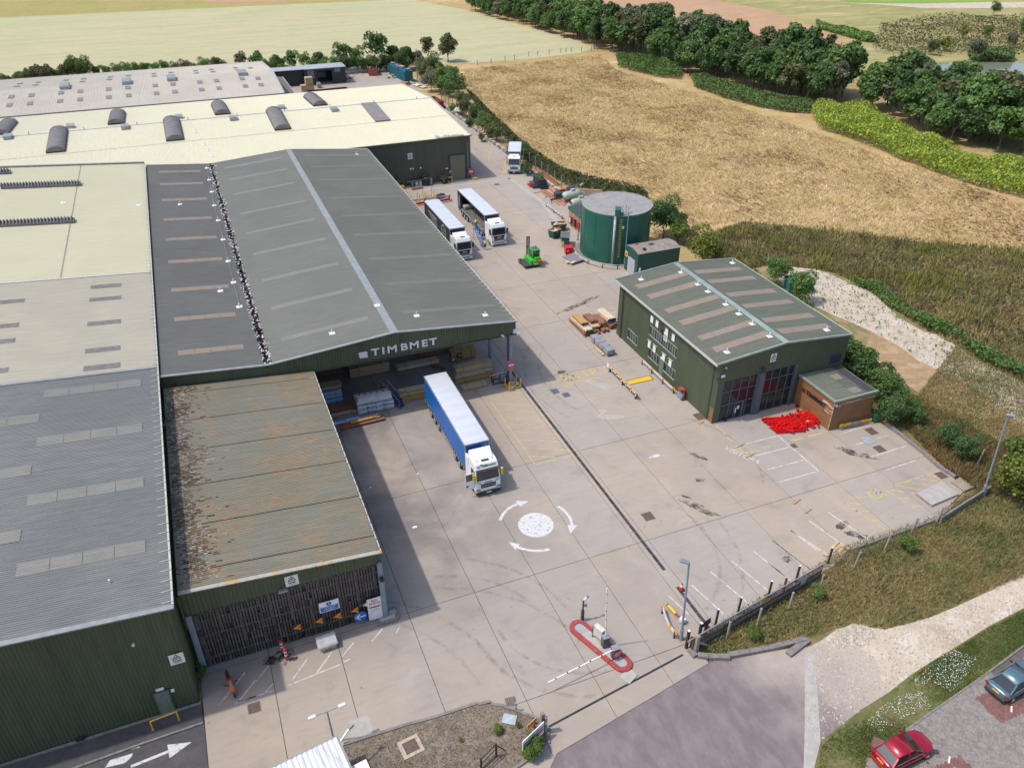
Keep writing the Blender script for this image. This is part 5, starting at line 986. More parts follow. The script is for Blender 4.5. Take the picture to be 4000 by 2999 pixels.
# ---------------------------------------------------------------- lorries
def wheel(par, x, y, r=.5, w=.3, side=-1, name='wheel'):
    xo = x+side*w/2; wl = obj(name, MB().cyl((x-w/2,y,r),(x+w/2,y,r), r, n=20), RUBBER, par, bevel=.03)
    obj('rim', MB().cyl((xo,y,r),(xo+side*.012,y,r), r*.6, n=16).cyl((xo+side*.012,y,r),(xo+side*.05,y,r), r*.28, r*.2, n=10), RIM, wl); return wl
def cab(t, brand, paint, topz, mirror, door_open=False, letter=None, grille_h=(.95,1.75)):
    hw = 1.25
    pf = [(.02,.42),(-.03,.75),(0,1.6),(.03,1.82),(.3,2.9),(.38,3.05),(.62,3.42),(1.0,3.5),(2.25,3.5),(2.25,.9),(1.75,.9),(1.65,.55),(.62,.55),(.55,.42)]
    if topz < 3.4: pf = [(y, z if z < 2.95 else 2.95+(z-2.95)*.6) for y, z in pf]
    n = len(pf); half = lambda z: hw if z < 1.9 else hw-.07*(z-1.9)
    mb = MB(); mb.add([(-half(z),y,z) for y,z in pf]+[(half(z),y,z) for y,z in pf], [tuple(range(n)), tuple(range(2*n-1,n-1,-1))]+[(i,n+i,n+(i+1)%n,(i+1)%n) for i in range(n)])
    cb = obj('cab', mb, paint, t, bevel=.07, smooth=False)
    W_ = lambda x, y, z: (x, y, z)
    obj('windscreen', MB().add([(-1.12,.035,1.86),(1.12,.035,1.86),(1.06,.275,2.84),(-1.06,.275,2.84)], [(0,1,2,3)]).add([(-1.12,.005,1.86),(1.12,.005,1.86),(1.06,.245,2.84),(-1.06,.245,2.84)], [(0,1,2,3)]), GLASS, cb)
    obj('wiper', MB().bar((-.9,-.0,1.9),(-.1,.06,2.1),.03).bar((.0,-.0,1.9),(.8,.06,2.1),.03), BLACK, cb)
    obj('sun_visor', MB().bar((-1.15,.12,2.95),(1.15,.12,2.95),.3,.05), mat('smoked visor', (.05,.05,.055), rough=.2) if 'smoked visor' not in bpy.data.materials else bpy.data.materials['smoked visor'], cb)
    z0, z1 = grille_h
    if brand == 'dark': gr = obj('grille', MB().add([(-.78,-.04,z0+.35),(.78,-.04,z0+.35),(1.0,-.015,1.72),(-1.0,-.015,1.72)], [(0,1,2,3)]).box(-.8,.8,-.06,-.03,z0-.05,z0+.33), BLACK, cb)
    else: gr = obj('grille', MB().box(-.75,.75,-.055,-.02,.98,1.16).box(-.75,.75,-.055,-.02,1.24,1.42).add([(-1.2,-.02,1.72),(-.7,-.035,1.5),(-.72,-.035,1.6),(-1.2,-.02,1.78)], [(0,1,2,3)]).add([(1.2,-.02,1.72),(.7,-.035,1.5),(.72,-.035,1.6),(1.2,-.02,1.78)], [(3,2,1,0)]), BLACK, cb)
    if brand == 'dark':
        for i in range(3): obj('grille_bar', MB().box(-.72,.72,-.08,-.06,z0+.02+i*.1,z0+.06+i*.1), STEEL, gr)
        text('MAN', .22, (0,-.075,1.45), (1,0,0), (0,0,1), WHITE, gr, ext=.008, bold=.01, sx=1.3)
    else: text('SCANIA', .17, (0,-.05,1.58), (1,0,0), (0,0,1), CHASS, gr, ext=.008, bold=.006, sx=1.3)
    obj('bumper', MB().box(-1.25,1.25,-.1,.5,.3,.52 if brand != 'dark' else .4).box(-.9,.9,-.12,-.05,.52,.6), BLACK if brand != 'dark' else paint, cb, bevel=.05)
    if brand == 'dark': obj('bumper_bar', MB().box(-1.22,1.22,-.11,-.05,.44,.7), paint, cb, bevel=.03); obj('air_intake', MB().box(-.8,.8,-.13,-.1,.5,.64), BLACK, cb)
    for s in (-1,1):
        obj('headlight', MB().add([(s*1.22,-.06,.72),(s*.82,-.08,.7),(s*.8,-.075,.9),(s*1.23,-.05,.98)], [(0,1,2,3)] if s > 0 else [(3,2,1,0)]).box(min(s*.85,s*1.2),max(s*.85,s*1.2),-.06,0,.72,.92), mat('headlamp glass', (.25,.26,.28), rough=.1, spec=.9) if 'headlamp glass' not in bpy.data.materials else bpy.data.materials['headlamp glass'], cb)
        if not (door_open and s == -1):
            obj('side_window', MB().box(min(s*1.215,s*1.262),max(s*1.215,s*1.262),.45,1.15,1.95,2.65), GLASS, cb)
            obj('door_seam', MB().box(min(s*1.24,s*1.256),max(s*1.24,s*1.256),1.24,1.26,.9,2.75).box(min(s*1.24,s*1.256),max(s*1.24,s*1.256),.34,.36,.9,1.9), CHASS, cb)
        mx = s*1.45; 
        if not (door_open and s == -1): m_ = obj('mirror', MB().box(mx-.12,mx+.12,.05,.25,1.95,2.75), mirror, cb, bevel=.04); obj('mirror_arm', MB().bar((s*1.2,.2,2.7),(mx,.15,2.6),.05).bar((s*1.22,.2,2.05),(mx,.15,2.1),.05), BLACK, m_)
        obj('side_fairing', MB().box(min(s*1.0,s*1.24),max(s*1.0,s*1.24),2.2,3.1,1.0,3.2), paint, cb, bevel=.04) if brand != 'x' else None
        obj('side_skirt', MB().box(min(s*.85,s*1.22),max(s*.85,s*1.22),1.75,3.0,.35,1.0), paint if brand != 'dark' else paint, t, bevel=.04)
    # roof deflector
    zt = 3.5 if topz >= 3.4 else 3.28; hd = topz+.38
    mb = MB(); a, c = 1.0, 1.12; mb.add([(-a,.95,zt-.02),(a,.95,zt-.02),(c,2.35,zt-.05),(-c,2.35,zt-.05),(-.85,1.25,zt+.18),(.85,1.25,zt+.18),(1.08,2.45,hd),(-1.08,2.45,hd)], [(0,3,2,1),(4,5,6,7),(0,1,5,4),(1,2,6,5),(2,3,7,6),(3,0,4,7)]); obj('roof_deflector', mb, paint, cb, bevel=.06)
    obj('roof_hatch', MB().box(-.35,.4,.78,1.12,zt,zt+.035), CHASS, cb)
    for s in (-1,1): obj('air_horn', MB().cyl((s*.75,.75,zt+.03),(s*.8,1.15,zt+.04),.025,n=6), BLACK, cb)
    if letter:
        obj('marker_light', MB().ob((-.8,.45,3.2),(.32,.04,.16),rx=-.7), bpy.data.materials['headlamp glass'], cb); obj('marker_light', MB().ob((.8,.45,3.2),(.32,.04,.16),rx=-.7), bpy.data.materials['headlamp glass'], cb)
        u = Vector((0,.24,.37)).normalized(); text('Timb', .34, (-.26,.452,3.22), (1,0,0), u, BLACK, cb, ext=.006, bold=.012); text('met', .34, (.36,.452,3.22), (1,0,0), u, mat('letter green', (.02,.3,.06)), cb, ext=.006, bold=.012)
        obj('cab_door_gap', MB().box(-1.265,-1.235,.35,1.25,.95,2.75), BLACK, cb)
        dr_ = obj('cab_door', MB().box(-.9,0,-.03,.03,.95,1.9).box(-.9,-.82,-.03,.03,1.9,2.75).box(-.9,0,-.03,.03,2.68,2.78).box(-.07,0,-.03,.03,1.9,2.75), paint, t, (-1.27,.35,0), R(2)); obj('door_glass', MB().box(-.82,-.07,-.008,.008,1.9,2.7), GLASS2, dr_); obj('door_handle', MB().box(-.85,-.6,-.045,-.03,1.25,1.42), BLACK, dr_)
        obj('mirror', MB().box(-.12,.12,-.15,.05,1.95,2.75), mirror, dr_, (-.12,-.2,0), bevel=.04)
    obj('number_plate', MB().box(-.26,.26,-.14,-.125,.38,.5), WHITE, cb)
    for x, y in ((1.08,1.2),(-1.08,1.2)): wheel(t, x, y, .5, .32, 1 if x > 0 else -1)
    obj('chassis', MB().box(-.45,.45,.6,6.0,.6,.95).box(-.4,.4,3.9,5.3,.95,1.15), CHASS, t)
def lorry(label, loc, brand, topz, mirror, curtain, kind, gap=3.2, L=13.4, H=4.12, letter=None, group='articulated lorries', rz=0, two=True):
    t = thing('articulated_lorry', label, 'lorry', loc, rz, group)
    cab(t, brand, WHITEV, topz, mirror, bool(letter), letter)
    y0, y1 = gap, gap+L; hw = 1.27
    for y in ((4.9,6.2) if two else (4.6,)):
        for x in (1.08,-1.08): wheel(t, x, y, .5, .34, 1 if x > 0 else -1)
    for y in (y1-4.6,y1-3.3,y1-2.0):
        for x in (1.08,-1.08): wheel(t, x, y, .5, .34, 1 if x > 0 else -1)
    tr = obj('trailer_deck', MB().box(-hw,hw,y0,y1,1.18,1.32).box(-.5,.5,y0+.4,y1-.2,.85,1.18), DECK if kind == 'open' else CHASS, t)
    obj('side_rail', MB().box(-hw-.02,-hw,y0,y1,1.1,1.34).box(hw,hw+.02,y0,y1,1.1,1.34), STEEL if kind != 'blue' else CHASS, tr)
    mb = MB(); n = 22; P_ = []
    for i in range(n+1):
        y = y0+(y1-y0)*i/n; P_ += [(-hw,y,H-.03),(-hw*.5,y,H+(.02 if i%2 else -.005)),(0,y,H+(.03 if i%2 else 0)),(hw*.5,y,H+(.02 if i%2 else -.005)),(hw,y,H-.03)]
    mb.add(P_, [(i*5+j,i*5+j+1,i*5+j+6,i*5+j+5) for i in range(n) for j in range(4)]); mb.box(-hw,hw,y0,y1,H-.14,H-.04); obj('trailer_roof', mb, TROOF, t, smooth=False)
    obj('roof_rail', MB().box(-hw-.015,-hw+.05,y0,y1,H-.16,H).box(hw-.05,hw+.015,y0,y1,H-.16,H).box(-hw,hw,y0-.03,y0+.05,H-.16,H), STEEL, t)
    fr = obj('front_bulkhead', MB().box(-hw+.06,hw-.06,y0,y0+.06,1.3,H-.14), curtain if kind != 'open' else CURTBLK, t)
    obj('corner_post', MB().box(-hw,-hw+.12,y0-.02,y0+.12,1.25,H-.1).box(hw-.12,hw,y0-.02,y0+.12,1.25,H-.1), STEEL, t)
    obj('rear_door', MB().box(-hw+.03,hw-.03,y1-.06,y1,1.3,H-.14), curtain if kind != 'blue' else WHITE, t); obj('rear_bumper', MB().box(-1.2,1.2,y1-.1,y1,.5,.65).box(-.5,-.4,y1-.3,y1-.1,.5,1.1).box(.4,.5,y1-.3,y1-.1,.5,1.1), CHASS, t)
    def curt(s, ya, yb):
        mb = MB(); n = int((yb-ya)/.18); P_ = []
        for i in range(n+1): y = ya+(yb-ya)*i/n; d = .012*math.sin(i*1.9)+.006*math.sin(i*.7); P_ += [(s*(hw+.012+d),y,1.12),(s*(hw+.01+d*.5),y,2.6),(s*(hw+.008),y,H-.12)]
        mb.add(P_, [f if s < 0 else f[::-1] for i in range(n) for f in ((i*3,i*3+1,i*3+4,i*3+3),(i*3+1,i*3+2,i*3+5,i*3+4))]); c = obj('side_curtain', mb, curtain, t)
        bk = MB()
        for i in range(int((yb-ya)/.55)): y = ya+.3+i*.55; bk.box(min(s*(hw+.02),s*(hw+.05)),max(s*(hw+.02),s*(hw+.05)),y-.03,y+.03,.98,1.3)
        obj('buckle', bk, WHITE if kind == 'blue' else CHASS, c); return c
    if kind == 'open':
        curt(1, y0+.1, y1-.1)
        mb = MB()
        for i in range(9): mb.box(-hw-.1,-hw+.25,y1-1.6+i*.17,y1-1.5+i*.17,1.0,H-.12)
        bn = obj('gathered_curtain', mb, CURTBLK, t, bevel=.03); obj('reflective_tape', MB().box(-hw-.12,-hw-.1,y1-1.2,y1-1.12,1.6,3.6).box(-hw-.12,-hw-.1,y1-.7,y1-.62,1.2,3.2), WHITE, bn)
        for i in range(7): obj('deck_board', MB().box(-hw+.05+i*.36,-hw+.39+i*.36,y0+.1,y1-1.7,1.32,1.335), DECK, tr)
        obj('load_post', MB().box(-.06,.06,y1-5,y1-4.9,1.32,H-.15).box(hw-.2,hw-.1,y1-5,y1-4.9,1.32,H-.15), STEEL, tr); obj('timber_bearer', MB().box(-hw+.1,hw-.2,y0+1.2,y0+1.28,1.335,1.41).box(-hw+.1,hw-.2,y0+3.0,y0+3.08,1.335,1.41).box(-.9,.9,y1-3.2,y1-3.12,1.335,1.41), WOODS[3], tr); obj('folded_sheet', MB().ob((-.2,y1-2.2,1.7),(1.6,1.2,.6)), mat('dull lilac sheet', (.3,.29,.33), sc=2), tr, bevel=.15)
    else:
        c1 = curt(-1, y0+.08, y1-.05); curt(1, y0+.08, y1-.05)
        if kind == 'black':
            X_ = -hw-.035; dr_ = (0,-1,0)
            text('SPECIALIST TIMBER SUPPLIERS', .34, (X_,y1-4.6,3.3), dr_, (0,0,1), WHITE, c1, ext=.002, bold=.008); text('TO THE JOINERY TRADE', .34, (X_,y1-5.0,2.85), dr_, (0,0,1), WHITE, c1, ext=.002, bold=.008); text('01865 862223', .62, (X_,y1-5.2,2.2), dr_, (0,0,1), mat('pale lettering', (.5,.58,.6)), c1, ext=.002, bold=.015)
            mb = MB(); n = 36; yc, zc2 = y0+2.9, 2.55
            for r0, r1 in ((1.02,1.16),): mb.add([(X_, yc+math.cos(2*math.pi*i/n)*r_, zc2+math.sin(2*math.pi*i/n)*r_) for i in range(n) for r_ in (r0,r1)], [(2*i,2*i+1,(2*i+3)%(2*n),(2*i+2)%(2*n)) for i in range(n)])
            obj('ring_emblem', mb, WHITE, c1); text('CITY', .42, (X_,yc,2.75), dr_, (0,0,1), WHITE, c1, ext=.002); text('CENTRAL', .26, (X_,yc,2.3), dr_, (0,0,1), WHITE, c1, ext=.002)
    for s in (-1,1): obj('side_guard', MB().bar((s*1.2,y0+4.4,.55),(s*1.2,y1-5.4,.55),.03,.12).bar((s*1.2,y0+4.4,.85),(s*1.2,y1-5.4,.85),.03,.12), STEEL, t); obj('mudguard', MB().box(min(s*.9,s*1.26),max(s*.9,s*1.26),y1-5.25,y1-5.2,.5,1.1).box(min(s*.9,s*1.26),max(s*.9,s*1.26),y1-1.4,y1-1.35,.5,1.1), BLACK, t)
    obj('landing_leg', MB().box(-.7,-.58,y0+3.2,y0+3.35,.1,1.1).box(.58,.7,y0+3.2,y0+3.35,.1,1.1), CHASS, t); return t
l1 = lorry('blue curtain sided lorry with white cab and its driver door open', (20.0,55.0,0), 'scan', 3.5, YEL, CURTAIN, 'blue', 2.95, 13.35, letter=True)
text('163830', .2, (.75,2.94,3.7), (1,0,0), (0,0,1), WHITE, l1, name='fleet_number', ext=.004)
l2 = lorry('charcoal curtain lorry with white lettering parked beside the grey canopy', (35.85,107.2,0), 'dark', 3.4, BLACK, CURTBLK, 'black', 3.2, 13.3)
l3 = lorry('white cab lorry with its near side curtain drawn back and empty deck', (42.8,110.6,0), 'dark', 3.4, BLACK, CURTBLK, 'open', 3.2, 13.1)
l4 = lorry('small white lorry parked alone up the far yard by the boundary wall', (58.45,142.7,0), 'scan', 3.3, YEL, CURTBLK, 'plain', 1.6, 6.8, 4.0, rz=R(-24), two=False)
# ---------------------------------------------------------------- forklift, steps and people
LIME = mat('lime green paint', (.05,.42,.03), (.045,.36,.03), rough=.4, sc=2); HIVIS = mat('yellow hi vis cloth', (.55,.75,.03), (.5,.68,.03), rough=.8, sc=8); SKIN = mat('skin', (.5,.31,.23), rough=.6); NAVY = mat('dark trousers', (.03,.035,.06), rough=.9, sc=10); HAIR = mat('dark hair', (.05,.035,.025), rough=.8); BOOT = mat('dark boots', (.03,.025,.022), rough=.7)
def person(label, loc, rz, pose, vest=HIVIS, shorts=False, sit=False):
    t = thing('person', label, 'person', loc, rz)
    J = pose; E_ = [('pel','spn'),('spn','chs'),('chs','nek'),('nek','hed'),('chs','sL'),('sL','eL'),('eL','hL'),('chs','sR'),('sR','eR'),('eR','hR'),('pel','kL0'),('kL0','kL'),('kL','aL'),('aL','tL'),('pel','kR0'),('kR0','kR'),('kR','aR'),('aR','tR')]
    RAD = dict(pel=.15,spn=.15,chs=.17,nek=.065,hed=.075,sL=.075,eL=.05,hL=.035,sR=.075,eR=.05,hR=.035,kL0=.1,kL=.07,aL=.05,tL=.045,kR0=.1,kR=.07,aR=.05,tR=.045)
    nm = list(J); me = bpy.data.meshes.new('body'); me.from_pydata([J[k] for k in nm], [(nm.index(a),nm.index(b)) for a,b in E_], [])
    for mm in (SKIN,): me.materials.append(mm)
    def grow(name, keys, scale, ma, cut=None):
        e = [(a,b) for a,b in E_ if a in keys and b in keys]; mm = bpy.data.meshes.new(name); kk = [k for k in nm if k in keys]; mm.from_pydata([J[k] for k in kk], [(kk.index(a),kk.index(b)) for a,b in e], [])
        o = bpy.data.objects.new(name, mm); C.objects.link(o); sk_ = o.modifiers.new('s','SKIN'); 
        for i, k in enumerate(kk): mm.skin_vertices[0].data[i].radius = (RAD[k]*scale,)*2; 
        mm.skin_vertices[0].data[0].use_root = True; o.modifiers.new('d','SUBSURF').levels = 1
        dg = bpy.context.evaluated_depsgraph_get(); m2 = bpy.data.meshes.new_from_object(o.evaluated_get(dg)); m2.materials.clear(); m2.materials.append(ma); m2.name = name; bpy.data.objects.remove(o)
        m2.polygons.foreach_set('use_smooth', [True]*len(m2.polygons)); return link(name, m2, t)
    bd = grow('body', nm, 1.0, SKIN)
    grow('hi_vis_vest', ['pel','spn','chs','sL','sR'], 1.14, vest); grow('trousers', ['pel','kL0','kL','kR0','kR']+([] if shorts else ['aL','aR']), 1.12, NAVY); grow('boot', ['aL','tL'], 1.3, BOOT); grow('boot', ['aR','tR'], 1.3, BOOT)
    h = Vector(J['hed']); mb = MB(); rings = []
    for i in range(7):
        a = -math.pi/2+math.pi*i/6; rr = .092*math.cos(a)+.004; rings.append([(h.x+math.cos(2*math.pi*j/10)*rr, h.y+.0+math.sin(2*math.pi*j/10)*rr*1.15, h.z+.07+math.sin(a)*.125) for j in range(10)])
    mb.loft(rings); hd = obj('head', mb, SKIN, t, smooth=True); mb = MB(); mb.loft([[(x_, y_+.012, z_+.012) for x_, y_, z_ in r_] for r_ in rings[3:]]); obj('hair', mb, HAIR, hd, smooth=True)
    obj('face', MB().ob((h.x,h.y-.11,h.z+.06),(.03,.04,.045)).ob((h.x-.035,h.y-.1,h.z+.09),(.022,.012,.012)).ob((h.x+.035,h.y-.1,h.z+.09),(.022,.012,.012)).ob((h.x,h.y-.1,h.z+.015),(.05,.012,.012)), SKIN, hd)
    for s in 'LR':
        a, b_ = Vector(J['e'+s]), Vector(J['h'+s]); d = (b_-a).normalized(); u = d.cross(Vector((0,0,1))); u = u.normalized() if u.length > .01 else Vector((1,0,0)); hm = MB(); hm.ob(b_+d*.05, (.075,.085,.035))
        for i in range(4): hm.cyl(b_+d*.08+u*(-.03+.02*i), b_+d*(.15+.012*(i in (1,2)))+u*(-.03+.02*i)-Vector((0,0,.02)), .01, .008, 6)
        hm.cyl(b_+d*.03+u*.04, b_+d*.09+u*.07, .011, .009, 6); obj('hand', hm, SKIN, bd)
    return t
stand = dict(pel=(0,0,.93),spn=(0,.0,1.08),chs=(0,-.02,1.33),nek=(0,-.03,1.52),hed=(0,-.04,1.6),sL=(-.2,-.02,1.4),eL=(-.28,-.05,1.12),hL=(-.25,-.22,.95),sR=(.2,-.02,1.4),eR=(.27,-.08,1.13),hR=(.22,-.28,1.02),kL0=(-.1,0,.85),kL=(-.11,-.05,.5),aL=(-.11,.02,.09),tL=(-.12,-.14,.05),kR0=(.1,0,.85),kR=(.12,-.1,.52),aR=(.13,-.16,.09),tR=(.13,-.32,.05))
climb = dict(stand); climb.update(hL=(-.16,-.5,1.15),eL=(-.27,-.25,1.2),hR=(.16,-.52,1.18),eR=(.26,-.27,1.22),chs=(0,-.1,1.32),nek=(0,-.17,1.5),hed=(0,-.22,1.57),sL=(-.2,-.1,1.39),sR=(.2,-.1,1.39))
# blue mobile steps between the two lorries: top platform by the deck, flight running towards the camera
def steps(label, loc, rz, h, run, n, ma, w=.7):
    t = thing('mobile_steps', label, 'steps', loc, rz, 'blue mobile steps')
    for i in range(n): z = h*(i+1)/n; y = run*(i+.5)/n; obj('tread', MB().box(-w/2,w/2,y-.13,y+.13,z-.04,z), ma, t)
    obj('platform', MB().box(-w/2,w/2,run,run+.8,h-.05,h), ma, t)
    for s in (-1,1):
        x = s*w/2; obj('stringer', MB().bar((x,0,.05),(x,run,h),.05,.1), ma, t); obj('handrail', MB().cyl((x,.1,1.0),(x,run,h+1.0),.02,n=6).cyl((x,run,h+1),(x,run+.8,h+1),.02,n=6).cyl((x,.1,.1),(x,.1,1.0),.018,n=6).cyl((x,run,h),(x,run,h+1),.018,n=6).cyl((x,run+.8,h),(x,run+.8,h+1),.018,n=6), STEEL, t)
        obj('leg', MB().cyl((x,run+.75,0),(x,run+.75,h),.025,n=6).cyl((x,run+.75,.1),(x,0,.1),.02,n=6).cyl((x,run,0.1),(x,run+.75,h),.018,n=6), STEEL, t); obj('castor', MB().cyl((x-.03,run+.75,.1),(x+.03,run+.75,.1),.1,n=10), BLACK, t)
    return t
pB = G(1780+560/5.18, 780+985/5.18); steps('pale blue mobile steps set between the two parked lorries', (40.35,110.9,0), 0, 1.75, 3.3, 8, BLUE)
person('person in yellow hi vis standing at the foot of the mobile steps', G(1895,976)+Vector((0,0,0)), R(175), climb, shorts=True)
person('person in yellow hi vis and dark trousers on top of the mobile steps', (40.35,114.7,1.75), R(90), climb)
steps('dark blue mobile steps standing by the white wrapped packs under the canopy', (16.35,72.3,0), R(35), 1.6, 2.2, 7, mat('dark blue paint', (.02,.04,.2), sc=3))
fk = thing('forklift', 'lime green side loading forklift carrying a pack of planks', 'forklift', (44.3,101.6,0), 0)
obj('body', MB().box(-.2,1.5,-.6,1.9,.35,1.15).box(.55,1.5,-.6,.3,1.15,1.45), LIME, fk, bevel=.06); obj('base_frame', MB().box(-1.2,1.55,-.75,2.0,.3,.5), CHASS, fk, bevel=.04)
obj('cab_frame', MB().box(.35,.45,-.1,0,1.1,2.5).box(1.4,1.5,-.1,0,1.1,2.5).box(.35,.45,1.2,1.3,1.1,2.5).box(1.4,1.5,1.2,1.3,1.1,2.5).box(.3,1.55,-.15,1.35,2.45,2.55), LIME, fk); obj('cab_glass', MB().box(.45,1.4,-.06,-.04,1.2,2.42).box(.39,.41,0,1.2,1.2,2.42).box(1.44,1.46,0,1.2,1.2,2.42), LOBG, fk); obj('roof_glass', MB().box(.45,1.4,.1,1.1,2.55,2.57), GLASS2, fk)
obj('counterweight', MB().box(.2,1.5,-.8,-.55,.4,1.1), LIME, fk, bevel=.08); obj('gas_bottle', MB().cyl((.9,-.95,.95),(1.5,-.95,.95),.2,n=14), RED, fk, smooth=False)
obj('mast', MB().box(.2,.3,1.9,2.1,.4,3.9).box(.6,.7,1.9,2.1,.4,3.9).box(.2,.7,1.95,2.05,3.8,3.95).box(.2,.7,1.95,2.05,2.2,2.35).box(.4,.5,1.97,2.05,.5,3.9), CHASS, fk); obj('beacon', MB().cyl((1.35,1.2,2.55),(1.35,1.2,2.75),.06), mat('orange lamp', (.7,.2,.02)), fk)
for x, y in ((-1.0,1.6),(1.4,1.6),(.3,-.45)): wheel(fk, x, y, .38, .3, 1 if x > 0 else -1)
obj('number_plate', MB().box(.3,.9,-.83,-.8,.6,.72), WHITE, fk)
person('person in yellow hi vis seated in the green forklift cab', (45.2,102.2,.45), R(0), dict(pel=(0,.1,.65),spn=(0,.12,.82),chs=(0,.1,1.08),nek=(0,.08,1.27),hed=(0,.07,1.35),sL=(-.2,.1,1.14),eL=(-.25,-.05,.9),hL=(-.15,-.28,.9),sR=(.2,.1,1.14),eR=(.25,-.05,.9),hR=(.15,-.28,.9),kL0=(-.1,.05,.62),kL=(-.12,-.33,.66),aL=(-.12,-.4,.25),tL=(-.12,-.55,.2),kR0=(.1,.05,.62),kR=(.12,-.33,.66),aR=(.12,-.4,.25),tR=(.12,-.55,.2)))
# ---------------------------------------------------------------- cars and motorcycle
def car(label, loc, rz, paint, L=4.36, Wd=1.82, H=1.48, kind='hatch', cat='car'):
    """lofted body: rear at y=0, nose at y=L; cross sections of a rounded car"""
    t = thing('parked_car', label, cat, loc, rz, 'cars parked on the block paving'); hw = Wd/2
    if kind == 'hatch': S_ = [(.0,.35,.78,.74),(.1,.3,.95,.9),(.5,.2,.98,.98),(1.6,.18,.97,1.0),(3.0,.18,.95,1.0),(3.7,.2,.86,.97),(4.15,.26,.72,.86),(4.36,.36,.6,.62)]; top = [(.22,.97,.66),(.75,1.38,.62),(1.5,1.48,.66),(2.2,1.45,.68),(3.05,.97,.74)]
    else: S_ = [(.0,.38,.86,.74),(.12,.3,1.0,.9),(.6,.2,1.0,.98),(1.8,.18,.97,1.0),(3.3,.18,.95,1.0),(4.1,.2,.88,.97),(4.6,.26,.75,.86),(4.8,.38,.62,.6)]; top = [(.35,1.0,.66),(1.2,1.33,.6),(1.9,1.43,.64),(2.6,1.4,.66),(3.4,.97,.74)]
    k = L/S_[-1][0]; rings = []
    for y, z0, z1, w in S_: w *= hw; zm = (z0+z1)/2; rings.append([(-w*.86,y*k,z0),(-w,y*k,zm-.12),(-w*1.0,y*k,zm+.1),(-w*.93,y*k,z1-.04),(-w*.7,y*k,z1+.015),(0,y*k,z1+.04),(w*.7,y*k,z1+.015),(w*.93,y*k,z1-.04),(w,y*k,zm+.1),(w,y*k,zm-.12),(w*.86,y*k,z0)])
    b_ = obj('body', MB().loft(rings), paint, t, smooth=True); sub = b_.modifiers.new('sub','SUBSURF'); sub.levels = sub.render_levels = 2
    # greenhouse: glass volume with painted roof and pillars
    zb_ = .93; R_ = []
    for y, z, w in top: w *= Wd/1.82; R_.append([(-w-.1*(z < 1.1),y*k,z),(w+.1*(z < 1.1),y*k,z)])
    V_ = [];
    for (y, z, w) in top: V_ += [(-w,y*k,z),(w,y*k,z)]
    for (y, z, w) in top: V_ += [(-hw*.9,y*k,zb_),(hw*.9,y*k,zb_)]
    n = len(top); F = [(2*i,2*i+1,2*i+3,2*i+2) for i in range(n-1)]+[(2*i,2*i+2,2*n+2*i+2,2*n+2*i) for i in range(n-1)]+[(2*i+1,2*n+2*i+1,2*n+2*i+3,2*i+3) for i in range(n-1)]+[(0,2*n,2*n+1,1),(2*n-2,2*n-1,4*n-1,4*n-2)]
    gh = obj('glasshouse', MB().add(V_, F), GLASS, t, bevel=.05)
    (ya,za,wa),(yb,zb2,wb),(yc,zc_,wc_),(yd,zd,wd),(ye_,ze_,we_) = top
    ys_ = [yb-.02,yc,yd+.06]; zz = [zb2+.015,zc_+.02,zd+.015]; ww = [wb+.03,wc_+.035,wd+.03]; mb = MB()
    mb.loft([[(-w_,y*k,z-.05),(-w_*.85,y*k,z+.015),(0,y*k,z+.035),(w_*.85,y*k,z+.015),(w_,y*k,z-.05)] for y,z,w_ in zip(ys_,zz,ww)]); rf = obj('roof', mb, paint, t, smooth=True); obj('roof_aerial', MB().ob((0,(yb+.25)*k,zb2+.06),(.04,.12,.05)), BLACK, rf)
    pl = MB()
    for s in (-1,1):
        pl.bar((s*wb,yb*k,zb2),(s*(wa+.12),ya*k,za),.1,.06); pl.bar((s*wd,(yd+.03)*k,zd),(s*(we_+.1),ye_*k,ze_),.08,.06); pl.bar((s*(wc_+.03),(yc+.15)*k,zc_-.02),(s*hw*.92,(yc+.18)*k,zb_),.07,.05)
        obj('window_trim', MB().bar((s*hw*.915,(ya+.35)*k,.985),(s*hw*.92,ye_*k,.97),.02,.03), STEEL, gh); obj('mirror', MB().ob((s*(hw+.09),(ye_-.28)*k,1.0),(.2,.12,.14)), paint if kind == 'hatch' else BLACK, t, bevel=.03)
        obj('tail_light', MB().ob((s*hw*.8,.06*k,.86),(.34,.12,.14),rz=s*.25), mat('tail lamp red', (.3,.01,.015), rough=.15) if 'tail lamp red' not in bpy.data.materials else bpy.data.materials['tail lamp red'], t, bevel=.03); obj('headlight', MB().ob((s*hw*.78,L-.22,.68),(.36,.25,.14),rz=-s*.5), bpy.data.materials['headlamp glass'], t, bevel=.03)
        for y in (.82*k, L-.88): wheel(t, s*(hw-.12), y, .32, .22, s)
    obj('pillar', pl, paint, gh); obj('number_plate', MB().ob((0,-.02,.78),(.52,.03,.11)), YEL, t); obj('rear_bumper', MB().box(-hw*.82,hw*.82,-.05,.12,.28,.48), paint if kind == 'hatch' else BLACK, t, bevel=.05); obj('sill', MB().box(-hw*.95,hw*.95,1.2,L-1.3,.17,.3), BLACK, t)
    return t
REDCAR = mat('metallic red car paint', (.36,.008,.03), (.32,.008,.026), rough=.18, metal=.25, sc=.5, spec=.8); GREYCAR = mat('metallic blue grey car paint', (.12,.2,.25), (.11,.185,.235), rough=.2, metal=.35, sc=.5, spec=.8); BLKCAR = mat('black car paint', (.012,.013,.016), rough=.12, spec=.9)
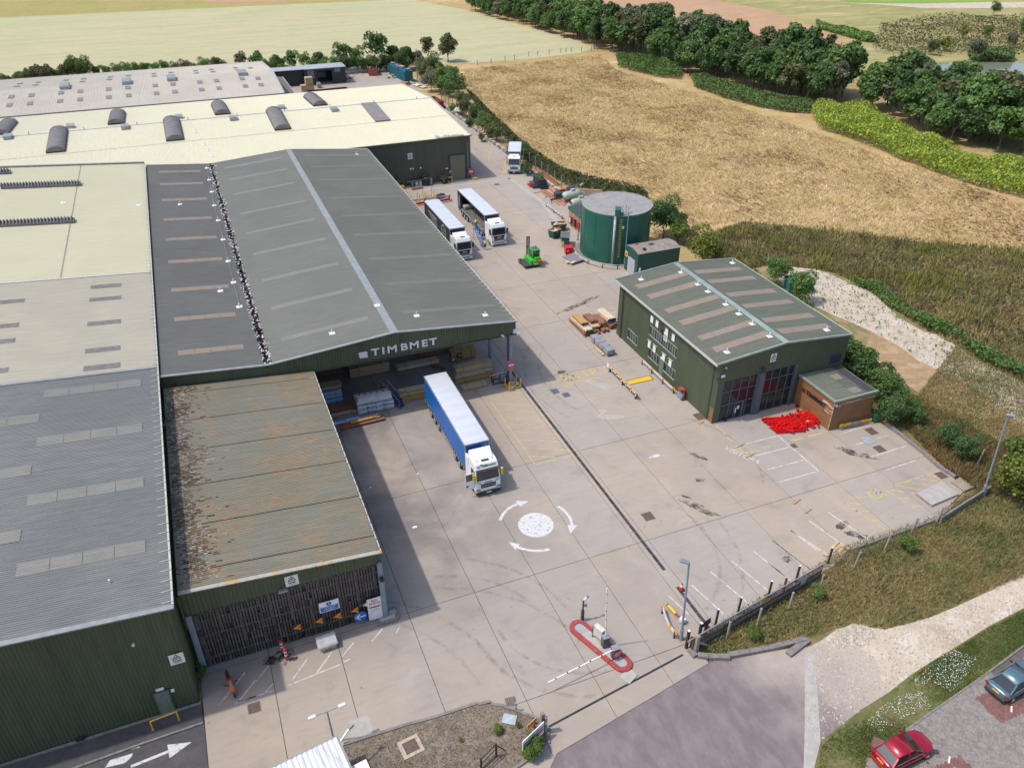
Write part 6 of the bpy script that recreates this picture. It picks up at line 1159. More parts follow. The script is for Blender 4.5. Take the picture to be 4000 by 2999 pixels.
# ---------------------------------------------------------------- parked cars, motorcycle
car('metallic red hatchback parked at the bottom edge by the grass strip', (34.2,19.5,-.03), R(-88), REDCAR)
car('blue grey fastback parked at the right edge on the block paving', (45.8,20.55,-.03), R(-84), GREYCAR, 4.8, 1.88, 1.43, 'coupe')
car('black car cut by the bottom edge below the red car', (34.3,16.35,-.03), R(-88), BLKCAR)
mc = thing('motorcycle', 'orange and black sports motorcycle parked by the slatted wall', 'motorcycle', (-5.05,42.85,0), R(180+9)); ORG = mat('orange fairing paint', (.75,.09,.005), (.7,.08,.005), rough=.25)
for y, nm in ((.28,'rear_wheel'),(1.72,'front_wheel')):
    w_ = obj(nm, MB().cyl((-.07,y,.3),(.07,y,.3),.31,n=20), RUBBER, mc, bevel=.03); obj('rim', MB().cyl((-.075,y,.3),(.075,y,.3),.2,n=16), ORG if y > 1 else BLACK, w_)
obj('frame', MB().loft([[(-.12,.5,.35),(.12,.5,.35),(.1,.5,.7),(-.1,.5,.7)],[(-.17,1.0,.25),(.17,1.0,.25),(.15,1.0,.75),(-.15,1.0,.75)],[(-.12,1.4,.4),(.12,1.4,.4),(.12,1.35,.8),(-.12,1.35,.8)]]), CHASS, mc, bevel=.03)
obj('fuel_tank', MB().loft([[(-.1,.72,.76),(.1,.72,.76),(.09,.72,.86),(-.09,.72,.86)],[(-.18,1.0,.74),(.18,1.0,.74),(.15,1.0,.98),(-.15,1.0,.98)],[(-.15,1.25,.74),(.15,1.25,.74),(.12,1.25,.92),(-.12,1.25,.92)]]), ORG, mc, bevel=.04); obj('filler_cap', MB().cyl((0,1.0,.97),(0,1.0,1.0),.05), BLACK, mc)
obj('seat', MB().loft([[(-.08,-.1,.86),(.08,-.1,.86),(.06,-.1,.93),(-.06,-.1,.93)],[(-.15,.3,.76),(.15,.3,.76),(.12,.3,.86),(-.12,.3,.86)],[(-.13,.72,.7),(.13,.72,.7),(.1,.72,.79),(-.1,.72,.79)]]), BLACK, mc, bevel=.03)
obj('front_fairing', MB().loft([[(-.22,1.25,.45),(.22,1.25,.45),(.2,1.25,.88),(-.2,1.25,.88)],[(-.2,1.6,.6),(.2,1.6,.6),(.15,1.6,.9),(-.15,1.6,.9)],[(-.08,1.85,.72),(.08,1.85,.72),(.06,1.85,.82),(-.06,1.85,.82)]]), ORG, mc, bevel=.03); obj('screen', MB().loft([[(-.14,1.35,.9),(.14,1.35,.9),(.1,1.35,1.08),(-.1,1.35,1.08)],[(-.1,1.7,.86),(.1,1.7,.86),(.06,1.66,.93),(-.06,1.66,.93)]]), mat('smoky screen', (.2,.23,.27), rough=.1), mc)
obj('front_mudguard', MB().loft([[(-.08,1.45+.1*i,.45+.19*math.sin((i+1)*.55)),(.08,1.45+.1*i,.45+.19*math.sin((i+1)*.55)),(.08,1.45+.1*i,.5+.19*math.sin((i+1)*.55)),(-.08,1.45+.1*i,.5+.19*math.sin((i+1)*.55))] for i in range(6)]), ORG, mc); obj('fork', MB().cyl((-.1,1.72,.3),(-.1,1.4,.95),.03).cyl((.1,1.72,.3),(.1,1.4,.95),.03), STEEL, mc)
obj('handlebar', MB().cyl((-.36,1.22,.9),(-.1,1.38,.93),.02).cyl((.36,1.22,.9),(.1,1.38,.93),.02), BLACK, mc)
for s in (-1,1): obj('mirror', MB().bar((s*.15,1.5,.95),(s*.38,1.42,1.08),.025).ob((s*.42,1.4,1.09),(.14,.05,.08)), BLACK, mc)
obj('exhaust', MB().cyl((.22,.35,.42),(.2,.85,.32),.055), STEEL, mc); obj('side_stand', MB().bar((-.1,.8,.3),(-.3,.75,.0),.03), BLACK, mc)
# ---------------------------------------------------------------- round tank, box shed, pump house
tk = thing('water_tank', 'big round dark green tank with ribbed grey roof, ladder and white downpipe', 'tank', (58.8,102.2,0)); TR, TH = 5.27, 7.6
mb = MB(); n = 72
for k_ in range(6): mb.add([(math.cos(2*math.pi*(i+h)/n)*(TR+.012*(k_%2)), math.sin(2*math.pi*(i+h)/n)*(TR+.012*(k_%2)), z) for i in range(n) for h, z in ((0,k_*TH/6),(0,(k_+1)*TH/6))], [(2*i,2*((i+1)%n),2*((i+1)%n)+1,2*i+1) for i in range(n)])
obj('tank_wall', mb, TANKG, tk, smooth=True)
mb = MB()
for k_ in range(1,6): mb.add([(math.cos(2*math.pi*i/n)*(TR+.03), math.sin(2*math.pi*i/n)*(TR+.03), k_*TH/6+dz) for i in range(n) for dz in (-.02,.02)], [(2*i,2*((i+1)%n),2*((i+1)%n)+1,2*i+1) for i in range(n)])
for i in range(14): a = 2*math.pi*i/14; mb.bar((math.cos(a)*(TR+.02),math.sin(a)*(TR+.02),0),(math.cos(a)*(TR+.02),math.sin(a)*(TR+.02),TH),.05)
obj('seam_band', mb, mat('seam green paint', (.03,.16,.115), sc=2), tk)
mb = MB(); q_ = .2; x = -TR
while x < TR-.01:
    for d, dz in ((0,0),(.09,.045),(.14,.045)):
        xx = min(x+d, TR-.001); yy = math.sqrt(max(0,TR*TR-xx*xx)); mb.v += [(xx,-yy,TH+.05+dz),(xx,yy,TH+.05+dz)]
    x += q_
k_ = len(mb.v)//2; mb.f = [(2*i,2*i+2,2*i+3,2*i+1) for i in range(k_-1)]; mb.m = [0]*(k_-1); o = obj('tank_roof', mb, TANKR, tk, rz=R(35))
mb = MB(); mb.add([(math.cos(2*math.pi*i/n)*r_, math.sin(2*math.pi*i/n)*r_, TH+dz) for i in range(n) for r_, dz in ((TR+.02,-.05),(TR+.08,.12),(TR-.06,.12))], [(3*i+a,3*((i+1)%n)+a,3*((i+1)%n)+a+1,3*i+a+1) for i in range(n) for a in (0,1)]); obj('rim', mb, mat('pale green rim', (.3,.36,.34), sc=2), tk)
def rim(a, r=TR): return Vector((math.cos(a)*r, math.sin(a)*r, 0))
aL = math.atan2(97.1-102.2, 56.75+1.1-58.8); aL = R(-112); p = rim(aL, TR+.25); u = Vector((-math.sin(aL), math.cos(aL), 0))
ld = obj('ladder', MB().bar(p-u*.22+Vector((0,0,1.2)),p-u*.22+Vector((0,0,TH+.9)),.05).bar(p+u*.22+Vector((0,0,1.2)),p+u*.22+Vector((0,0,TH+.9)),.05), TANKG, tk)
for i in range(18): obj('rung', MB().bar(p-u*.22+Vector((0,0,1.35+i*.34)),p+u*.22+Vector((0,0,1.35+i*.34)),.05), YEL, ld)
aP = R(-121); p = rim(aP, TR+.3); obj('downpipe', MB().cyl(p,p+Vector((0,0,TH-.3)),.17,n=14).cyl(p+Vector((0,0,TH-.3)),rim(aP,TR-.6)+Vector((0,0,TH+.25)),.17,n=14), mat('pale grey pipe', (.45,.48,.5), sc=2), tk, smooth=True)
p = rim(R(-117),TR-.6); obj('valve_box', MB().ob((p.x,p.y,TH+.55),(.9,1.6,.95),R(-30)), TANKG, tk, bevel=.03); p = rim(R(-104),TR-.7); obj('roof_landing', MB().ob((p.x,p.y,TH+.16),(.9,.9,.06),R(-14)), STEEL, tk); obj('landing_rail', MB().cyl((p.x-.3,p.y+.2,TH),(p.x-.3,p.y+.2,TH+1.4),.03,n=6).cyl((p.x+.3,p.y+.3,TH),(p.x+.3,p.y+.3,TH+1.4),.03,n=6).cyl((p.x+.45,p.y-.2,TH),(p.x+.45,p.y-.2,TH+1.2),.03,n=6), TRIMG, tk)
p = rim(R(-108),TR+.06); obj('tank_notice', MB().ob((p.x,p.y,5.9),(.35,.03,.42),R(-18)), WHITE, tk)
mb = MB(); obj('tank_pad', MB().cyl((0,0,-.1),(0,0,.06),TR+.8,n=48), KERB, tk)
bs = thing('box_shed', 'dark green steel box shed with curved grey top beside the round tank', 'shed', (0,0,0)); X0, X1, Y0, Y1 = 57.0, 64.0, 91.9, 95.6
mb = MB(); arc = [(Y0+(Y1-Y0)*i/10, 3.55+.42*math.sin(math.pi*(.12+.88*i/10) if i < 10 else math.pi)+(.0)) for i in range(11)]; arc = [(Y0+(Y1-Y0)*i/10, 3.72+.34*math.sin(math.pi*i/10)) for i in range(11)]
mb.side([(Y0,0)]+arc+[(Y1,0)], X0, X1); obj('shell', mb, BOXG, bs); mb = MB(); mb.side([(y,z+.01) for y,z in arc]+[(y,z+.05) for y,z in arc[::-1]], X0-.03, X1+.03); obj('top', mb, mat('stained grey felt', (.27,.23,.21), (.2,.18,.17), sc=1.2, c3=(.34,.28,.22), sc3=.8, rough=.9, world=True), bs)
obj('shutter_door', MB().box(X0-.06,X0-.01,92.6,94.6,.05,2.5), mat('silver door sheet', (.42,.43,.47), sc=2), bs); obj('warning_sign', MB().box(X0-.07,X0-.03,94.75,95.5,2.2,3.0), YEL, bs); obj('sign_panel', MB().box(X0-.08,X0-.06,94.95,95.3,2.35,2.75), BLUE, bs)
obj('vent', MB().ob((60.2,93.8,4.12),(.75,.6,.1)), CHASS, bs); obj('vent', MB().cyl((58.4,92.7,3.9),(58.4,92.7,4.2),.25), BLACK, bs); obj('vent', MB().ob((58.2,94.6,4.1),(.6,.12,.12)), RED, bs); obj('meter_box', MB().box(X0+.3,X0+.55,Y0-.15,Y0-.01,1.0,1.6), WHITE, bs)
ph = thing('pump_house', 'low orange brick pump house with green edged flat roof behind the tank', 'building'); X0, X1, Y0, Y1 = 57.1, 61.5, 109.0, 115.2
obj('core', MB().box(X0+.06,X1-.06,Y0+.06,Y1-.06,0,2.6), mat('mortar', (.4,.34,.28)), ph)
bk = MB().box(0,.08,0,.42,0,.13).mesh('brick', BRICK); q = random.Random(5); cnt = 0; mbk = MB()
for r_ in range(17):
    for i in range(14):
        y = Y0+i*.44+(.22 if r_%2 else 0)
        if y+.42 < Y1: link('brick', bk, ph, (X0-.02+q.uniform(0,.012), y, .02+r_*.15)) if cnt < 240 else mbk.box(X0-.02,X0+.06,y,y+.42,.02+r_*.15,.15+r_*.15); cnt += 1
obj('brick_courses', mbk.box(X0,X1,Y0-.01,Y0+.05,0,2.55), BRICK, ph, kind='stuff')
obj('fascia', MB().box(X0-.12,X1+.1,Y0-.1,Y1+.1,2.55,3.05), TANKG, ph); obj('flat_roof', MB().box(X0,X1,Y0,Y1,3.05,3.08), CHASS, ph); obj('wall_lamp', MB().cyl((X0-.1,113.3,2.2),(X0,113.3,2.2),.1), WHITE, ph)
for i, (y, ma) in enumerate(((113.9,REDK),(112.4,RED),(111.2,RED))): o = obj('hose_cabinet', MB().box(X0-.35,X0-.03,y-.35,y+.35,.6,1.7), ma if i != 1 else BLACK, ph, bevel=.03); obj('cabinet_panel', MB().box(X0-.38,X0-.35,y-.2,y+.2,.8,1.5), WHITE if i == 0 else RED, o)
# ---------------------------------------------------------------- timber packs: each plank its own piece
PLK = {}
def plank(w, h, l, ma):
    k = (round(w,2), round(h,2), round(l,1), ma.name)
    if k not in PLK: PLK[k] = MB().box(-w/2,w/2,-l/2,l/2,0,h).mesh('plank', ma)
    return PLK[k]
def pack(label, c, rz, W_, L_, H_, nx, nz, ma, z=0, sd=0, group='timber packs', ends=None, ragged=.25, bearers=True, hollow=True):
    t = thing('timber_pack', label, 'timber', (c[0],c[1],z), rz, group); q = random.Random(sd*7+nx); w = W_/nx; h = (H_-.1)/nz
    if bearers:
        bm = plank(.09,.1,W_,WOODS[1])
        for y in (-L_*.35,0,L_*.35): link('bearer', bm, t, (0,y,0), R(90))
    for k in range(nz):
        for i in range(nx):
            if hollow and 0 < i < nx-1 and 0 < k < nz-1: 
                continue
            l = L_*(1-ragged*q.random()); link('plank', plank(w*.94,h*.9,l,ma), t, (-W_/2+w*(i+.5)+q.uniform(-.01,.01), q.uniform(-1,1)*(L_-l)/2, .1+h*k), q.uniform(-.006,.006))
    if hollow: obj('core_planks', MB().box(-W_/2+w*.6,W_/2-w*.6,-L_*.42,L_*.42,.12,H_-h*.7), ma, t)
    if ends: obj('painted_ends', MB().box(-W_/2-.01,W_/2+.01,-L_/2-.03,-L_/2+.06,.1+H_*.25,H_+.01), ends, t)
    else:
        for y in (-L_*.3,L_*.28): obj('strap', MB().box(-W_/2-.012,W_/2+.012,y-.015,y+.015,.08,H_+.012), CHASS, t)
    return t
W0, W1, W2, W3 = WOODS; NAVE = mat('navy end paint', (.01,.02,.15)); GRNE = mat('green end paint', (.01,.2,.13))
pack('red brown planks at the bottom of the leftmost stack in the yard', (43.25,81.3), 0, 2.2, 4.9, .5, 11, 4, W2, 0, 1)
pack('pale planks with green painted ends in the leftmost yard stack', (42.75,81.1), R(4), 1.15, 4.2, .42, 6, 3, W3, .5, 2, ends=GRNE)
pack('golden planks with navy painted ends topping the leftmost yard stack', (42.75,81.6), R(2), .95, 2.9, .4, 6, 3, W1, .92, 3, ends=NAVE)
pack('brown red planks strapped on the pale flat pack, second stack', (44.15,81.5), R(5), 1.0, 2.3, .4, 6, 3, W2, .9, 4)
pack('smooth pale flat pack lying under the strapped red planks', (44.0,81.4), R(3), 1.3, 3.6, .35, 3, 2, W0, .52, 5, ragged=.05)
pack('ragged orange brown planks in the middle of the yard stacks', (45.25,81.2), R(-4), 1.1, 2.9, .55, 6, 4, W2, .45, 6, ragged=.4)
pack('mixed planks under the ragged orange brown planks', (45.2,80.8), R(2), 1.0, 3.7, .45, 5, 3, W2, 0, 7, ragged=.35)
pack('whitish planks with navy painted ends on top of the stack nearest the office', (46.5,81.6), R(3), 1.1, 3.3, .55, 7, 4, W3, .75, 8, ends=NAVE)
pack('brown planks under the whitish planks nearest the office', (46.75,81.3), 0, 1.2, 3.8, .72, 6, 4, W2, 0, 9, ragged=.35)
def wrapped(label, c, rz, W_, L_, H_, ma, z=0, n=4, logo=False, split=2, group='wrapped packs'):
    t = thing('wrapped_pack', label, 'pack', (c[0],c[1],z), rz, group); q = random.Random(int(c[0]*10+z*7)); hh = (H_-.1)/split
    for y in (-L_*.35,0,L_*.35): obj('bearer', MB().box(-W_/2,W_/2,y-.05,y+.05,0,.1), W1, t)
    for k in range(split):
        rings = []
        for i in range(n*3+1): y = -L_/2+L_*i/(n*3); e = q.uniform(-.025,.025); a = .12+k*hh; b = a+hh*.93+q.uniform(-.02,.02); rings.append([(-W_/2+e,y,a),(W_/2+e,y,a),(W_/2+e*.5,y,b),(0,y,b+q.uniform(0,.04)),(-W_/2+e*.5,y,b)])
        o = obj('wrapping', MB().loft(rings), ma, t, bevel=.03)
        for i in range(1, n): y = -L_/2+L_*i/n; obj('strap', MB().box(-W_/2-.035,W_/2+.035,y-.012,y+.012,.11+k*hh,.14+(k+1)*hh), CHASS, o)
        if logo: 
            for yy in (-L_*.2,L_*.22): obj('print_mark', MB().cyl((-W_/2-.03,yy,.12+hh*(k+.5)),(-W_/2-.045,yy,.12+hh*(k+.5)),.1,n=16).box(-W_/2-.045,-W_/2-.03,yy-.75,yy-.15,.1+hh*(k+.5),.15+hh*(k+.5)), BLUE, o)
    return t
wrapped('silver grey film wrapped pack lying by the office in the yard', (42.98,75.75), R(2), 1.05, 4.4, .75, WRAPG, .1, 4, split=3); pack('three pale boards on the ground beside the silver wrapped pack', (42.2,75.2), R(1), .35, 2.6, .22, 2, 1, W0, 0, 31)
# packs under the canopy, planks running across
A90 = R(90)
pack('red brown pack at the dark back left under the canopy, lower one', (9.9,82.6), A90, 1.3, 3.9, 1.0, 5, 5, W2, 0, 11); pack('red brown pack at the dark back left under the canopy, upper one', (9.9,82.9), A90, 1.3, 4.0, 1.0, 5, 5, W2, 1.05, 12)
pack('brown boards lying on the blue wrapped packs', (9.2,76.3), R(86), 1.3, 2.9, .35, 4, 2, W0, 2.05, 13)
for z in (0,1.02): wrapped('pale blue film wrapped pack under the canopy, '+('lower' if z == 0 else 'upper')+' of two', (9.1,76.0), A90, 1.3, 2.6, 1.0, WRAPB, z, 2, logo=True, split=1)
pack('long golden brown strapped pack in the middle back of the canopy bay', (14.65,80.85), A90, 1.25, 4.7, 1.3, 5, 6, W0, 0, 14, ragged=.05); pack('loose brown boards on top of the golden strapped pack', (14.9,81.0), R(91), 1.1, 3.8, .3, 5, 2, W2, 1.32, 15, ragged=.4)
pack('wide dark red pack lying in front of the blue wrapped packs', (9.6,74.5), A90, 1.2, 3.0, .62, 5, 3, W2, 0, 16, ragged=.05); pack('single long brown plank bundle in front of the dark red pack', (9.6,73.35), R(91), .4, 4.2, .35, 2, 2, W0, 0, 17)
for i, (z, y, rz) in enumerate(((0,72.95,90),(.52,73.05,90.5))): wrapped('white film wrapped pack with blue prints, '+('bottom one of the untidy pile' if i == 0 else 'second from the bottom of the untidy pile'), (13.5,y), R(rz), .95, 4.0, .5, WRAPW, z, 4, logo=True, split=1)
wrapped('crumpled white wrapped pack third from the bottom of the untidy pile', (13.45,73.2), R(89), .95, 3.9, .4, WRAPW, 1.05, 5, split=1)
cr = thing('frame_crate', 'open brown framed crate with white wrapped goods on the untidy pile', 'crate', (13.35,73.75,1.48), R(89)); obj('wrapped_goods', MB().box(-.45,.45,-1.9,1.9,.05,.22), WRAPW, cr, bevel=.05)
for x in (-.5,.5): obj('rail', MB().box(x-.04,x+.04,-2.0,2.0,.0,.32), W2, cr)
for i in range(7): obj('slat', MB().box(-.5,.5,-1.98+i*.65,-1.9+i*.65,.24,.32), W2, cr)
bd_ = obj('sheet', MB().ob((0,0,0),(.9,3.7,.04)), mat('printed white board', (.55,.56,.57), (.42,.43,.45), sc=1.5), None, (13.5,73.0,1.62), R(88)); bd_.rotation_euler[1] = R(-32); tag(bd_, 'loose white sheet leaning over the untidy wrapped pile', 'sheet')
pack('golden pack behind the blue lorry on its left side, bottom', (18.7,73.7), A90, 1.0, 4.2, .5, 4, 3, W1, 0, 18, ragged=.04); pack('pale pack behind the blue lorry on its left side, middle', (18.6,73.9), R(90.6), 1.0, 4.4, .35, 4, 2, W0, .52, 19); pack('thin pale boards topping the pack left of the blue lorry', (18.5,74.1), R(89), .8, 4.4, .2, 3, 1, W3, .88, 20)
pack('pale board stack on bearers behind the blue lorry', (20.4,80.3), R(91), 1.1, 5.3, .5, 3, 3, W3, 0, 21, ragged=.06); t = pack('dark red brown pack at the back right of the canopy bay', (23.2,82.2), A90, 1.1, 4.6, 1.1, 5, 5, W2, 0, 22); pack('loose brown boards on the back right pack', (23.6,82.3), R(92), 1.0, 5.5, .35, 4, 2, W1, 1.15, 23, ragged=.3)
cx_ = thing('boxed_pack', 'orange brown boxed pack with a black C mark on its front', 'pack', (26.05,79.95,0), 0); obj('case', MB().box(-1.55,1.55,-.5,.55,.1,1.35), W1, cx_, bevel=.04); obj('bearer', MB().box(-1.3,-1.2,-.5,.5,0,.1).box(1.2,1.3,-.5,.5,0,.1), W2, cx_)
for x in (-1.15,-.25,1.0): obj('strap', MB().box(x-.02,x+.02,-.52,.57,.09,1.365), CHASS, cx_)
text('C', 1.05, (-.62,-.515,.72), (1,0,0), (0,0,1), BLACK, cx_, ext=.004, bold=.05); obj('label', MB().box(-1.5,-1.2,-.52,-.505,.2,.4), WHITE, cx_)
pack('long pale pack at the right of the blue lorry, lower layer', (25.8,74.95), A90, 1.0, 5.1, .6, 4, 3, W1, 0, 24, ragged=.05); pack('whitish boards on the lower right pack', (25.6,75.2), R(90.5), 1.1, 5.0, .2, 4, 1, W3, .62, 25); pack('brown strapped pack of narrow planks topping the right pile', (25.9,75.9), A90, 1.0, 4.6, .72, 7, 6, W0, .84, 26, ragged=.05)
pack('low brown sheet pack in front of the right pile', (25.1,73.3), R(91), .85, 3.0, .4, 3, 2, W0, 0, 27, ragged=.03); pack('dark offcut boards on the canopy floor behind the lorry', (22.6,78.9), R(40), .5, 2.0, .15, 2, 1, W2, 0, 28); pack('blue grey and brown planks lying outside by the blue board', (11.6,71.0), R(92), 1.0, 4.9, .3, 6, 2, W2, 0, 29, ragged=.3); pack('golden planks on the brown planks by the blue board', (11.8,71.1), R(93), .6, 3.4, .25, 3, 2, W1, .3, 30)
obj_ = obj('leaning_plank', MB().bar((18.3,80.6,.2),(20.6,82.6,2.8),.12,.06), W2); tag(obj_, 'single brown plank leaning up in the dark canopy bay', 'plank')
bb = thing('board_sign', 'long blue board with white lettering lying by the lean-to edge', 'sign', (10.05,72.0,.02), R(2)); obj('board', MB().ob((0,0,.06),(3.6,.55,.05),rx=R(35)), BLUE, bb); text('COLLECTIONS', .42, (0,-.03,.1), (-1,0,0), (0,-math.cos(R(35)),-math.sin(R(35))), WHITE, bb, ext=.004, bold=.01)
# racks by the canopy post
def cradle(name, label, c, rz, w, d, h, ma, low=.12):
    t = thing(name, label, 'rack', c, rz)
    for x in (-w/2,w/2):
        for y in (-d/2,d/2): obj('upright', MB().box(x-.05,x+.05,y-.05,y+.05,0,h), ma, t)
        obj('side_bar', MB().box(x-.04,x+.04,-d/2,d/2,low,low+.1), ma, t)
    for y in (-d/2,d/2): obj('cross_bar', MB().box(-w/2,w/2,y-.04,y+.04,low,low+.09), ma, t)
    return t
y_ = cradle('yellow_rack', 'yellow steel post rack with broken battens by the canopy post', (29.25,71.55,0), R(8), 1.5, 1.0, 1.2, YEL)
for i in range(9): obj('broken_batten', MB().ob((rnd.uniform(-.6,.6),rnd.uniform(-.5,.4),.28+.05*i),(rnd.uniform(.5,1.1),.07,.04),rnd.uniform(-1.5,1.5),ry=rnd.uniform(-.25,.25)), W3, y_)
r_ = cradle('red_rack', 'dark red tubular rack beside the right hand packs', (28.2,73.2,0), R(-6), 1.6, .9, 1.1, mat('dark red steel', (.12,.012,.02), sc=3)); obj('pale_pole', MB().cyl((-1.2,-.2,1.12),(1.1,.3,1.15),.03), WHITE, r_)
obj_ = obj('steel_bin', MB().box(-.5,.5,-.35,.35,.1,.95).box(-.45,-.4,-.3,.3,0,.1).box(.4,.45,-.3,.3,0,.1), mat('grey blue bin paint', (.16,.22,.25), sc=3), None, (28.75,73.1,0), bevel=.02); tag(obj_, 'grey blue steel bin at the foot of the canopy post', 'bin')
t = thing('no_entry_sign', 'pink no entry disc on the canopy corner post', 'sign', (29.3,72.28,2.6)); mb = MB(); obj('backing', MB().ob((0,-.03,0),(.95,.04,1.25),0), bpy.data.materials['faded pink'], t); obj('disc', MB().cyl((0,-.05,0),(0,-.08,0),.46,n=24), RED, t); obj('inner_disc', MB().cyl((0,-.08,0),(0,-.095,0),.4,n=24), bpy.data.materials['faded pink'], t); obj('bar', MB().box(-.32,.32,-.11,-.095,-.09,.09), WHITE, t)
# ---------------------------------------------------------------- rails, bins, skips and things round the tank
def guard(name, label, pts, h, cols, postm=CHASS, group='striped guard rails', seg=1.2):
    """two-wave crash barrier on posts, painted in bands"""
    t = thing(name, label, 'barrier', tuple(pts[0]), 0, group); P_ = [Vector(p)-Vector(pts[0]) for p in pts]; acc = 0; i = 0; tot = sum((b-a).length for a, b in zip(P_, P_[1:])); s = 0
    def at(d):
        for a, b in zip(P_, P_[1:]):
            l = (b-a).length
            if d <= l+1e-6: return a+(b-a)*(d/l), (b-a).normalized()
            d -= l
        return P_[-1], (P_[-1]-P_[-2]).normalized()
    k = max(1, int(tot/seg)); bnd = [MB() for _ in cols]
    N_ = k*3
    for j in range(N_):
        a, d = at(tot*j/N_); b, d2 = at(tot*(j+1)/N_); u = Vector((-d.y,d.x,0)); v = Vector((-d2.y,d2.x,0)); ci = (0 if len(cols) == 1 else (0 if j % 6 == 0 or j == N_-1 or j == 0 else 1))
        for z0, z1 in ((h-.32,h-.18),(h-.14,h)):
            bnd[ci].add([a+u*.0+Vector((0,0,z0)),b+v*.0+Vector((0,0,z0)),b+v*.07+Vector((0,0,(z0+z1)/2)),a+u*.07+Vector((0,0,(z0+z1)/2)),a+Vector((0,0,z1)),b+Vector((0,0,z1)),a-u*.05+Vector((0,0,z1)),b-v*.05+Vector((0,0,z1)),a-u*.05+Vector((0,0,z0)),b-v*.05+Vector((0,0,z0))], [(0,1,2,3),(3,2,5,4),(4,5,7,6),(6,7,9,8)])
    for c_, b_ in zip(cols, bnd): obj('rail_band', b_, c_, t)
    for j in range(max(2, int(tot/2.4)+1)):
        n_ = max(1, int(tot/2.4)); a, d = at(tot*min(1,(j+.08*(j==0)-.08*(j==n_))/n_)); obj('post', MB().box(a.x-.06,a.x+.06,a.y-.06,a.y+.06,0,h-.05), postm, t)
    return t
ORB = mat('orange band paint', (.7,.32,.06), (.6,.28,.06), sc=5); WHB = mat('scuffed white band', (.62,.6,.6), (.5,.48,.48), sc=5)
guard('guard_rail', 'white and orange rail running along the office side wall', [(45.6,70.6,0),(45.6,63.9,0),(45.75,63.3,0)], .8, [ORB,WHB])
guard('guard_rail', 'curved white and orange rail round the foot of the green tank', [(52.6,104.0,0),(52.3,102.3,0),(52.25,101.3,0),(52.35,100.2,0),(52.7,99.1,0),(53.3,97.95,0),(54.2,96.9,0),(55.6,95.9,0),(56.2,95.75,0)], .72, [ORB,WHB])
a, b = G(2000+290/2.211,750+125/2.211), G(2000+440/2.211,750+240/2.211); guard('guard_rail', 'white rail with orange end between the yard and the pump house', [tuple(a),tuple((a+b)/2),tuple(b)], .75, [ORB,WHB])
guard('guard_rail', 'white and orange rail across the yard behind the charcoal lorry', [(35.2,133.9,0),(38.8,133.9,0),(42.4,133.8,0)], .85, [ORB,WHB])
cg = [G(2000+x/2.212,2250+y/2.212) for x, y in ((1290,300),(1300,330),(1310,372),(1330,430),(1355,480),(1390,525),(1420,550))]
guard('guard_rail', 'short curved white and orange rail by the lamp post at the entrance', [tuple(p) for p in cg], .85, [ORB,WHB], seg=.8)
guard('guard_rail', 'plain grey rail with yellow end in front of the timber lobby', [(58.2,50.75,0),(60.2,50.6,0),(62.2,50.4,0)], .75, [YEL,STEEL], STEEL, seg=2.2)
guard('guard_rail', 'dark grey rail by the copper coloured pipes near the gas tanks', [(58.3,125.2,0),(62.3,125.6,0)], .8, [CHASS])
zb_r = thing('striped_barrier', 'black and white barrier rail on three posts opposite the office door', 'barrier', (41.25,64.2,0))
for y in (0,3.1,6.2): obj('post', MB().box(-.08,.08,y-.08,y+.08,0,.72).box(-.14,.14,y-.14,y+.14,0,.03), BLACK, zb_r)
obj('rail', MB().box(-.12,-.02,-.35,6.6,.42,.82), BLACK, zb_r)
for i in range(12): obj('white_stripe', MB().box(-.135,-.12,-.2+i*.56,.05+i*.56,.44+.13*(i%2),.6+.13*(i%2)).box(-.135,-.12,.08+i*.56,.28+i*.56,.6,.8), WHITE, zb_r)
obj('top_edge', MB().box(-.14,0,-.35,6.6,.82,.86), ORB, zb_r); obj('end_mirror', MB().box(-.2,-.12,6.3,6.7,.5,.95), WHITE, zb_r)
mb = MB(); mb.box(42.15,45.1,66.98,67.8,.0,.03); gy = tag(obj('yellow_plate', mb, YEL), 'long yellow plate set in the ground between the two barriers', 'plate'); obj('border', MB().box(42.05,45.2,67.8,67.88,0,.035).box(42.05,45.2,66.9,66.98,0,.035).box(45.1,45.2,66.98,67.8,0,.035), BLACK, gy)
hr = thing('hose_reel', 'grey hose reel on a red stand against the office wall', 'hose reel', (45.85,62.3,0)); obj('reel', MB().cyl((-.15,0,.55),(.12,0,.55),.5,n=24).cyl((-.18,0,.55),(-.15,0,.55),.3,n=16), POLEM, hr); obj('stand', MB().box(-.1,.25,-.5,.5,0,.3).box(.1,.2,-.5,.5,.3,1.35).box(-.3,.3,-.35,.35,1.15,1.4), REDK, hr)
def wheelie(label, c, rz, w, d, h, ma, cat='bin', g=None, lid=True):
    t = thing('wheeled_bin', label, cat, c, rz, g); obj('tub', MB().loft([[(-w*.42,-d*.4,.12),(w*.42,-d*.4,.12),(w*.42,d*.42,.12),(-w*.42,d*.42,.12)],[(-w/2,-d/2,h*.85),(w/2,-d/2,h*.85),(w/2,d/2,h*.85),(-w/2,d/2,h*.85)]]), ma, t, bevel=.03)
    if lid: obj('lid', MB().loft([[(-w*.54,-d*.56,h*.86),(w*.54,-d*.56,h*.86),(w*.54,d*.52,h*.88),(-w*.54,d*.52,h*.88)],[(-w*.48,-d*.5,h*.93),(w*.48,-d*.5,h*.93),(w*.5,d*.5,h),(-w*.5,d*.5,h)]]), ma, t, bevel=.03)
    for x in (-w*.35,w*.35):
        for y in (-d*.35,d*.35): obj('castor', MB().cyl((x-.04,y,.08),(x+.04,y,.08),.08,n=10), BLACK, t)
    return t
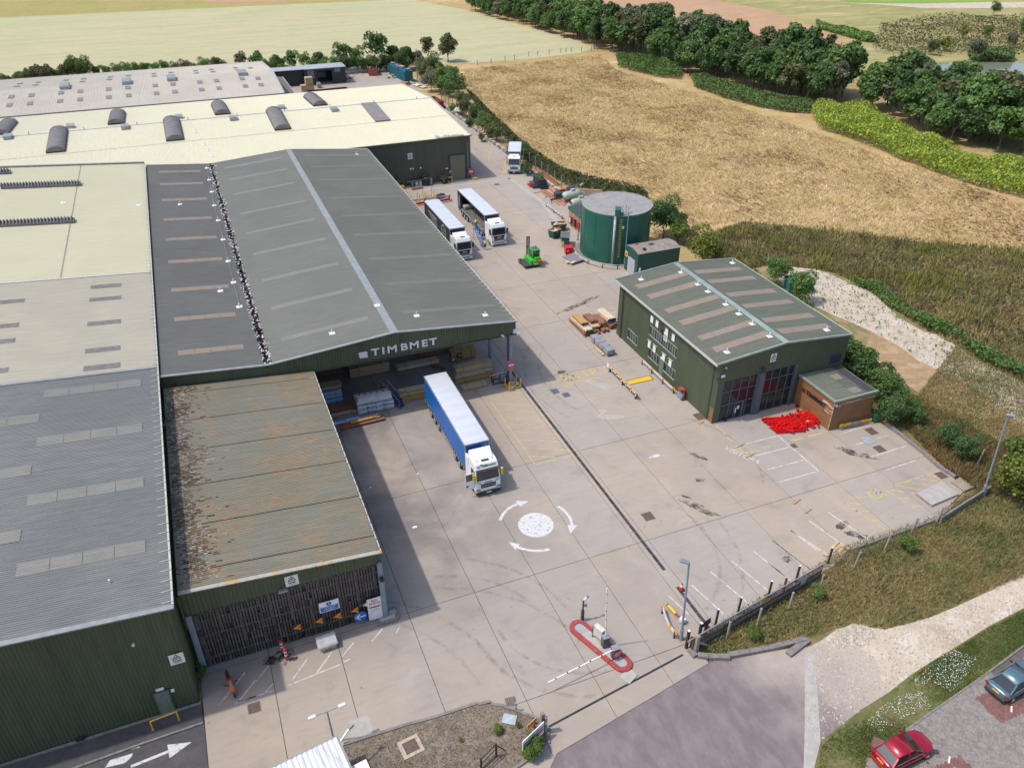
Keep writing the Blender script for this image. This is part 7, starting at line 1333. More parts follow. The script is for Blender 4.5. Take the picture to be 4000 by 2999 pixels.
rb_ = wheelie('bright red wheeled bin beside the black shelter near the tank', (51.6,103.6,0), R(-8), 1.25, 1.0, 1.35, mat('bright red plastic', (.6,.01,.015), (.55,.01,.014), rough=.35)); obj('bin_label', MB().box(-.45,-.05,-.52,-.5,.7,.85), WHITE, rb_)
wheelie('dark green litter bin between the lobby and the bushes', (63.05,50.6,0), R(-10), .8, .7, 1.2, mat('bin green plastic', (.02,.13,.07), sc=3), lid=False)
sh = thing('shelter', 'small black lean-to shelter beside the red bin', 'shelter', (52.6,107.0,0), R(-28)); obj('roof', MB().ob((0,0,1.75),(1.5,2.6,.07),rx=R(0),ry=R(3)), mat('dull grey roof', (.13,.14,.14), sc=2), sh); obj('wall', MB().box(-.75,-.68,.9,1.2,0,1.7).box(.6,.68,-1.2,1.2,0,1.7).box(-.75,.68,-1.25,-1.18,0,1.7) if False else MB().box(.6,.68,-1.2,1.2,0,1.72).box(-.7,.68,1.15,1.22,0,1.72).box(-.1,.68,-1.25,-1.18,0,1.72), BOXG, sh); obj('offcuts', MB().ob((-.1,-.2,.2),(.9,1.0,.35)).ob((-.2,.3,.45),(.7,.2,.1),.4).ob((0,-.3,.5),(.8,.15,.1),-.5), W0, sh); obj('yellow_post', MB().cyl((-.55,-.3,0),(-.55,-.3,1.1),.05), YEL, sh)
def skip(label, c, rz, L_, W_, H_, ma, inside, load=None, flare=.5):
    t = thing('skip', label, 'skip', c, rz); l, w = L_/2, W_/2; mb = MB(); th = .06
    o_ = [[(-l+flare,-w*.9,.05),(l-flare,-w*.9,.05),(l-flare,w*.9,.05),(-l+flare,w*.9,.05)],[(-l,-w,H_),(l,-w,H_),(l,w,H_),(-l,w,H_)]]; i_ = [(-l+th,-w+th,H_),(l-th,-w+th,H_),(l-th,w-th,H_),(-l+th,w-th,H_)]; fl_ = [(-l+flare+.05,-w*.85,.12),(l-flare-.05,-w*.85,.12),(l-flare-.05,w*.85,.12),(-l+flare+.05,w*.85,.12)]
    mb.loft(o_, cap=False); mb.add(o_[0], [(0,3,2,1)]); mb.add(o_[1]+i_, [(a,(a+1)%4,4+(a+1)%4,4+a) for a in range(4)]); obj('shell', mb, ma, t)
    mb = MB(); mb.add([(x*.995,y*.995,z) for x,y,z in i_]+fl_, [((a+1)%4,a,4+a,4+(a+1)%4) for a in range(4)]+[(4,5,6,7)]); obj('inside', mb, inside, t)
    for i in range(4): x = -l+flare+.2+i*(L_-2*flare-.4)/3; obj('rib', MB().bar((x,-w*.92-.03,.1),(x,-w-.03,H_-.05),.09).bar((x,w*.92+.03,.1),(x,w+.03,H_-.05),.09), ma, t)
    if load:
        for i in range(10): obj('load_piece', MB().ob((rnd.uniform(-l*.6,l*.6),rnd.uniform(-w*.6,w*.6),H_*.7+rnd.uniform(-.1,.25)),(rnd.uniform(.5,1.6),rnd.uniform(.15,.5),.08),rnd.uniform(0,3),ry=rnd.uniform(-.3,.3)), load, t)
    return t
RUSTIN = mat('rust inside', (.14,.07,.05), (.2,.1,.06), sc=2); ORIN = mat('orange inside', (.5,.2,.03), (.4,.17,.04), sc=3)
skip('dark green tipping skip with orange inside by the yellow flowers', (52.5,110.6,0), R(18), 2.0, 1.3, 1.35, BOXG, ORIN, W3, .3); skip('second dark green tipping skip with orange inside, further from the camera', (54.4,113.2,0), R(-10), 2.4, 1.5, 1.2, BOXG, ORIN, W3, .3)
skip('pink red roll-on skip with its load in the back yard', (54.8,243.5,0), R(82), 6.0, 2.6, 2.3, mat('pink red paint', (.38,.1,.09), (.32,.08,.075), sc=2), RUSTIN, W0, .25); skip('bright red open skip squeezed between the cream roof and the wall', (60.0,199,0), R(95), 6.0, 2.5, 2.0, mat('signal red paint', (.42,.012,.03), sc=2), RUSTIN, None, .1); skip('bright blue open skip behind the cream roof', (36.6,216.5,0), R(2), 10.5, 2.6, 2.6, mat('strong blue paint', (.015,.13,.42), (.012,.1,.35), sc=3), RUSTIN, None, .05)
tc = thing('container', 'teal steel container with junk on its top in the back yard', 'container', (61.2,235.5,0), R(96)); obj('shell', MB().box(-6.2,6.2,-1.25,1.25,.1,2.9), mat('dark teal paint', (.01,.13,.16), (.012,.11,.14), sc=2), tc)
for i in range(20): obj('rib', MB().box(-6.0+i*.62,-5.8+i*.62,1.25,1.31,.2,2.8).box(-6.0+i*.62,-5.8+i*.62,-1.31,-1.25,.2,2.8), bpy.data.materials['dark teal paint'], tc)
for i in range(14): obj('junk_sheet', MB().ob((rnd.uniform(-5.8,5.6),rnd.uniform(-1,1),3.0+rnd.uniform(0,.3)),(rnd.uniform(.6,2),rnd.uniform(.3,.9),.25),rnd.uniform(0,3)), (BLUE,RED,WRAPB,W0)[i%4], tc)
tl = thing('container', 'teal green lidded container at the end of the gravel track', 'container', tuple(G(3115,1130)), R(-20)); obj('shell', MB().loft([[(-1.6,-1.0,0),(1.6,-1.0,0),(1.6,1.0,0),(-1.6,1.0,0)],[(-1.7,-1.1,1.5),(1.7,-1.1,1.5),(1.7,1.1,1.5),(-1.7,1.1,1.5)]]), TEAL, tl); obj('lid', MB().loft([[(-1.8,-1.2,1.5),(1.8,-1.2,1.5),(1.8,1.2,1.5),(-1.8,1.2,1.5)],[(-1.7,-1.1,1.68),(1.7,-1.1,1.68),(1.7,1.1,1.68),(-1.7,1.1,1.68)],[(-.7,-.1,1.95),(.7,-.1,1.95),(.7,.1,1.95),(-.7,.1,1.95)]]), TEAL, tl)
bt = thing('blue_tank', 'bright blue plastic fuel tank hidden behind the office roof edge', 'tank', (53.4,85.8,0), R(90)); BP = mat('bright blue plastic', (.0,.17,.75), (.0,.15,.66), rough=.3); obj('tank_body', MB().cyl((-1.0,0,1.5),(1.1,0,1.5),.95,n=20), BP, bt, smooth=True); obj('tank_skirt', MB().box(-.95,1.05,-.85,.85,.15,1.5), BP, bt); obj('end_panel', MB().cyl((1.1,0,1.5),(1.14,0,1.5),.8,n=20), BLACK, bt); obj('panel_notice', MB().box(1.14,1.17,-.35,.3,1.1,1.6), WHITE, bt); obj('yellow_foot', MB().box(.9,1.3,-1.2,-.9,0,.35), ORB, bt)
bp_ = thing('board_pile', 'pile of broken boards topped by a purple grey sheet beside the tank rail', 'boards', (51.2,101.0,0), R(14)); obj('top_sheet', MB().ob((.1,.1,.42),(2.4,2.7,.05),0,R(2),R(-3)), mat('purple grey sheet', (.19,.18,.2), (.22,.21,.23), rough=.4), bp_)
for i in range(12): obj('broken_board', MB().ob((rnd.uniform(-.4,.3)-.35,rnd.uniform(-.9,.9),.04+.03*i),(rnd.uniform(1.6,2.4),rnd.uniform(.3,.6),.03),rnd.uniform(-.3,.3)), (WHITE,W3)[i%2], bp_)
for nm, lab, c, s in (('gas_tank','pale green horizontal gas tank near the pump house, rear one',(62.6,125.0),1.0),('gas_tank','pale green horizontal gas tank near the pump house, front one',(62.6,121.6),.9)):
    t = thing(nm, lab, 'gas tank', (*c,0), R(8)); PG = mat('pale sage tank paint', (.4,.45,.37), (.35,.4,.33), sc=2) if 'pale sage tank paint' not in bpy.data.materials else bpy.data.materials['pale sage tank paint']
    rr = .75*s; prf = [(-2.2,.12),(-2.05,.42),(-1.75,.68),(-1.5,.75),(1.5,.75),(1.75,.68),(2.05,.42),(2.2,.12)]; obj('vessel', MB().loft([[(x,math.cos(2*math.pi*j/18)*r2*s,1.15*s+math.sin(2*math.pi*j/18)*r2*s) for j in range(18)] for x, r2 in prf]), PG, t, smooth=True); obj('foot', MB().box(-1.3,-1.0,-.4,.4,0,.6*s).box(1.0,1.3,-.4,.4,0,.6*s), KERB, t); obj('valve_dome', MB().box(-.4,.4,-.25,.25,1.15*s+rr-.03,1.15*s+rr+.3), PG, t, bevel=.04); obj('plate', MB().box(-2.26,-2.1,-.2,.25,1.0,1.35), NAVY, t)
gw = thing('retaining_wall', 'buff block gable wall piece behind the gas tanks', 'wall', (65.5,124.2,0), R(-30)); obj('wall', MB().box(-2.3,2.3,-.12,.12,0,2.0), mat('buff blockwork', (.45,.33,.22), (.4,.29,.2), sc=2), gw); obj('notice', MB().box(-1.4,-.8,-.16,-.12,1.0,1.6), WHITE, gw)
# pipes, beams and bundles by the boundary wall
PIPE = mat('orange pipe', (.5,.17,.07), (.4,.13,.06), sc=3)
pb = thing('black_bundle', 'big bundle of black plastic sections wrapped in film up the yard', 'bundle', (60.7,135.0,0), R(-8))
for k in range(5): obj('section', MB().ob((.1*(k%2),.2*k,.2+k*.27),(1.5,5.6-.3*k,.22)), BLACK, pb, bevel=.05)
obj('side_bundle', MB().ob((-1.4,-.8,.3),(1.2,2.2,.5)).ob((-1.6,-.2,.6),(.9,1.8,.2)), mat('black film', (.025,.03,.04), (.04,.05,.06), rough=.25), pb, bevel=.06); obj('red_parts', MB().ob((-2.1,.2,.15),(.6,1.3,.25)).ob((-2.0,-.8,.2),(.5,.6,.3)), RED, pb)
for nm, lab, p0, p1, n_ in (('pipe_stack','stack of orange pipes lying along the boundary wall',(63.3,143.3),(62.9,134.2),7),('pipe_stack','crossed orange pipes on the ground near the grey rail',(59.8,131.2),(60.3,123.8),4),('pipe_stack','orange brown poles lying across the crossed pipes',(62.0,133.5),(61.2,124.0),3)):
    t = thing(nm, lab, 'pipes', (p0[0],p0[1],0), 0, 'orange pipes up the yard'); d = Vector((p1[0]-p0[0],p1[1]-p0[1],0))
    for i in range(n_): a = Vector((i*.28-.6, rnd.uniform(-.6,.6), .1+.12*(i%2))); obj('pipe', MB().cyl(a, a+d+Vector((rnd.uniform(-.3,.3),rnd.uniform(-.8,.4),0)), .09, n=8), PIPE, t)
gs = thing('steel_crate', 'dark green open steel crate with red parts by the pipes', 'crate', (61.4,127.3,0), R(-4)); obj('box', MB().box(-1.2,1.2,-.6,.6,.15,.9), BOXG, gs); obj('load', MB().box(-1.1,1.1,-.5,.5,.9,.95), CHASS, gs); obj('red_part', MB().ob((-.6,.8,.6),(.4,.5,.8)).ob((.6,.9,1.0),(1.2,.3,.3)), RED, gs); obj('foot', MB().box(-1.2,-1.0,-.6,.6,0,.15).box(1.0,1.2,-.6,.6,0,.15), CHASS, gs)
wheelie('dark blue wheeled bin at the end of the boundary wall', (63.5,127.4,0), R(-10), 1.6, 1.2, 1.5, mat('navy bin plastic', (.015,.03,.06), sc=3))
for i, (lab, p0, p1) in enumerate((('single rusty bar lying across the yellow line',(57.6,131.1),(60,131.4)),('single rusty bar lying nearer the crossed pipes',(58.6,128.3),(60.5,128.6)))): tag(obj('steel_bar', MB().bar((*p0,.04),(*p1,.04),.09), RUSTIN), lab, 'bar')
for i, (x, y, lab) in enumerate(((35.9,134.9,'yellow cradle leaning behind the striped rail, left one'),(38.9,136.0,'yellow stillage with pale load behind the striped rail'))): cradle('yellow_rack', lab, (x,y,0), R(5), 1.7, 1.2, 1.5, YEL)
for i, (x, y, lab) in enumerate(((40.9,133.0,'red cradle rack in front of the striped rail by the charcoal lorry'),(36.3,133.0,'red cradle rack with a pale sheet at the canopy edge'))): t = cradle('red_rack', lab, (x,y,0), R(8), 2.4, 1.2, .55, RED); obj('cross_bar', MB().box(-1.2,1.2,-.05,.05,.15,.5), RED, t)
tag(obj('scrap_heap', MB().ob((0,0,.3),(1.6,.8,.5),.3).ob((.3,.1,.6),(.9,.4,.3),-.4).ob((-.5,0,.5),(.8,.5,.3),.9), CHASS, None, (41.0,135.2,0)), 'dark heap of scrap straps behind the striped rail', 'scrap')
# things along the olive wall
cp_ = thing('compressor', 'black machine on legs standing by the olive wall', 'machine', (40.5,142.7,0)); obj('body', MB().ob((0,0,1.0),(1.1,.8,1.0)).ob((-.2,0,1.7),(.7,.5,.6)), BLACK, cp_, bevel=.08); obj('leg', MB().box(-.5,-.4,-.3,.3,0,.6).box(.4,.5,-.3,.3,0,.6), CHASS, cp_); obj('drum', MB().cyl((.55,0,.9),(.8,0,.9),.35,n=14), CHASS, cp_); obj('yellow_band', MB().box(-.5,.3,-.42,-.4,1.5,1.6), YEL, cp_)
for i, (x, ma, lab) in enumerate(((37.9,DOORG,'green drum at the olive wall, leftmost of the row'),(38.75,WRAPW,'white drum in the row at the olive wall, second from the left'),(39.5,WRAPW,'white drum in the row at the olive wall, third from the left'),(41.5,WRAPB,'tall pale drum right of the black machine'))):
    t = thing('drum', lab, 'drum', (x,143.0,0), 0, 'drums by the olive wall'); h = 1.25 if i == 3 else .95; obj('shell', MB().cyl((0,0,0),(0,0,h),.33,n=18), ma, t); obj('band', MB().cyl((0,0,h*.33),(0,0,h*.37),.345,n=18).cyl((0,0,h*.66),(0,0,h*.7),.345,n=18).cyl((0,0,h-.03),(0,0,h+.02),.345,n=18), STEEL, t)
tag(obj('grey_plank', MB().bar((37.0,143.1,1.0),(40.0,142.9,1.15),.35,.06), STEEL), 'long grey plank propped over the drums', 'plank'); tag(obj('pallet_boards', MB().ob((0,0,.12),(2.2,.9,.08),.1).ob((.1,.1,.22),(2.0,.7,.06),.15), W2, None, (38.4,141.6,0)), 'flat brown boards lying in front of the drums', 'boards')
ty = thing('spare_tyre', 'big tractor tyre leaning on the yellow rail by the olive wall', 'tyre', (44.1,142.4,.75)); n = 24; rings = []
for i in range(n+1):
    a = 2*math.pi*i/n; rings.append([((.5+dr)*math.cos(a),dy,(.5+dr)*math.sin(a)) for dr, dy in ((0,-.18),(.22,-.2),(.28,0),(.22,.2),(0,.18))])
obj('tread', MB().loft(rings, cap=False), RUBBER, ty, smooth=True)
def hoop(label, p, q, h, g=None, r=.05):
    t = thing('hoop_barrier', label, 'barrier', tuple(p), 0, g); d = Vector(q)-Vector(p); obj('hoop', MB().cyl((0,0,0),(0,0,h),r,n=10).cyl((0,0,h),d+Vector((0,0,h)),r,n=10).cyl(d,d+Vector((0,0,h)),r,n=10), YEL, t, smooth=False); obj('foot_plate', MB().box(-.1,.1,-.1,.1,0,.02).box(d.x-.1,d.x+.1,d.y-.1,d.y+.1,0,.02), KERB, t); return t
hoop('yellow tube hoop in front of the green door at the lower left', (-10.25,40.35,.12), (-8.55,40.5,.12), .95); hoop('yellow tube hoop in front of the far door by the roller shutter', (43.9,142.3,0), (45.6,142.4,0), 1.1)
tag(obj('yellow_cart', MB().ob((0,0,.45),(1.1,.7,.35)).cyl((-.4,-.4,.2),(-.4,.4,.2),.2).cyl((.4,-.4,.2),(.4,.4,.2),.2), YEL, None, (35.6,142.6,0)), 'small yellow cart at the canopy corner by the olive wall', 'cart'); wheelie('dark wheeled bin at the olive wall by the canopy edge', (34.9,143.2,0), 0, 1.3, 1.0, 1.6, mat('slate bin plastic', (.06,.08,.1), sc=3)); tag(obj('yellow_block', MB().ob((0,0,.2),(.9,.5,.4)), YEL, None, (50.3,142.6,0), bevel=.05), 'yellow block at the corner under the no entry board', 'block')
# ---------------------------------------------------------------- back yard sheds
bsd = thing('black_shed', 'long black sheet clad shed with open bay at the back of the yard', 'shed', (0,0,0)); X0, X1, Y0, Y1 = 22.9, 45.3, 236.2, 240.5
obj('wall', MB().box(X0,33.9,Y0,Y1,0,4.1).box(33.9,45.3,Y1-.2,Y1,0,4.1).box(33.9,37.4,Y0-1.2,Y0-1.1,0,4.2).box(41.6,45.3,Y0-1.2,Y0-1.1,0,4.2).box(45.2,45.3,Y0-1.2,Y1,0,4.2).box(37.4,41.6,Y0-1.2,Y0-1.1,3.6,4.2), mat('black blue sheet wall', (.02,.026,.032), (.03,.038,.045), sc=1.5, st=(6,6,.4), c3=(.1,.12,.13), sc3=.7, lo3=.68, hi3=.74), bsd)
obj('roof', MB().box(X0-.2,33.9,Y0-.5,Y1+.2,4.1,4.25).box(33.9,45.5,Y0-1.5,Y1+.2,4.2,4.38), mat('pale shed roof', (.36,.38,.41), (.28,.3,.33), sc=.6, st=(3,1,1)), bsd); obj('bay_post', MB().box(37.3,37.45,Y0-1.15,Y0-1.0,0,3.6).box(41.5,41.65,Y0-1.15,Y0-1.0,0,3.6), CHASS, bsd); obj('inner_panel', MB().box(38,40.6,Y1-.6,Y1-.4,.9,2.4), mat('dull grey panel', (.25,.26,.27), sc=2), bsd); obj('paint_patch', MB().box(34.8,36.6,Y0-1.23,Y0-1.2,1.8,3.9).box(42.2,43.9,Y0-1.23,Y0-1.2,3.0,4.0), mat('flaked grey paint', (.22,.25,.27), (.1,.12,.13), sc=3), bsd)
for i, (x, y, z, w, h, lab) in enumerate(((33.4,228.9,0,3.4,1.6,'orange timber crate by the black shed, lower left'),(34.0,229.0,1.6,1.9,1.9,'orange timber crate stacked on the lower one by the black shed'))):
    t = thing('timber_crate', lab, 'crate', (x,y,z), 0, 'timber crates by the black shed'); obj('box', MB().box(-w/2,w/2,-.8,.8,.1,h), W0, t)
    for k in range(5): obj('slat', MB().box(-w/2-.02,w/2+.02,-.84,-.8,.12+k*h/5.2,.12+k*h/5.2+h/7), W0, t)
tag(obj('white_van_front', MB().ob((0,0,.6),(1.2,1.2,1.0)).ob((0,.2,1.2),(1.0,.8,.4)), mat('grey machine paint', (.3,.32,.34), sc=2), None, (37.0,231.5,0), bevel=.1), 'small grey machine by the open bay of the black shed', 'machine').name = 'grey_machine'
guard('guard_rail', 'pale grey rail along the back hedge behind the skips', [(45.8,243.6,0),(53,245.5,0),(60,246.8,0)], 1.0, [STEEL], STEEL)
for i, (x, y, lab) in enumerate(((46.8,239.6,'brown junk heap at the end of the black shed'),(58.6,236.5,'pale timber scrap heap beside the teal container'),(61.2,226.3,'white and dark junk at the front of the teal container'))):
    t = thing('junk_heap', lab, 'junk', (x,y,0))
    for k in range(10): obj('piece', MB().ob((rnd.uniform(-1.2,1.2),rnd.uniform(-.9,.9),.15+.06*k),(rnd.uniform(.8,2.2),rnd.uniform(.1,.5),.1),rnd.uniform(0,3),ry=rnd.uniform(-.25,.25)), (W2 if i == 0 else (W3,W0,CHASS)[k%3]), t)
for i, (px, ma, lab) in enumerate((((1660,322),BLUE,'flat blue sheet on the ground by the far wall'),((1632,335),WHITE,'flat white sheets on the ground by the far wall'),((1648,340),WRAPW,'white long sheet nearest the far wall'),((1585,325),mat('orange netting', (.6,.12,.03)),'orange netting on the ground by the teal container'))): p = G(*px); tag(obj('loose_sheet', MB().ob((0,0,.12),(1.6,3.2,.12),R(20)), ma, None, tuple(p)), lab, 'sheet')
gt_ = thing('ground_grille', 'brown slatted grille lying across the far lane', 'grille', tuple(G(1748,421)), 0)
for i in range(12): obj('slat', MB().box(-1.8+i*.3,-1.65+i*.3,-1.1,1.1,.02,.1), RUSTIN, gt_)
wt = thing('water_bowser', 'white barrel bowser with two wheels by the far wall', 'bowser', tuple(G(1795,448)), R(30)); obj('barrel', MB().cyl((0,-1.1,1.0),(0,1.1,1.0),.6,n=16), WHITE, wt); obj('axle_frame', MB().box(-.5,.5,-1.3,1.3,.3,.45), CHASS, wt); wheel(wt, -.6, 0, .3, .2, -1); wheel(wt, .6, 0, .3, .2, 1); obj('cap', MB().cyl((0,-1.15,.5),(0,-1.6,.5),.3,n=10), WHITE, wt)
# ---------------------------------------------------------------- lamps
def lamp(label, b, tp, head, r=.09, double=False):
    t = thing('lamp_post', label, 'lamp post', tuple(b), 0); d = Vector(tp)-Vector(b)
    obj('pole', MB().cyl((0,0,0),d*.14,r*1.5,n=10).cyl(d*.14,d,r,r*.7,n=10), POLEM, t); obj('base_plate', MB().box(-.2,.2,-.2,.2,0,.03), KERB, t)
    for s in ((-1,1) if double else (1,)):
        if double: obj('arm', MB().bar(d,d+Vector((s*.75,.06*s,.05)),.05), STEEL, t); obj('lamp_head', MB().ob(d+Vector((s*1.0,.08*s,.06)),(.5,.22,.12),R(8)), WHITE, t, bevel=.03)
        else: hd = obj('lamp_head', MB().ob(d+Vector(head)*.3+Vector((0,0,.1)),(.34,.7,.16),math.atan2(-head[0],head[1]),R(14)), STEEL, t, bevel=.04); obj('lamp_glass', MB().ob(d+Vector(head)*.3+Vector((0,0,.02)),(.26,.5,.04),math.atan2(-head[0],head[1]),R(14)), BLACK, hd)
    return t
b0 = G(2660,2496); lamp('grey lamp post by the sliding gate with a single lamp head', b0, GY(2692,2198,b0.y), (-1,.6,0), .1)
b0 = G(3000+1855/2.211,1500+965/2.211); lamp('leaning grey lamp post at the right edge of the yard', b0, GY(3938,1622,b0.y), (.3,-.6,0), .1)
b0 = G(2257,938); lamp('slim grey lamp post between the pump house and the round tank', b0, GY(2000+592/2.211,725,b0.y), (.8,.4,0), .07)
lamp('slim pale lamp post standing against the front of the round tank', (57.5,96.4,0), GY(2456,830,96.4), (.2,-.8,0), .07)
b0 = G(1630,306); lamp('tall lamp post with camera in the back yard by the far shrubs', b0, GY(1625,194,b0.y), (.3,.6,0), .09)
lamp('pale lamp post with two heads behind the white roofed cabin', (1.15,34.9,0), GY(1278,2778,34.9), (0,0,0), .07, True)
# ---------------------------------------------------------------- white roofed cabin at the bottom
cb_ = thing('gate_cabin', 'small cabin with white ribbed roof at the bottom edge', 'cabin', (1.3,33.35,0), R(8.5)); obj('wall', MB().box(-6.5,-.15,-5.5,-.2,0,2.55), mat('cabin wall grey', (.42,.43,.44), sc=1), cb_)
mb = MB(); ribY(mb, -6.7, 0, [(-5.8,2.78),(-.06,2.66)], .33, .05); obj('roof', mb, mat('white ribbed roof', (.66,.67,.68), (.55,.56,.57), rough=.5, sc=1.5, st=(4,.4,1), c3=(.4,.4,.4), sc3=.9), cb_); obj('gutter', MB().box(-6.75,.05,-.06,.08,2.58,2.68), FLASH, cb_); obj('verge_trim', MB().box(0,.08,-5.8,0,2.6,2.78), FLASH, cb_); obj('awning', MB().ob((.55,-3.2,2.3),(1.1,1.9,.08)), WHITE, cb_); obj('camera_arm', MB().bar((.1,-.5,2.7),(.9,-.1,3.0),.1).ob((1.0,-.05,3.0),(.4,.18,.18),.4), STEEL, cb_)
# ---------------------------------------------------------------- planted bed with kerb at the entrance
BED = [D(*p) for p in ((743,1608),(803,1589),(870,1568),(940,1549),(1010,1526),(1040,1520),(1075,1523),(1105,1531),(1130,1541),(1163,1553),(1181,1571),(1183,1591),(1168,1620),(1118,1655),(1050,1700),(900,1800),(640,1800),(660,1680))]
sheet('gravel_bed', BED, .07, GRAVEL)
def kerb(name, pts, w, h, lab=None, z0=0, piece=.95):
    ks = bpy.data.objects.new(name, None); C.objects.link(ks); ks['kind'] = 'structure'; P_ = [Vector((p[0],p[1],0)) for p in pts]
    for p, d in along(P_, piece): 
        mb = MB(); mb.bar((p.x,p.y,z0+h/2-.02),(p.x+d.x*(piece-.02),p.y+d.y*(piece-.02),z0+h/2-.02),w,h+.04); obj('kerb_stone', mb, KERB, ks)
    return ks
kerb('bed_kerb', BED[:15], .2, .16); kerb('bay_kerb', [G(3465,1660),G(3530,1712),G(3600,1768),G(3665,1825),G(3722,1862)], .3, .3)
kerb('south_kerb', [(47.6,36.15),(52,36.2),(56.7,36.25),(59.6,37.1)], .22, .18); kerb('verge_kerb', [D(1488,1403),D(1494,1410),D(1505,1416),D(1525,1419),D(1555,1420),D(1600,1412),D(1658,1401),D(1700,1391),D(1730,1383)], .42, .28, piece=.8)
pk = [D(2300,1326),D(2211,1393),D(2120,1461),D(2005,1541),D(1956,1576)]; kerb('paving_kerb', pk, .14, .1, z0=-.06)
kerb('lane_kerb', [(-26,39.2),(-16,39.35),(-11,39.6),(-7.4,39.7)], .15, .13, z0=-.03); sheet('footway', [(-80,41.45),(-7.0,41.45),(-7.0,39.75),(-11,39.65),(-16,39.4),(-80,38.2)], .08, ASPH)
bush_ = [LEAF[2]]
for px, s, lab in (((2088,2935),.42,'bright green tufted shrub behind the entrance name board'),((2070,2965),.3,'low green shrub at the left foot of the name board'),((1945,2858),.2,'small green tuft alone in the gravel bed'),((2025,2840),.12,'tiny green tuft at the edge of the gravel bed'),((1800,2895),.1,'tiny yellow green weed in the middle of the gravel bed'),((2942,2490),.32,'small bright green bush in the verge by the sliding gate'),((3540,2150),.45,'small bright green bush by the leaning fence post'),((3190,2330),.35,'small pale green bush in the verge right of the gate end'),((790,2640),.3,'green weed at the corner of the green wall and the slatted wall')): tree('shrub', 'bush2', G(*px), lab, 'shrub', None, LEAF[2], s)
grass('bed_grass', 'sparse dry grass litter over the gravel bed', BED, 9000, .1, .05, grassmat('bed litter', [(.27,.23,.17),(.2,.17,.13),(.33,.28,.2)], .5, .5), 41, 2.0, .07)
mh = G(1605,2918); t = thing('manhole_cover', 'dark square cover in a pale stone frame on the gravel bed', 'manhole cover', (mh.x,mh.y,.07), R(8)); obj('frame', MB().box(-.75,.75,-.7,.7,0,.06), mat('pale stone frame', (.48,.4,.3), sc=3), t); obj('lid', MB().box(-.48,.48,-.45,.45,.06,.08), COV, t)
p = G(1990,2812); tag(obj('pale_slab', MB().ob((0,0,.05),(.95,.75,.06),R(-35)), mat('pale blue slab', (.42,.48,.52), sc=3), None, (p.x,p.y,.08)), 'pale blue grey slab lying on the gravel bed', 'slab')
for px, lab, rz in (((1995,2740),'iron gully grating at the kerb by the gravel bed',-10),((2137,2955),'iron gully grating on the road below the entrance kerb',40)):
    p = G(*px); t = thing('gully_grating', lab, 'grating', (p.x,p.y,-.05 if px[0] > 2100 else .0), R(rz)); obj('frame', MB().box(-.4,.4,-.4,.4,0,.02), KERB, t)
    for i in range(6): obj('bar', MB().box(-.33+i*.12,-.27+i*.12,-.34,.34,.02,.035), COV, t)
p = G(2015,2775); tag(obj('short_post', MB().cyl((0,0,0),(0,0,.85),.06,n=10).cyl((0,0,.85),(0,0,.9),.07,n=10), POLEM, None, tuple(p)), 'short grey blue post at the kerb beside the gully grating', 'post')
p = G(2082,2915); nb = thing('name_board', 'white TIMBMET entrance board with coloured panels by the kerb', 'sign', (p.x,p.y,.1), R(24)); obj('board', MB().box(-1.05,1.05,-.03,.03,.35,1.6), WHITE, nb); obj('post', MB().box(-.9,-.82,.03,.1,0,1.6).box(.82,.9,.03,.1,0,1.6), STEEL, nb)
text('TIMBMET', .26, (0,-.035,1.43), (1,0,0), (0,0,1), POLEM, nb, ext=.004, sx=1.15); obj('green_band', MB().box(-1.0,1.0,-.04,-.03,1.12,1.25), mat('sign green', (.01,.16,.09)), nb); text('SITE SAFETY', .13, (0,-.045,1.185), (1,0,0), (0,0,1), WHITE, nb, ext=.003); obj('red_band', MB().box(.1,1.0,-.04,-.03,.78,1.0), RED, nb); obj('blue_panel', MB().box(-1.0,-.5,-.04,-.03,.4,.95).box(-.4,0,-.04,-.03,.4,.85), BLUE, nb)
p = G(2076,2862); t = thing('warning_board', 'small red and yellow warning board behind the name board', 'sign', (p.x,p.y,.1), R(24)); obj('board', MB().box(-.45,.45,-.02,.02,.75,1.2), YEL, t); obj('red_half', MB().box(-.45,.45,-.03,-.02,.98,1.2), RED, t); obj('post', MB().box(.3,.4,.02,.12,0,1.2), REDK, t); text('WARNING', .13, (0,-.035,1.09), (1,0,0), (0,0,1), WHITE, t, ext=.003)
# gate posts on the left of the entrance
TIMB = mat('grey weathered concrete post', (.2,.175,.15), (.27,.24,.21), rough=.9, sc=3)
p = G(2117,2858); gp = thing('gate_post', 'weathered post with raking brace at the left of the entrance', 'post', tuple(p)); obj('post', MB().box(-.12,.12,-.12,.12,0,2.1), TIMB, gp); obj('brace', MB().bar((0,0,1.5),(-.9,-.5,0),.12).bar((0,0,1.4),(-.6,.7,0),.1), TIMB, gp)
p = G(2131,2862); t = thing('banded_post', 'slim post banded orange and white at the left of the entrance', 'post', tuple(p)); obj('post', MB().box(-.07,.07,-.07,.07,0,2.0), POLEM, t)
for i in range(3): obj('band', MB().box(-.08,.08,-.08,.08,1.1+i*.3,1.25+i*.3), (WHITE,ORB,WHITE)[i], t)
obj('red_post', MB().box(-.3,-.2,-.05,.05,0,1.9), mat('maroon post', (.15,.02,.03)), t)
bg_ = thing('black_gate_frame', 'black tubular gate frame with brace at the bottom edge', 'gate', tuple(G(1880,3010)), R(24))
obj('frame', MB().box(-.05,.05,-.05,.05,0,1.4).box(1.35,1.45,-.05,.05,0,1.5).bar((0,0,1.3),(1.4,0,1.4),.06).bar((0,0,.8),(1.4,0,.9),.05).bar((0,0,.2),(1.4,0,.2),.06).bar((1.4,0,1.3),(2.1,-.1,.1),.06), BLACK, bg_)
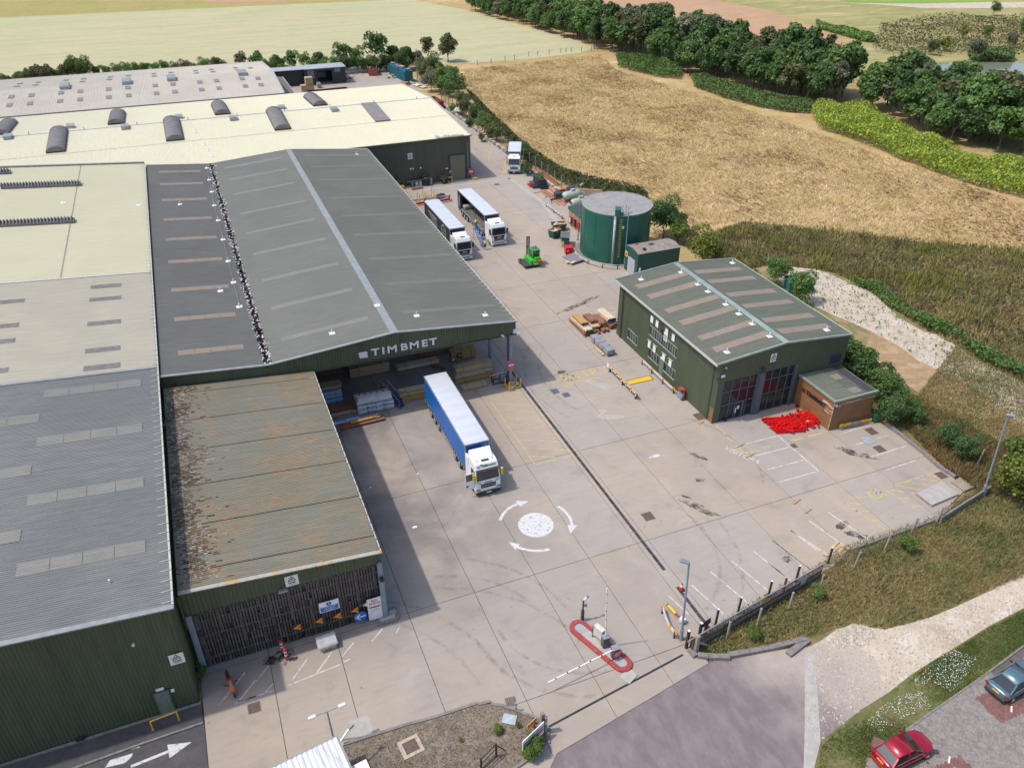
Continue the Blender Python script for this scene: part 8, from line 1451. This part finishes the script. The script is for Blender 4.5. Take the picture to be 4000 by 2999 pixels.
# ---------------------------------------------------------------- red kerbed island with barriers
ia, ib_ = G(2255,2449), G(2437,2600); d = (ib_-ia).normalized(); iL = (ib_-ia).length+1.15; ir = math.atan2(d.y, d.x); ic = (ia+ib_)/2
isl = thing('barrier_island', 'long rounded island with a worn red kerb at the site entrance', 'island', tuple(ic), ir)
def stadium(l, w, n=8): return [(l/2-w/2+math.cos(t)*w/2, math.sin(t)*w/2) for t in [-math.pi/2+math.pi*i/n for i in range(n+1)]]+[(-l/2+w/2-math.cos(t)*w/2, -math.sin(t)*w/2) for t in [-math.pi/2+math.pi*i/n for i in range(n+1)]]
mb = MB(); o_, i_ = stadium(iL,1.5), stadium(iL-.8,.8); n = len(o_); mb.add([(x,y,0) for x,y in o_]+[(x,y,.2) for x,y in o_]+[(x,y,.22) for x,y in i_]+[(x,y,.12) for x,y in i_], [(k*n+i,k*n+(i+1)%n,(k+1)*n+(i+1)%n,(k+1)*n+i) for k in range(3) for i in range(n)]); obj('red_kerb', mb, REDK, isl, bevel=.02)
obj('island_top', MB().prism(i_, 0, .14), PATCH, isl); obj('pale_plate', MB().box(-iL/2+.45,-iL/2+1.35,-.36,.36,.14,.16), COVL, isl); obj('pale_plate', MB().box(iL/2-1.5,iL/2-.4,-.36,.36,.14,.16), COVL, isl)
tag(obj('concrete_pad', MB().box(-.55,.55,-.45,.45,0,.08), PATCH, None, tuple(G(2456,2640)), R(25)), 'pale concrete pad at the near end of the red island', 'pad')
DKB = mat('slate barrier cabinet', (.055,.065,.08), (.07,.08,.095), rough=.4, sc=2); LTB = mat('grey barrier lid', (.25,.28,.32), sc=2)
def barrier(label, px, tip, up, sign):
    p = G(*px); t = thing('parking_barrier', label, 'barrier', (p.x,p.y,.14), 0, 'entrance barriers'); obj('cabinet', MB().box(-.27,.27,-.24,.24,0,1.02), DKB, t, bevel=.06); obj('lid', MB().box(-.29,.29,-.26,.26,1.02,1.14), LTB, t, bevel=.05)
    tp = Vector(tip)-Vector((p.x,p.y,.14)); a0 = Vector((0,.0,.95)); ar = obj('arm', MB().bar(a0,tp,.08,.06), WHITE, t); dd = tp-a0
    for i in range(5): q0 = a0+dd*(.2+i*.17); obj('red_band', MB().bar(q0,q0+dd*.022,.086,.066), RED, ar)
    if sign:
        sb = obj('sign_board', MB().box(-.36,.36,-.3,-.27,.25,.95), mat('sign red', (.45,.01,.02)), t, rz=R(10)); text('PRIVATE', .14, (0,-.31,.78), (1,0,0), (0,0,1), WHITE, sb, ext=.003, bold=.004); text('PROPERTY', .13, (0,-.31,.62), (1,0,0), (0,0,1), WHITE, sb, ext=.003, bold=.004); text('NO UNAUTHORISED', .06, (0,-.31,.46), (1,0,0), (0,0,1), WHITE, sb, ext=.003); text('VEHICLES', .06, (0,-.31,.38), (1,0,0), (0,0,1), WHITE, sb, ext=.003)
    return t
pA = G(2362,2526); barrier('dark barrier cabinet with its white arm raised upright', (2362,2526), tuple(GY(2371,2297,pA.y)), True, False); barrier('dark barrier cabinet with red PRIVATE PROPERTY board and its arm lowered', (2400,2570), tuple(G(2141,2664,1.0)), False, True)
p = G(2338,2500); kc = thing('control_cabinet', 'white electrical cabinet on dark legs on the red island', 'cabinet', (p.x,p.y,.14), ir+R(90)); obj('box', MB().box(-.2,.2,-.45,.45,.35,1.35), mat('off white cabinet', (.6,.58,.53), sc=2), kc, bevel=.02); obj('leg', MB().box(-.22,-.14,-.5,-.44,0,1.3).box(-.22,-.14,.44,.5,0,1.3).box(.14,.22,.44,.5,0,1.3).box(.14,.22,-.5,-.44,0,1.3), DKB, kc)
p = G(2274,2422); cp2 = thing('camera_post', 'dark post with two camera heads on a plate near the red island', 'post', tuple(p)); obj('base_plate', MB().ob((0,0,.03),(.85,.6,.06),.4), STEEL, cp2); obj('post', MB().box(-.1,.1,-.1,.1,0,1.2).box(-.05,.05,-.05,.05,1.2,2.3), CHASS, cp2); obj('camera_head', MB().bar((0,0,2.25),(.35,.1,2.45),.09).ob((.38,.1,2.5),(.18,.2,.2)), STEEL, cp2); obj('camera_head', MB().ob((.22,0,1.65),(.2,.18,.22)), STEEL, cp2)
p0 = G(2000+1345/2.212,2250+270/2.212); p1 = G(2000+1470/2.212,2250+400/2.212); t = thing('raised_bollard', 'yellow and dark red tube barrier lying beside the curved rail', 'barrier', tuple(p0)); d = p1-p0; obj('yellow_tube', MB().cyl((0,0,.25),d*.55+Vector((0,0,.25)),.12,n=14), YEL, t); obj('red_tube', MB().cyl(d*.55+Vector((0,0,.25)),d*.9+Vector((0,0,.25)),.09,n=12), REDK, t); obj('black_cap', MB().cyl((0,0,.25),-d*.04+Vector((0,0,.25)),.14,n=14), BLACK, t); obj('white_block', MB().ob(d+Vector((0,0,.3)),(.4,.45,.4),.4), WHITE, t, bevel=.04)
p = G(2000+1462/2.212,2250+118/2.212); cn_ = thing('traffic_cone', 'orange and white traffic cone standing on the slot drain', 'cone', tuple(p)); obj('foot', MB().box(-.24,.24,-.24,.24,0,.06), mat('cone foot', (.08,.02,.02)), cn_); obj('cone', MB().cyl((0,0,.06),(0,0,.8),.18,.04,16), mat('cone red', (.6,.03,.02)), cn_); obj('sleeve', MB().cyl((0,0,.4),(0,0,.6),.122,.088,16), WHITE, cn_)
# ---------------------------------------------------------------- signs on the slatted wall, bollards, grit bin
SY = 44.14
sg2 = thing('direction_board', 'tall white ALL HGVS board with arrow leaning by the corner post', 'sign', (6.38,SY,0)); obj('board', MB().box(-.55,.55,-.05,0,.15,2.5), WHITE, sg2, bevel=.01); mb = MB(); mb.front([(-.55,2.3),(-.95,2.05),(-.55,1.8)], -.05, 0); obj('arrow_head', mb, mat('tan arrow edge', (.55,.28,.1)), sg2); mb = MB(); mb.front([(-.52,2.22),(-.82,2.05),(-.52,1.88)], -.06, -.05); obj('arrow_fill', mb, WHITE, sg2)
for s_, z, sz, ma in (('ALL',2.28,.3,RED),('HGVs',1.96,.3,RED),('TIMBMET',1.55,.2,BLACK)): text(s_, sz, (.02,-.055,z), (1,0,0), (0,0,1), ma, sg2, ext=.004, bold=.008, sx=1.15)
for z in (1.3,1.15): obj('rule', MB().box(-.35,.35,-.056,-.05,z,z+.03), POLEM, sg2)
ci = thing('arrow_disc', 'round blue disc with a white left arrow on the slatted wall', 'sign', (5.2,SY-.03,.95)); obj('disc', MB().cyl((0,0,0),(0,-.04,0),.52,n=32), BLUE, ci); obj('arrow', MB().ob((.03,-.05,0),(.72,.02,.1)).ob((-.2,-.05,.14),(.42,.02,.1),ry=R(-40)).ob((-.2,-.05,-.14),(.42,.02,.1),ry=R(40)), WHITE, ci)
for i, (x, z) in enumerate(((.42,1.75),(2.07,1.75),(3.48,1.71),(4.84,1.76))):
    t = thing('chevron_sign', ('orange triangle sign pointing left, furthest left on the slatted wall','orange triangle sign pointing left, second from the left','orange triangle sign pointing left, just under the blue and white notice','orange triangle sign pointing left, nearest the round blue disc')[i], 'sign', (x,SY-.02,z), 0, 'orange arrow triangles')
    for j, (s_, ma) in enumerate(((.42,RED),(.37,mat('sign amber', (.8,.42,.01)) if 'sign amber' not in bpy.data.materials else bpy.data.materials['sign amber']),(.25,RED),(.2,bpy.data.materials['sign amber'] if 'sign amber' in bpy.data.materials else YEL),(.1,RED))): mb = MB(); mb.front([(.26,s_*.8),(-s_*.95+.1*(j>0),0),(.26,-s_*.8)], -.02-.008*j, -.015-.008*j+.004); obj('triangle' if j == 0 else 'inner_triangle', mb, ma, t)
nt2 = thing('site_notice', 'blue and white drivers notice on the slatted wall', 'sign', (3.0,SY,3.05)); obj('board', MB().box(-.75,.75,-.04,0,-.52,.52), WHITE, nt2); obj('blue_panel', MB().box(-.68,.68,-.05,-.04,-.46,.02), BLUE, nt2); obj('roundel', MB().cyl((0,-.04,.26),(0,-.05,.26),.2,n=24), BLUE, nt2); text('!', .34, (0,-.056,.26), (1,0,0), (0,0,1), WHITE, nt2, ext=.003, bold=.01)
for i, s_ in enumerate(('All drivers and visitors','MUST report','to the traffic office','reception')): text(s_, .125, (0,-.056,-.06-.115*i), (1,0,0), (0,0,1), WHITE, nt2, ext=.003)
for px, lab in (((1121,2575),'red and white banded bollard nearer the camera by the slatted wall'),((1105,2543),'red and white banded bollard close against the slatted wall')):
    p = G(*px); t = thing('bollard', lab, 'bollard', tuple(p), 0, 'red banded bollards'); obj('post', MB().cyl((0,0,0),(0,0,1.2),.11,n=14), mat('faded red bollard', (.42,.07,.08), sc=3) if 'faded red bollard' not in bpy.data.materials else bpy.data.materials['faded red bollard'], t)
    for z in (.5,.85): obj('white_band', MB().cyl((0,0,z),(0,0,z+.14),.115,n=14), WHITE, t)
    obj('cap', MB().cyl((0,0,1.2),(0,0,1.24),.12,.06,14), RED, t)
gb = thing('grit_bin', 'cream grit bin with grey lid in front of the slatted wall', 'bin', (2.3,43.05,0), R(3)); obj('tub', MB().loft([[(-.62,-.38,.08),(.62,-.38,.08),(.62,.38,.08),(-.62,.38,.08)],[(-.72,-.48,.55),(.72,-.48,.55),(.72,.48,.7),(-.72,.48,.7)]]), mat('cream plastic', (.6,.5,.33), (.5,.42,.28), sc=3), gb, bevel=.03); obj('foot', MB().box(-.55,-.25,-.36,.36,0,.08).box(.25,.55,-.36,.36,0,.08), bpy.data.materials['cream plastic'], gb); obj('lid', MB().loft([[(-.78,-.54,.54),(.78,-.54,.54),(.78,.54,.72),(-.78,.54,.72)],[(-.7,-.42,.66),(.7,-.42,.66),(.7,.42,.9),(-.7,.42,.9)]]), mat('grey lid plastic', (.42,.42,.44), sc=2), gb, bevel=.02)
ki = thing('corner_plinth', 'raised concrete plinth round the corner post of the slatted shed', 'plinth', (7.2,43.95,0)); obj('kerb', MB().prism([(-.9,-.5),(.7,-.55),(1.0,-.3),(1.05,.5),(.9,.9),(-.4,.9)], 0, .16), KERB, ki); obj('broken_slab', MB().prism([(-.6,-.3),(.6,-.3),(.7,.1),(-.5,.0)], .16, .22).prism([(.25,.15),(.8,.2),(.8,.6),(.3,.5)], .16, .2), PATCH, ki)
tag(obj('wood_block', MB().ob((0,0,.08),(.35,.12,.1),.1), W3, None, tuple(G(1540,2379))), 'small pale wood block on the plinth corner', 'block')
for px, sz, rz, lab in (((3113,1959),(1.1,.14,.08),17,'pale batten lying on the open yard, upper of two'),((3157,1996),(1.0,.14,.08),17,'pale batten lying on the open yard, lower of two'),((2726,1649),(.14,.75,.1),5,'short orange timber offcut at the office corner, left one'),((2744,1648),(.5,.12,.08),30,'short orange timber offcut at the office corner, right one'),((3240,2172),(1.1,.12,.06),-30,'thin orange batten by the black fence post'),((2893,1740),(1.3,.12,.06),12,'pale batten on the bay line by the VISITORS lettering, upper one'),((2930,1780),(1.3,.12,.06),14,'pale batten on the bay line by the VISITORS lettering, lower one')): p = G(*px); tag(obj('batten', MB().ob((0,0,.05),sz,R(rz)), W1, None, tuple(p)), lab, 'batten')
p = G(3277,2143); t = thing('flat_pallet', 'flat boards lying in the corner bay by the fence', 'boards', tuple(p), R(20))
for i in range(4): obj('board', MB().ob((0,-.5+i*.32,.06+.02*(i%2)),(1.5,.26,.05),rnd.uniform(-.08,.08)), W0, t)
for i, (px, lab) in enumerate((((1620,2058),'scrap of white paper on the yard, right of the lean-to'),((1447,1903),'tiny scrap of white paper by the lean-to eave'),((1632,1850),'tiny white litter scrap on the bay joint'))): tag(obj('paper_scrap', MB().ob((0,0,.01),(.42 if i == 0 else .2,.24 if i == 0 else .14,.01),.3*i), WHITE, None, tuple(G(*px))), lab, 'litter')
# ---------------------------------------------------------------- red beams dumped in front of the office
rp = thing('red_beam_pile', 'untidy pile of bright red steel beams in front of the office glazing', 'beams', (54.9,53.6,0)); REDS = mat('bright red racking', (.62,.008,.012), (.5,.008,.01), rough=.4, sc=3, orand=.2); q = random.Random(8)
bm = MB().box(-1.6,1.6,-.05,.05,0,.13)
for i in range(8): bm.box(-1.5+i*.42,-1.38+i*.42,-.12,.12,.1,.24)
BM = bm.mesh('beam', REDS); bs2 = MB().box(-.55,.55,-.06,.06,0,.12).box(-.55,-.4,-.14,.14,0,.22).box(.4,.55,-.14,.14,0,.22).mesh('bracket', REDS)
for i in range(30): o = link('beam', BM, rp, (-1.5+q.uniform(-.35,.35),-1.3+.085*i,.02+.1*(i%3)), R(-20)+q.uniform(-.08,.08))
for i in range(26): o = link('beam', BM, rp, (1.2+q.uniform(-.9,1.1),q.uniform(-1.0,.7),.04+.05*(i%7)), q.uniform(-.9,1.0)); o.scale = (q.uniform(.35,.8),1,1); o.rotation_euler[1] = q.uniform(-.1,.1)
for i in range(60): o = link('bracket', bs2, rp, (q.uniform(-2.6,2.7),q.uniform(-1.3,1.0),.14+q.uniform(0,.3)), q.uniform(0,3.1))
obj('straw_scrap', MB().ob((.6,-.9,.4),(.4,.25,.05),.4).ob((.9,-.7,.45),(.3,.2,.04)), W3, rp)
for px, lab in (((2000+1838/2.211,1500+315/2.211),'small black block at the left glazed bay of the office'),((3000+255/2.211,1500+195/2.211),'small black weight at the corner of the timber lobby')): tag(obj('black_weight', MB().ob((0,0,.13),(.4,.35,.26),.3), BLACK, None, tuple(G(*px)), bevel=.05), lab, 'block')
# ---------------------------------------------------------------- fences and walls
MESHM = mat('green wire', (.05,.09,.06), rough=.6)
FP = mat('concrete fence post', (.25,.22,.19), (.32,.29,.25), rough=.9, sc=3, orand=.12)
def mesh_panel(t, p, q, h, step=.22, th=.008, z0=.1, ma=MESHM):
    mb = MB(); L_ = (q-p).length; d = (q-p).normalized(); n = int(L_/step)
    for i in range(n+1): a = p+d*(L_*i/n); mb.bar((a.x,a.y,z0),(a.x,a.y,h),th)
    for i in range(7): z = z0+(h-z0)*i/6; mb.bar((p.x,p.y,z),(q.x,q.y,z),th)
    obj('wire_mesh', mb, ma, t, kind='stuff')
pts = [Vector((63.6,205-i*3.05,0)) for i in range(28)]
ff = thing('boundary_fence', 'long wire fence on concrete posts along the far side of the yard', 'fence', (0,0,0))
for p in pts: obj('post', MB().box(p.x-.07,p.x+.07,p.y-.07,p.y+.07,0,2.5), FP, ff)
mesh_panel(ff, pts[0], pts[-1], 2.2, .3, .012)
bw = thing('boundary_wall', 'low stained concrete block wall along the far side of the yard', 'wall', (0,0,0)); STW = mat('stained concrete block', (.36,.33,.3), (.1,.085,.075), rough=.95, sc=1.1, lo=.48, hi=.62, orand=.35, world=True); q = random.Random(12)
for i in range(100): y = 206-i*.82; obj('wall_block', MB().box(61.95+q.uniform(-.05,.05),62.5,y-.79,y,0,.62+q.uniform(-.14,.08)), STW, bw)
lk = thing('wall_kerb', 'low pale kerb step in front of the boundary wall', 'kerb', (0,0,0)); obj('step', MB().box(61.3,61.75,123,206,0,.14), PATCH, lk)
of_ = thing('field_fence', 'thin post and wire fence between the hay field and the meadow', 'fence', (0,0,0)); fpts = [G(2000+x/2.211,y/2.211) for x, y in ((-300,560),(-180,545),(-60,525),(22,515),(145,485),(222,480),(320,470),(420,455),(465,452),(510,450),(600,445),(685,440),(740,435))]
for p in fpts: obj('post', MB().box(p.x-.07,p.x+.07,p.y-.07,p.y+.07,-.1,1.4), W2, of_)
mb = MB()
for a, b in zip(fpts, fpts[1:]):
    for z in (.5,.9,1.2): mb.bar((a.x,a.y,z),(b.x,b.y,z),.015)
obj('wire', mb, STEEL, of_)
# sliding gate and the fence behind it
g0, g1 = G(2700,2545), G(3203,2252); d = (g1-g0); gL = d.length; ga = math.atan2(d.y,d.x)
sg3 = thing('sliding_gate', 'long dark barred sliding gate standing open along the south fence', 'gate', tuple(g0), ga); GD = mat('dark grey gate steel', (.05,.05,.052), (.075,.075,.075), sc=3)
obj('top_rail', MB().box(-.6,gL,-.04,.04,1.5,1.6), STEEL, sg3); obj('bottom_beam', MB().box(0,gL,-.1,.1,.12,.34), GD, sg3); obj('lower_band', MB().box(.8,gL,-.02,.02,.62,.82), GD, sg3)
bar_ = MB().box(-.025,.025,-.02,.02,.34,1.5).mesh('bar', GD); n = int(gL/.17)
for i in range(n): link('bar', bar_, sg3, (.1+i*gL/n,0,0))
mb = MB()
for i in range(int(gL/.3)): mb.bar((.5+i*.3,.06,.3),(.95+i*.3,.06,.65),.02)
obj('lattice', mb, GD, sg3, kind='stuff'); obj('gate_board', MB().box(gL*.82,gL*.86,-.08,-.05,.5,.95), mat('pale blue board', (.4,.44,.5)), sg3); wb_ = obj('warning_plate', MB().box(gL*.52,gL*.555,-.08,-.05,.95,1.3), YEL, sg3); obj('red_half', MB().box(gL*.52,gL*.555,-.09,-.08,1.13,1.3), RED, sg3)
for i, (px, h, ma, lab) in enumerate((((2793,2444),1.9,BLACK,'black steel fence post behind the gate, nearest the slot drain'),((2881,2397),1.9,BLACK,'black steel fence post behind the gate, second from the slot drain'),((2999,2333),1.9,BLACK,'black steel fence post behind the gate, third from the slot drain'),((3107,2273),1.9,BLACK,'black steel fence post behind the gate, fourth from the slot drain'),((3233,2201),1.9,BLACK,'black steel fence post just past the end of the gate'),((3056,2319),1.8,mat('maroon steel', (.2,.02,.03)),'maroon post standing behind the gate'),((2838,2494),1.9,FP,'grey concrete post outside the gate, nearest the entrance'),((2958,2442),1.9,FP,'grey concrete post outside the gate, second from the entrance'),((3081,2379),1.9,FP,'grey concrete post outside the gate, third from the entrance'),((3199,2309),1.9,FP,'grey concrete post outside the end of the gate'),((3334,2222),1.9,FP,'grey leaning fence post right of the gate end'),((3454,2150),1.9,FP,'grey leaning fence post beside the bright green bush'),((3559,2082),1.7,FP,'dark leaning fence post by the parking bays'),((3657,2040),1.7,FP,'dark leaning fence post at the end of the low wall'),((3815,1820),2.0,FP,'tall leaning post on the bank by the kerb corner'))):
    p = G(*px); t = thing('fence_post', lab, 'post', tuple(p), 0, 'posts along the south fence'); ln_ = .35 if i > 9 else .05; obj('post', MB().bar((0,0,-.05),(ln_*.6,-.0,h),.13), ma, t); obj('cap', MB().ob((ln_*.6,0,h),(.15,.15,.04)), WHITE if ma is BLACK else ma, t)
gpx = [((2683,2539),2.0,BLACK),((2700,2535),1.9,BLACK),((2690,2550),1.5,BLACK)]
for i, (px, h, ma) in enumerate((((2680,2530),1.95,BLACK),((2698,2537),1.6,BLACK),((2712,2542),1.6,BLACK),((2728,2500),1.95,BLACK),((2752,2478),1.3,mat('maroon gate post', (.2,.02,.025))))):
    p = G(*px); t = thing('gate_post', ('tall black gate post at the right of the entrance, nearest the road','black guide post with yellow stripe beside the tall gate post','black guide post next to the concrete gate post','black post with a sign plate behind the gate end','maroon gate post half hidden behind the gate bars')[i], 'post', tuple(p), 0, 'posts at the gate end'); obj('post', MB().box(-.09,.09,-.09,.09,0,h), ma, t); obj('cap', MB().box(-.095,.095,-.095,.095,h,h+.03), WHITE if i in (0,3) else ORB, t)
    if i == 1: obj('hazard_strip', MB().box(-.04,.04,-.1,-.09,.3,1.2), YEL, t)
    if i == 3: obj('sign_plate', MB().ob((.55,.1,1.65),(.9,.03,.6),.2), CHASS, t)
p = G(2716,2548); t = thing('gate_post', 'thick grey concrete gate post with a raking strut at the verge', 'post', tuple(p)); obj('post', MB().box(-.13,.13,-.13,.13,0,1.9), FP, t); obj('strut', MB().bar((.05,0,1.2),(1.3,.2,0),.14), FP, t)
sf = thing('wire_fence', 'sagging wire mesh fence between the gate end and the low wall', 'fence', (0,0,0)); a, b = G(3233,2201), G(3657,2040); obj('top_wire', MB().bar((a.x,a.y,1.5),(b.x,b.y,1.4),.015), STEEL, sf); mesh_panel(sf, G(3240,2215), G(3560,2085), 1.4, .3, .008, ma=mat('grey wire', (.2,.2,.2)))
w0_, w1_ = G(3669,2043), G(3862,1920); d = w1_-w0_; lw = thing('low_wall', 'low grey concrete wall at the right corner of the yard', 'wall', tuple(w0_), math.atan2(d.y,d.x)); n = 5
for i in range(n): obj('wall_panel', MB().box(d.length*i/n,d.length*(i+1)/n-.02,-.08,.08,0,.75), KERB, lw)
for i, (pts_, h, lab) in enumerate((([G(3580,1931),G(3676,1885),G(3742,1935),G(3640,1978)],.22,'pale raised concrete pad at the right corner of the yard'),([G(3716,1886),G(3748,1868),G(3802,1905),G(3766,1920)],.18,'small brown stone slab beside the raised corner pad'))):
    c = sum(pts_, Vector())/4; t = thing('concrete_pad', lab, 'pad', tuple(c)); obj('slab_top', MB().prism([(p.x-c.x,p.y-c.y) for p in pts_], 0, h), PATCH if i == 0 else mat('brown stone', (.33,.27,.2), sc=2), t, bevel=.02); obj('dirt_edge', MB().prism([((p.x-c.x)*1.06,(p.y-c.y)*1.06) for p in pts_], 0, h*.5), KERB, t)
tag(obj('concrete_sleeper', MB().ob((0,0,.1),(2.4,.5,.2),R(14)), KERB, None, tuple(G(3117,2528))), 'broken dark kerb length at the end of the verge kerb', 'kerb')
# ---------------------------------------------------------------- herringbone block paving
PAV = [tuple(p[:2]) for p in pk]+[tuple(D(1871,1638)[:2]),tuple(D(1860,1760)[:2]),tuple(D(2420,1760)[:2])]
sheet('paving_bed', PAV, -.05, mat('paving sand', (.13,.11,.1)))
PVM = mat('grey brown paving block', (.27,.24,.22), (.22,.195,.18), rough=.9, sc=2, orand=.16, isl=.16); PVR = mat('red paving block', (.22,.11,.095), (.18,.09,.08), rough=.9, sc=2, isl=.16, orand=.16)
pv = bpy.data.objects.new('block_paving', None); C.objects.link(pv); pv['kind'] = 'structure'
A_ = np.array(PAV); lo, hi = A_.min(0), A_.max(0); u_, v_ = .21, .105; items = []
th = R(38); ct, st_ = math.cos(th), math.sin(th); n = 110
for i in range(-n, n):
    for j in range(-n, n):
        k = (i-j*1) 
        bx, by = j*u_+i*v_ if False else i*v_+j*2*v_*1.0, i*v_-j*0
        for o_ in (0, 1):
            if o_ == 0: x, y, w, h = i*v_+j*4*v_*.5*2, i*v_, 2*v_, v_
            else: x, y, w, h = i*v_+j*4*v_*.5*2+2*v_, i*v_-v_+0, v_, 2*v_
            cx0, cy0 = x+w/2, y+h/2; X_ = 38.6+cx0*ct-cy0*st_; Y_ = 18.5+cx0*st_+cy0*ct
            if lo[0] < X_ < 47.5 and 15.6 < Y_ < hi[1]: items.append((X_,Y_,w-.01,h-.01,o_))
if items:
    I = np.array([(a,b) for a,b,*_ in items]); ins = inpoly(I, PAV); items = [it for it, k in zip(items, ins) if k]
    items.sort(key=lambda t_: t_[0]**2+t_[1]**2)
    vis = [it for it in items if (lambda v: abs(2000+FPX*v.dot(RT)/v.dot(FW)-2000) < 1990 and 0 < 1499.5-FPX*v.dot(UP)/v.dot(FW) < 2990)(Vector((it[0],it[1],-.05-CAMH)))]
    near300 = set(id(it) for it in vis[:300]); mg, mr = MB(), MB(); b0_ = MB().box(-.1,.1,-.0475,.0475,0,.05).mesh('paving_block', PVM)
    for it in items:
        X_, Y_, w, h, o_ = it; redz = (Y_ < 18.1 and X_ < 40) or (44.6 < X_ and Y_ < 21 and Y_ > 18.8)
        if id(it) in near300: o = link('paving_block', b0_ if not redz else (bpy.data.meshes['paving_block_red'] if 'paving_block_red' in bpy.data.meshes else MB().box(-.1,.1,-.0475,.0475,0,.05).mesh('paving_block_red', PVR)), pv, (X_,Y_,-.05), th+(math.pi/2 if o_ else 0))
        else: (mr if redz else mg).ob((X_,Y_,-.026+rnd.uniform(-.003,.003)), (max(w,h),min(w,h),.05), th+(math.pi/2 if o_ else 0))
    obj('paving_blocks', mg, PVM, pv, kind='stuff')
    if mr.v: obj('paving_blocks_red', mr, PVR, pv, kind='stuff')
for px in ((3708,2966),(3951,2768)): p = G(*px); obj('bay_marker', MB().ob((0,0,.006),(.55,.11,.012),R(38)), WHITE, pv, (p.x,p.y,0))
p = G(3430,2905); tag(obj('stone_slab', MB().ob((0,0,.0),(.9,.8,.1),R(30)), mat('red brown slab', (.2,.12,.1), sc=2), None, (p.x,p.y,0)), 'red brown slab in the grass behind the red car', 'slab')
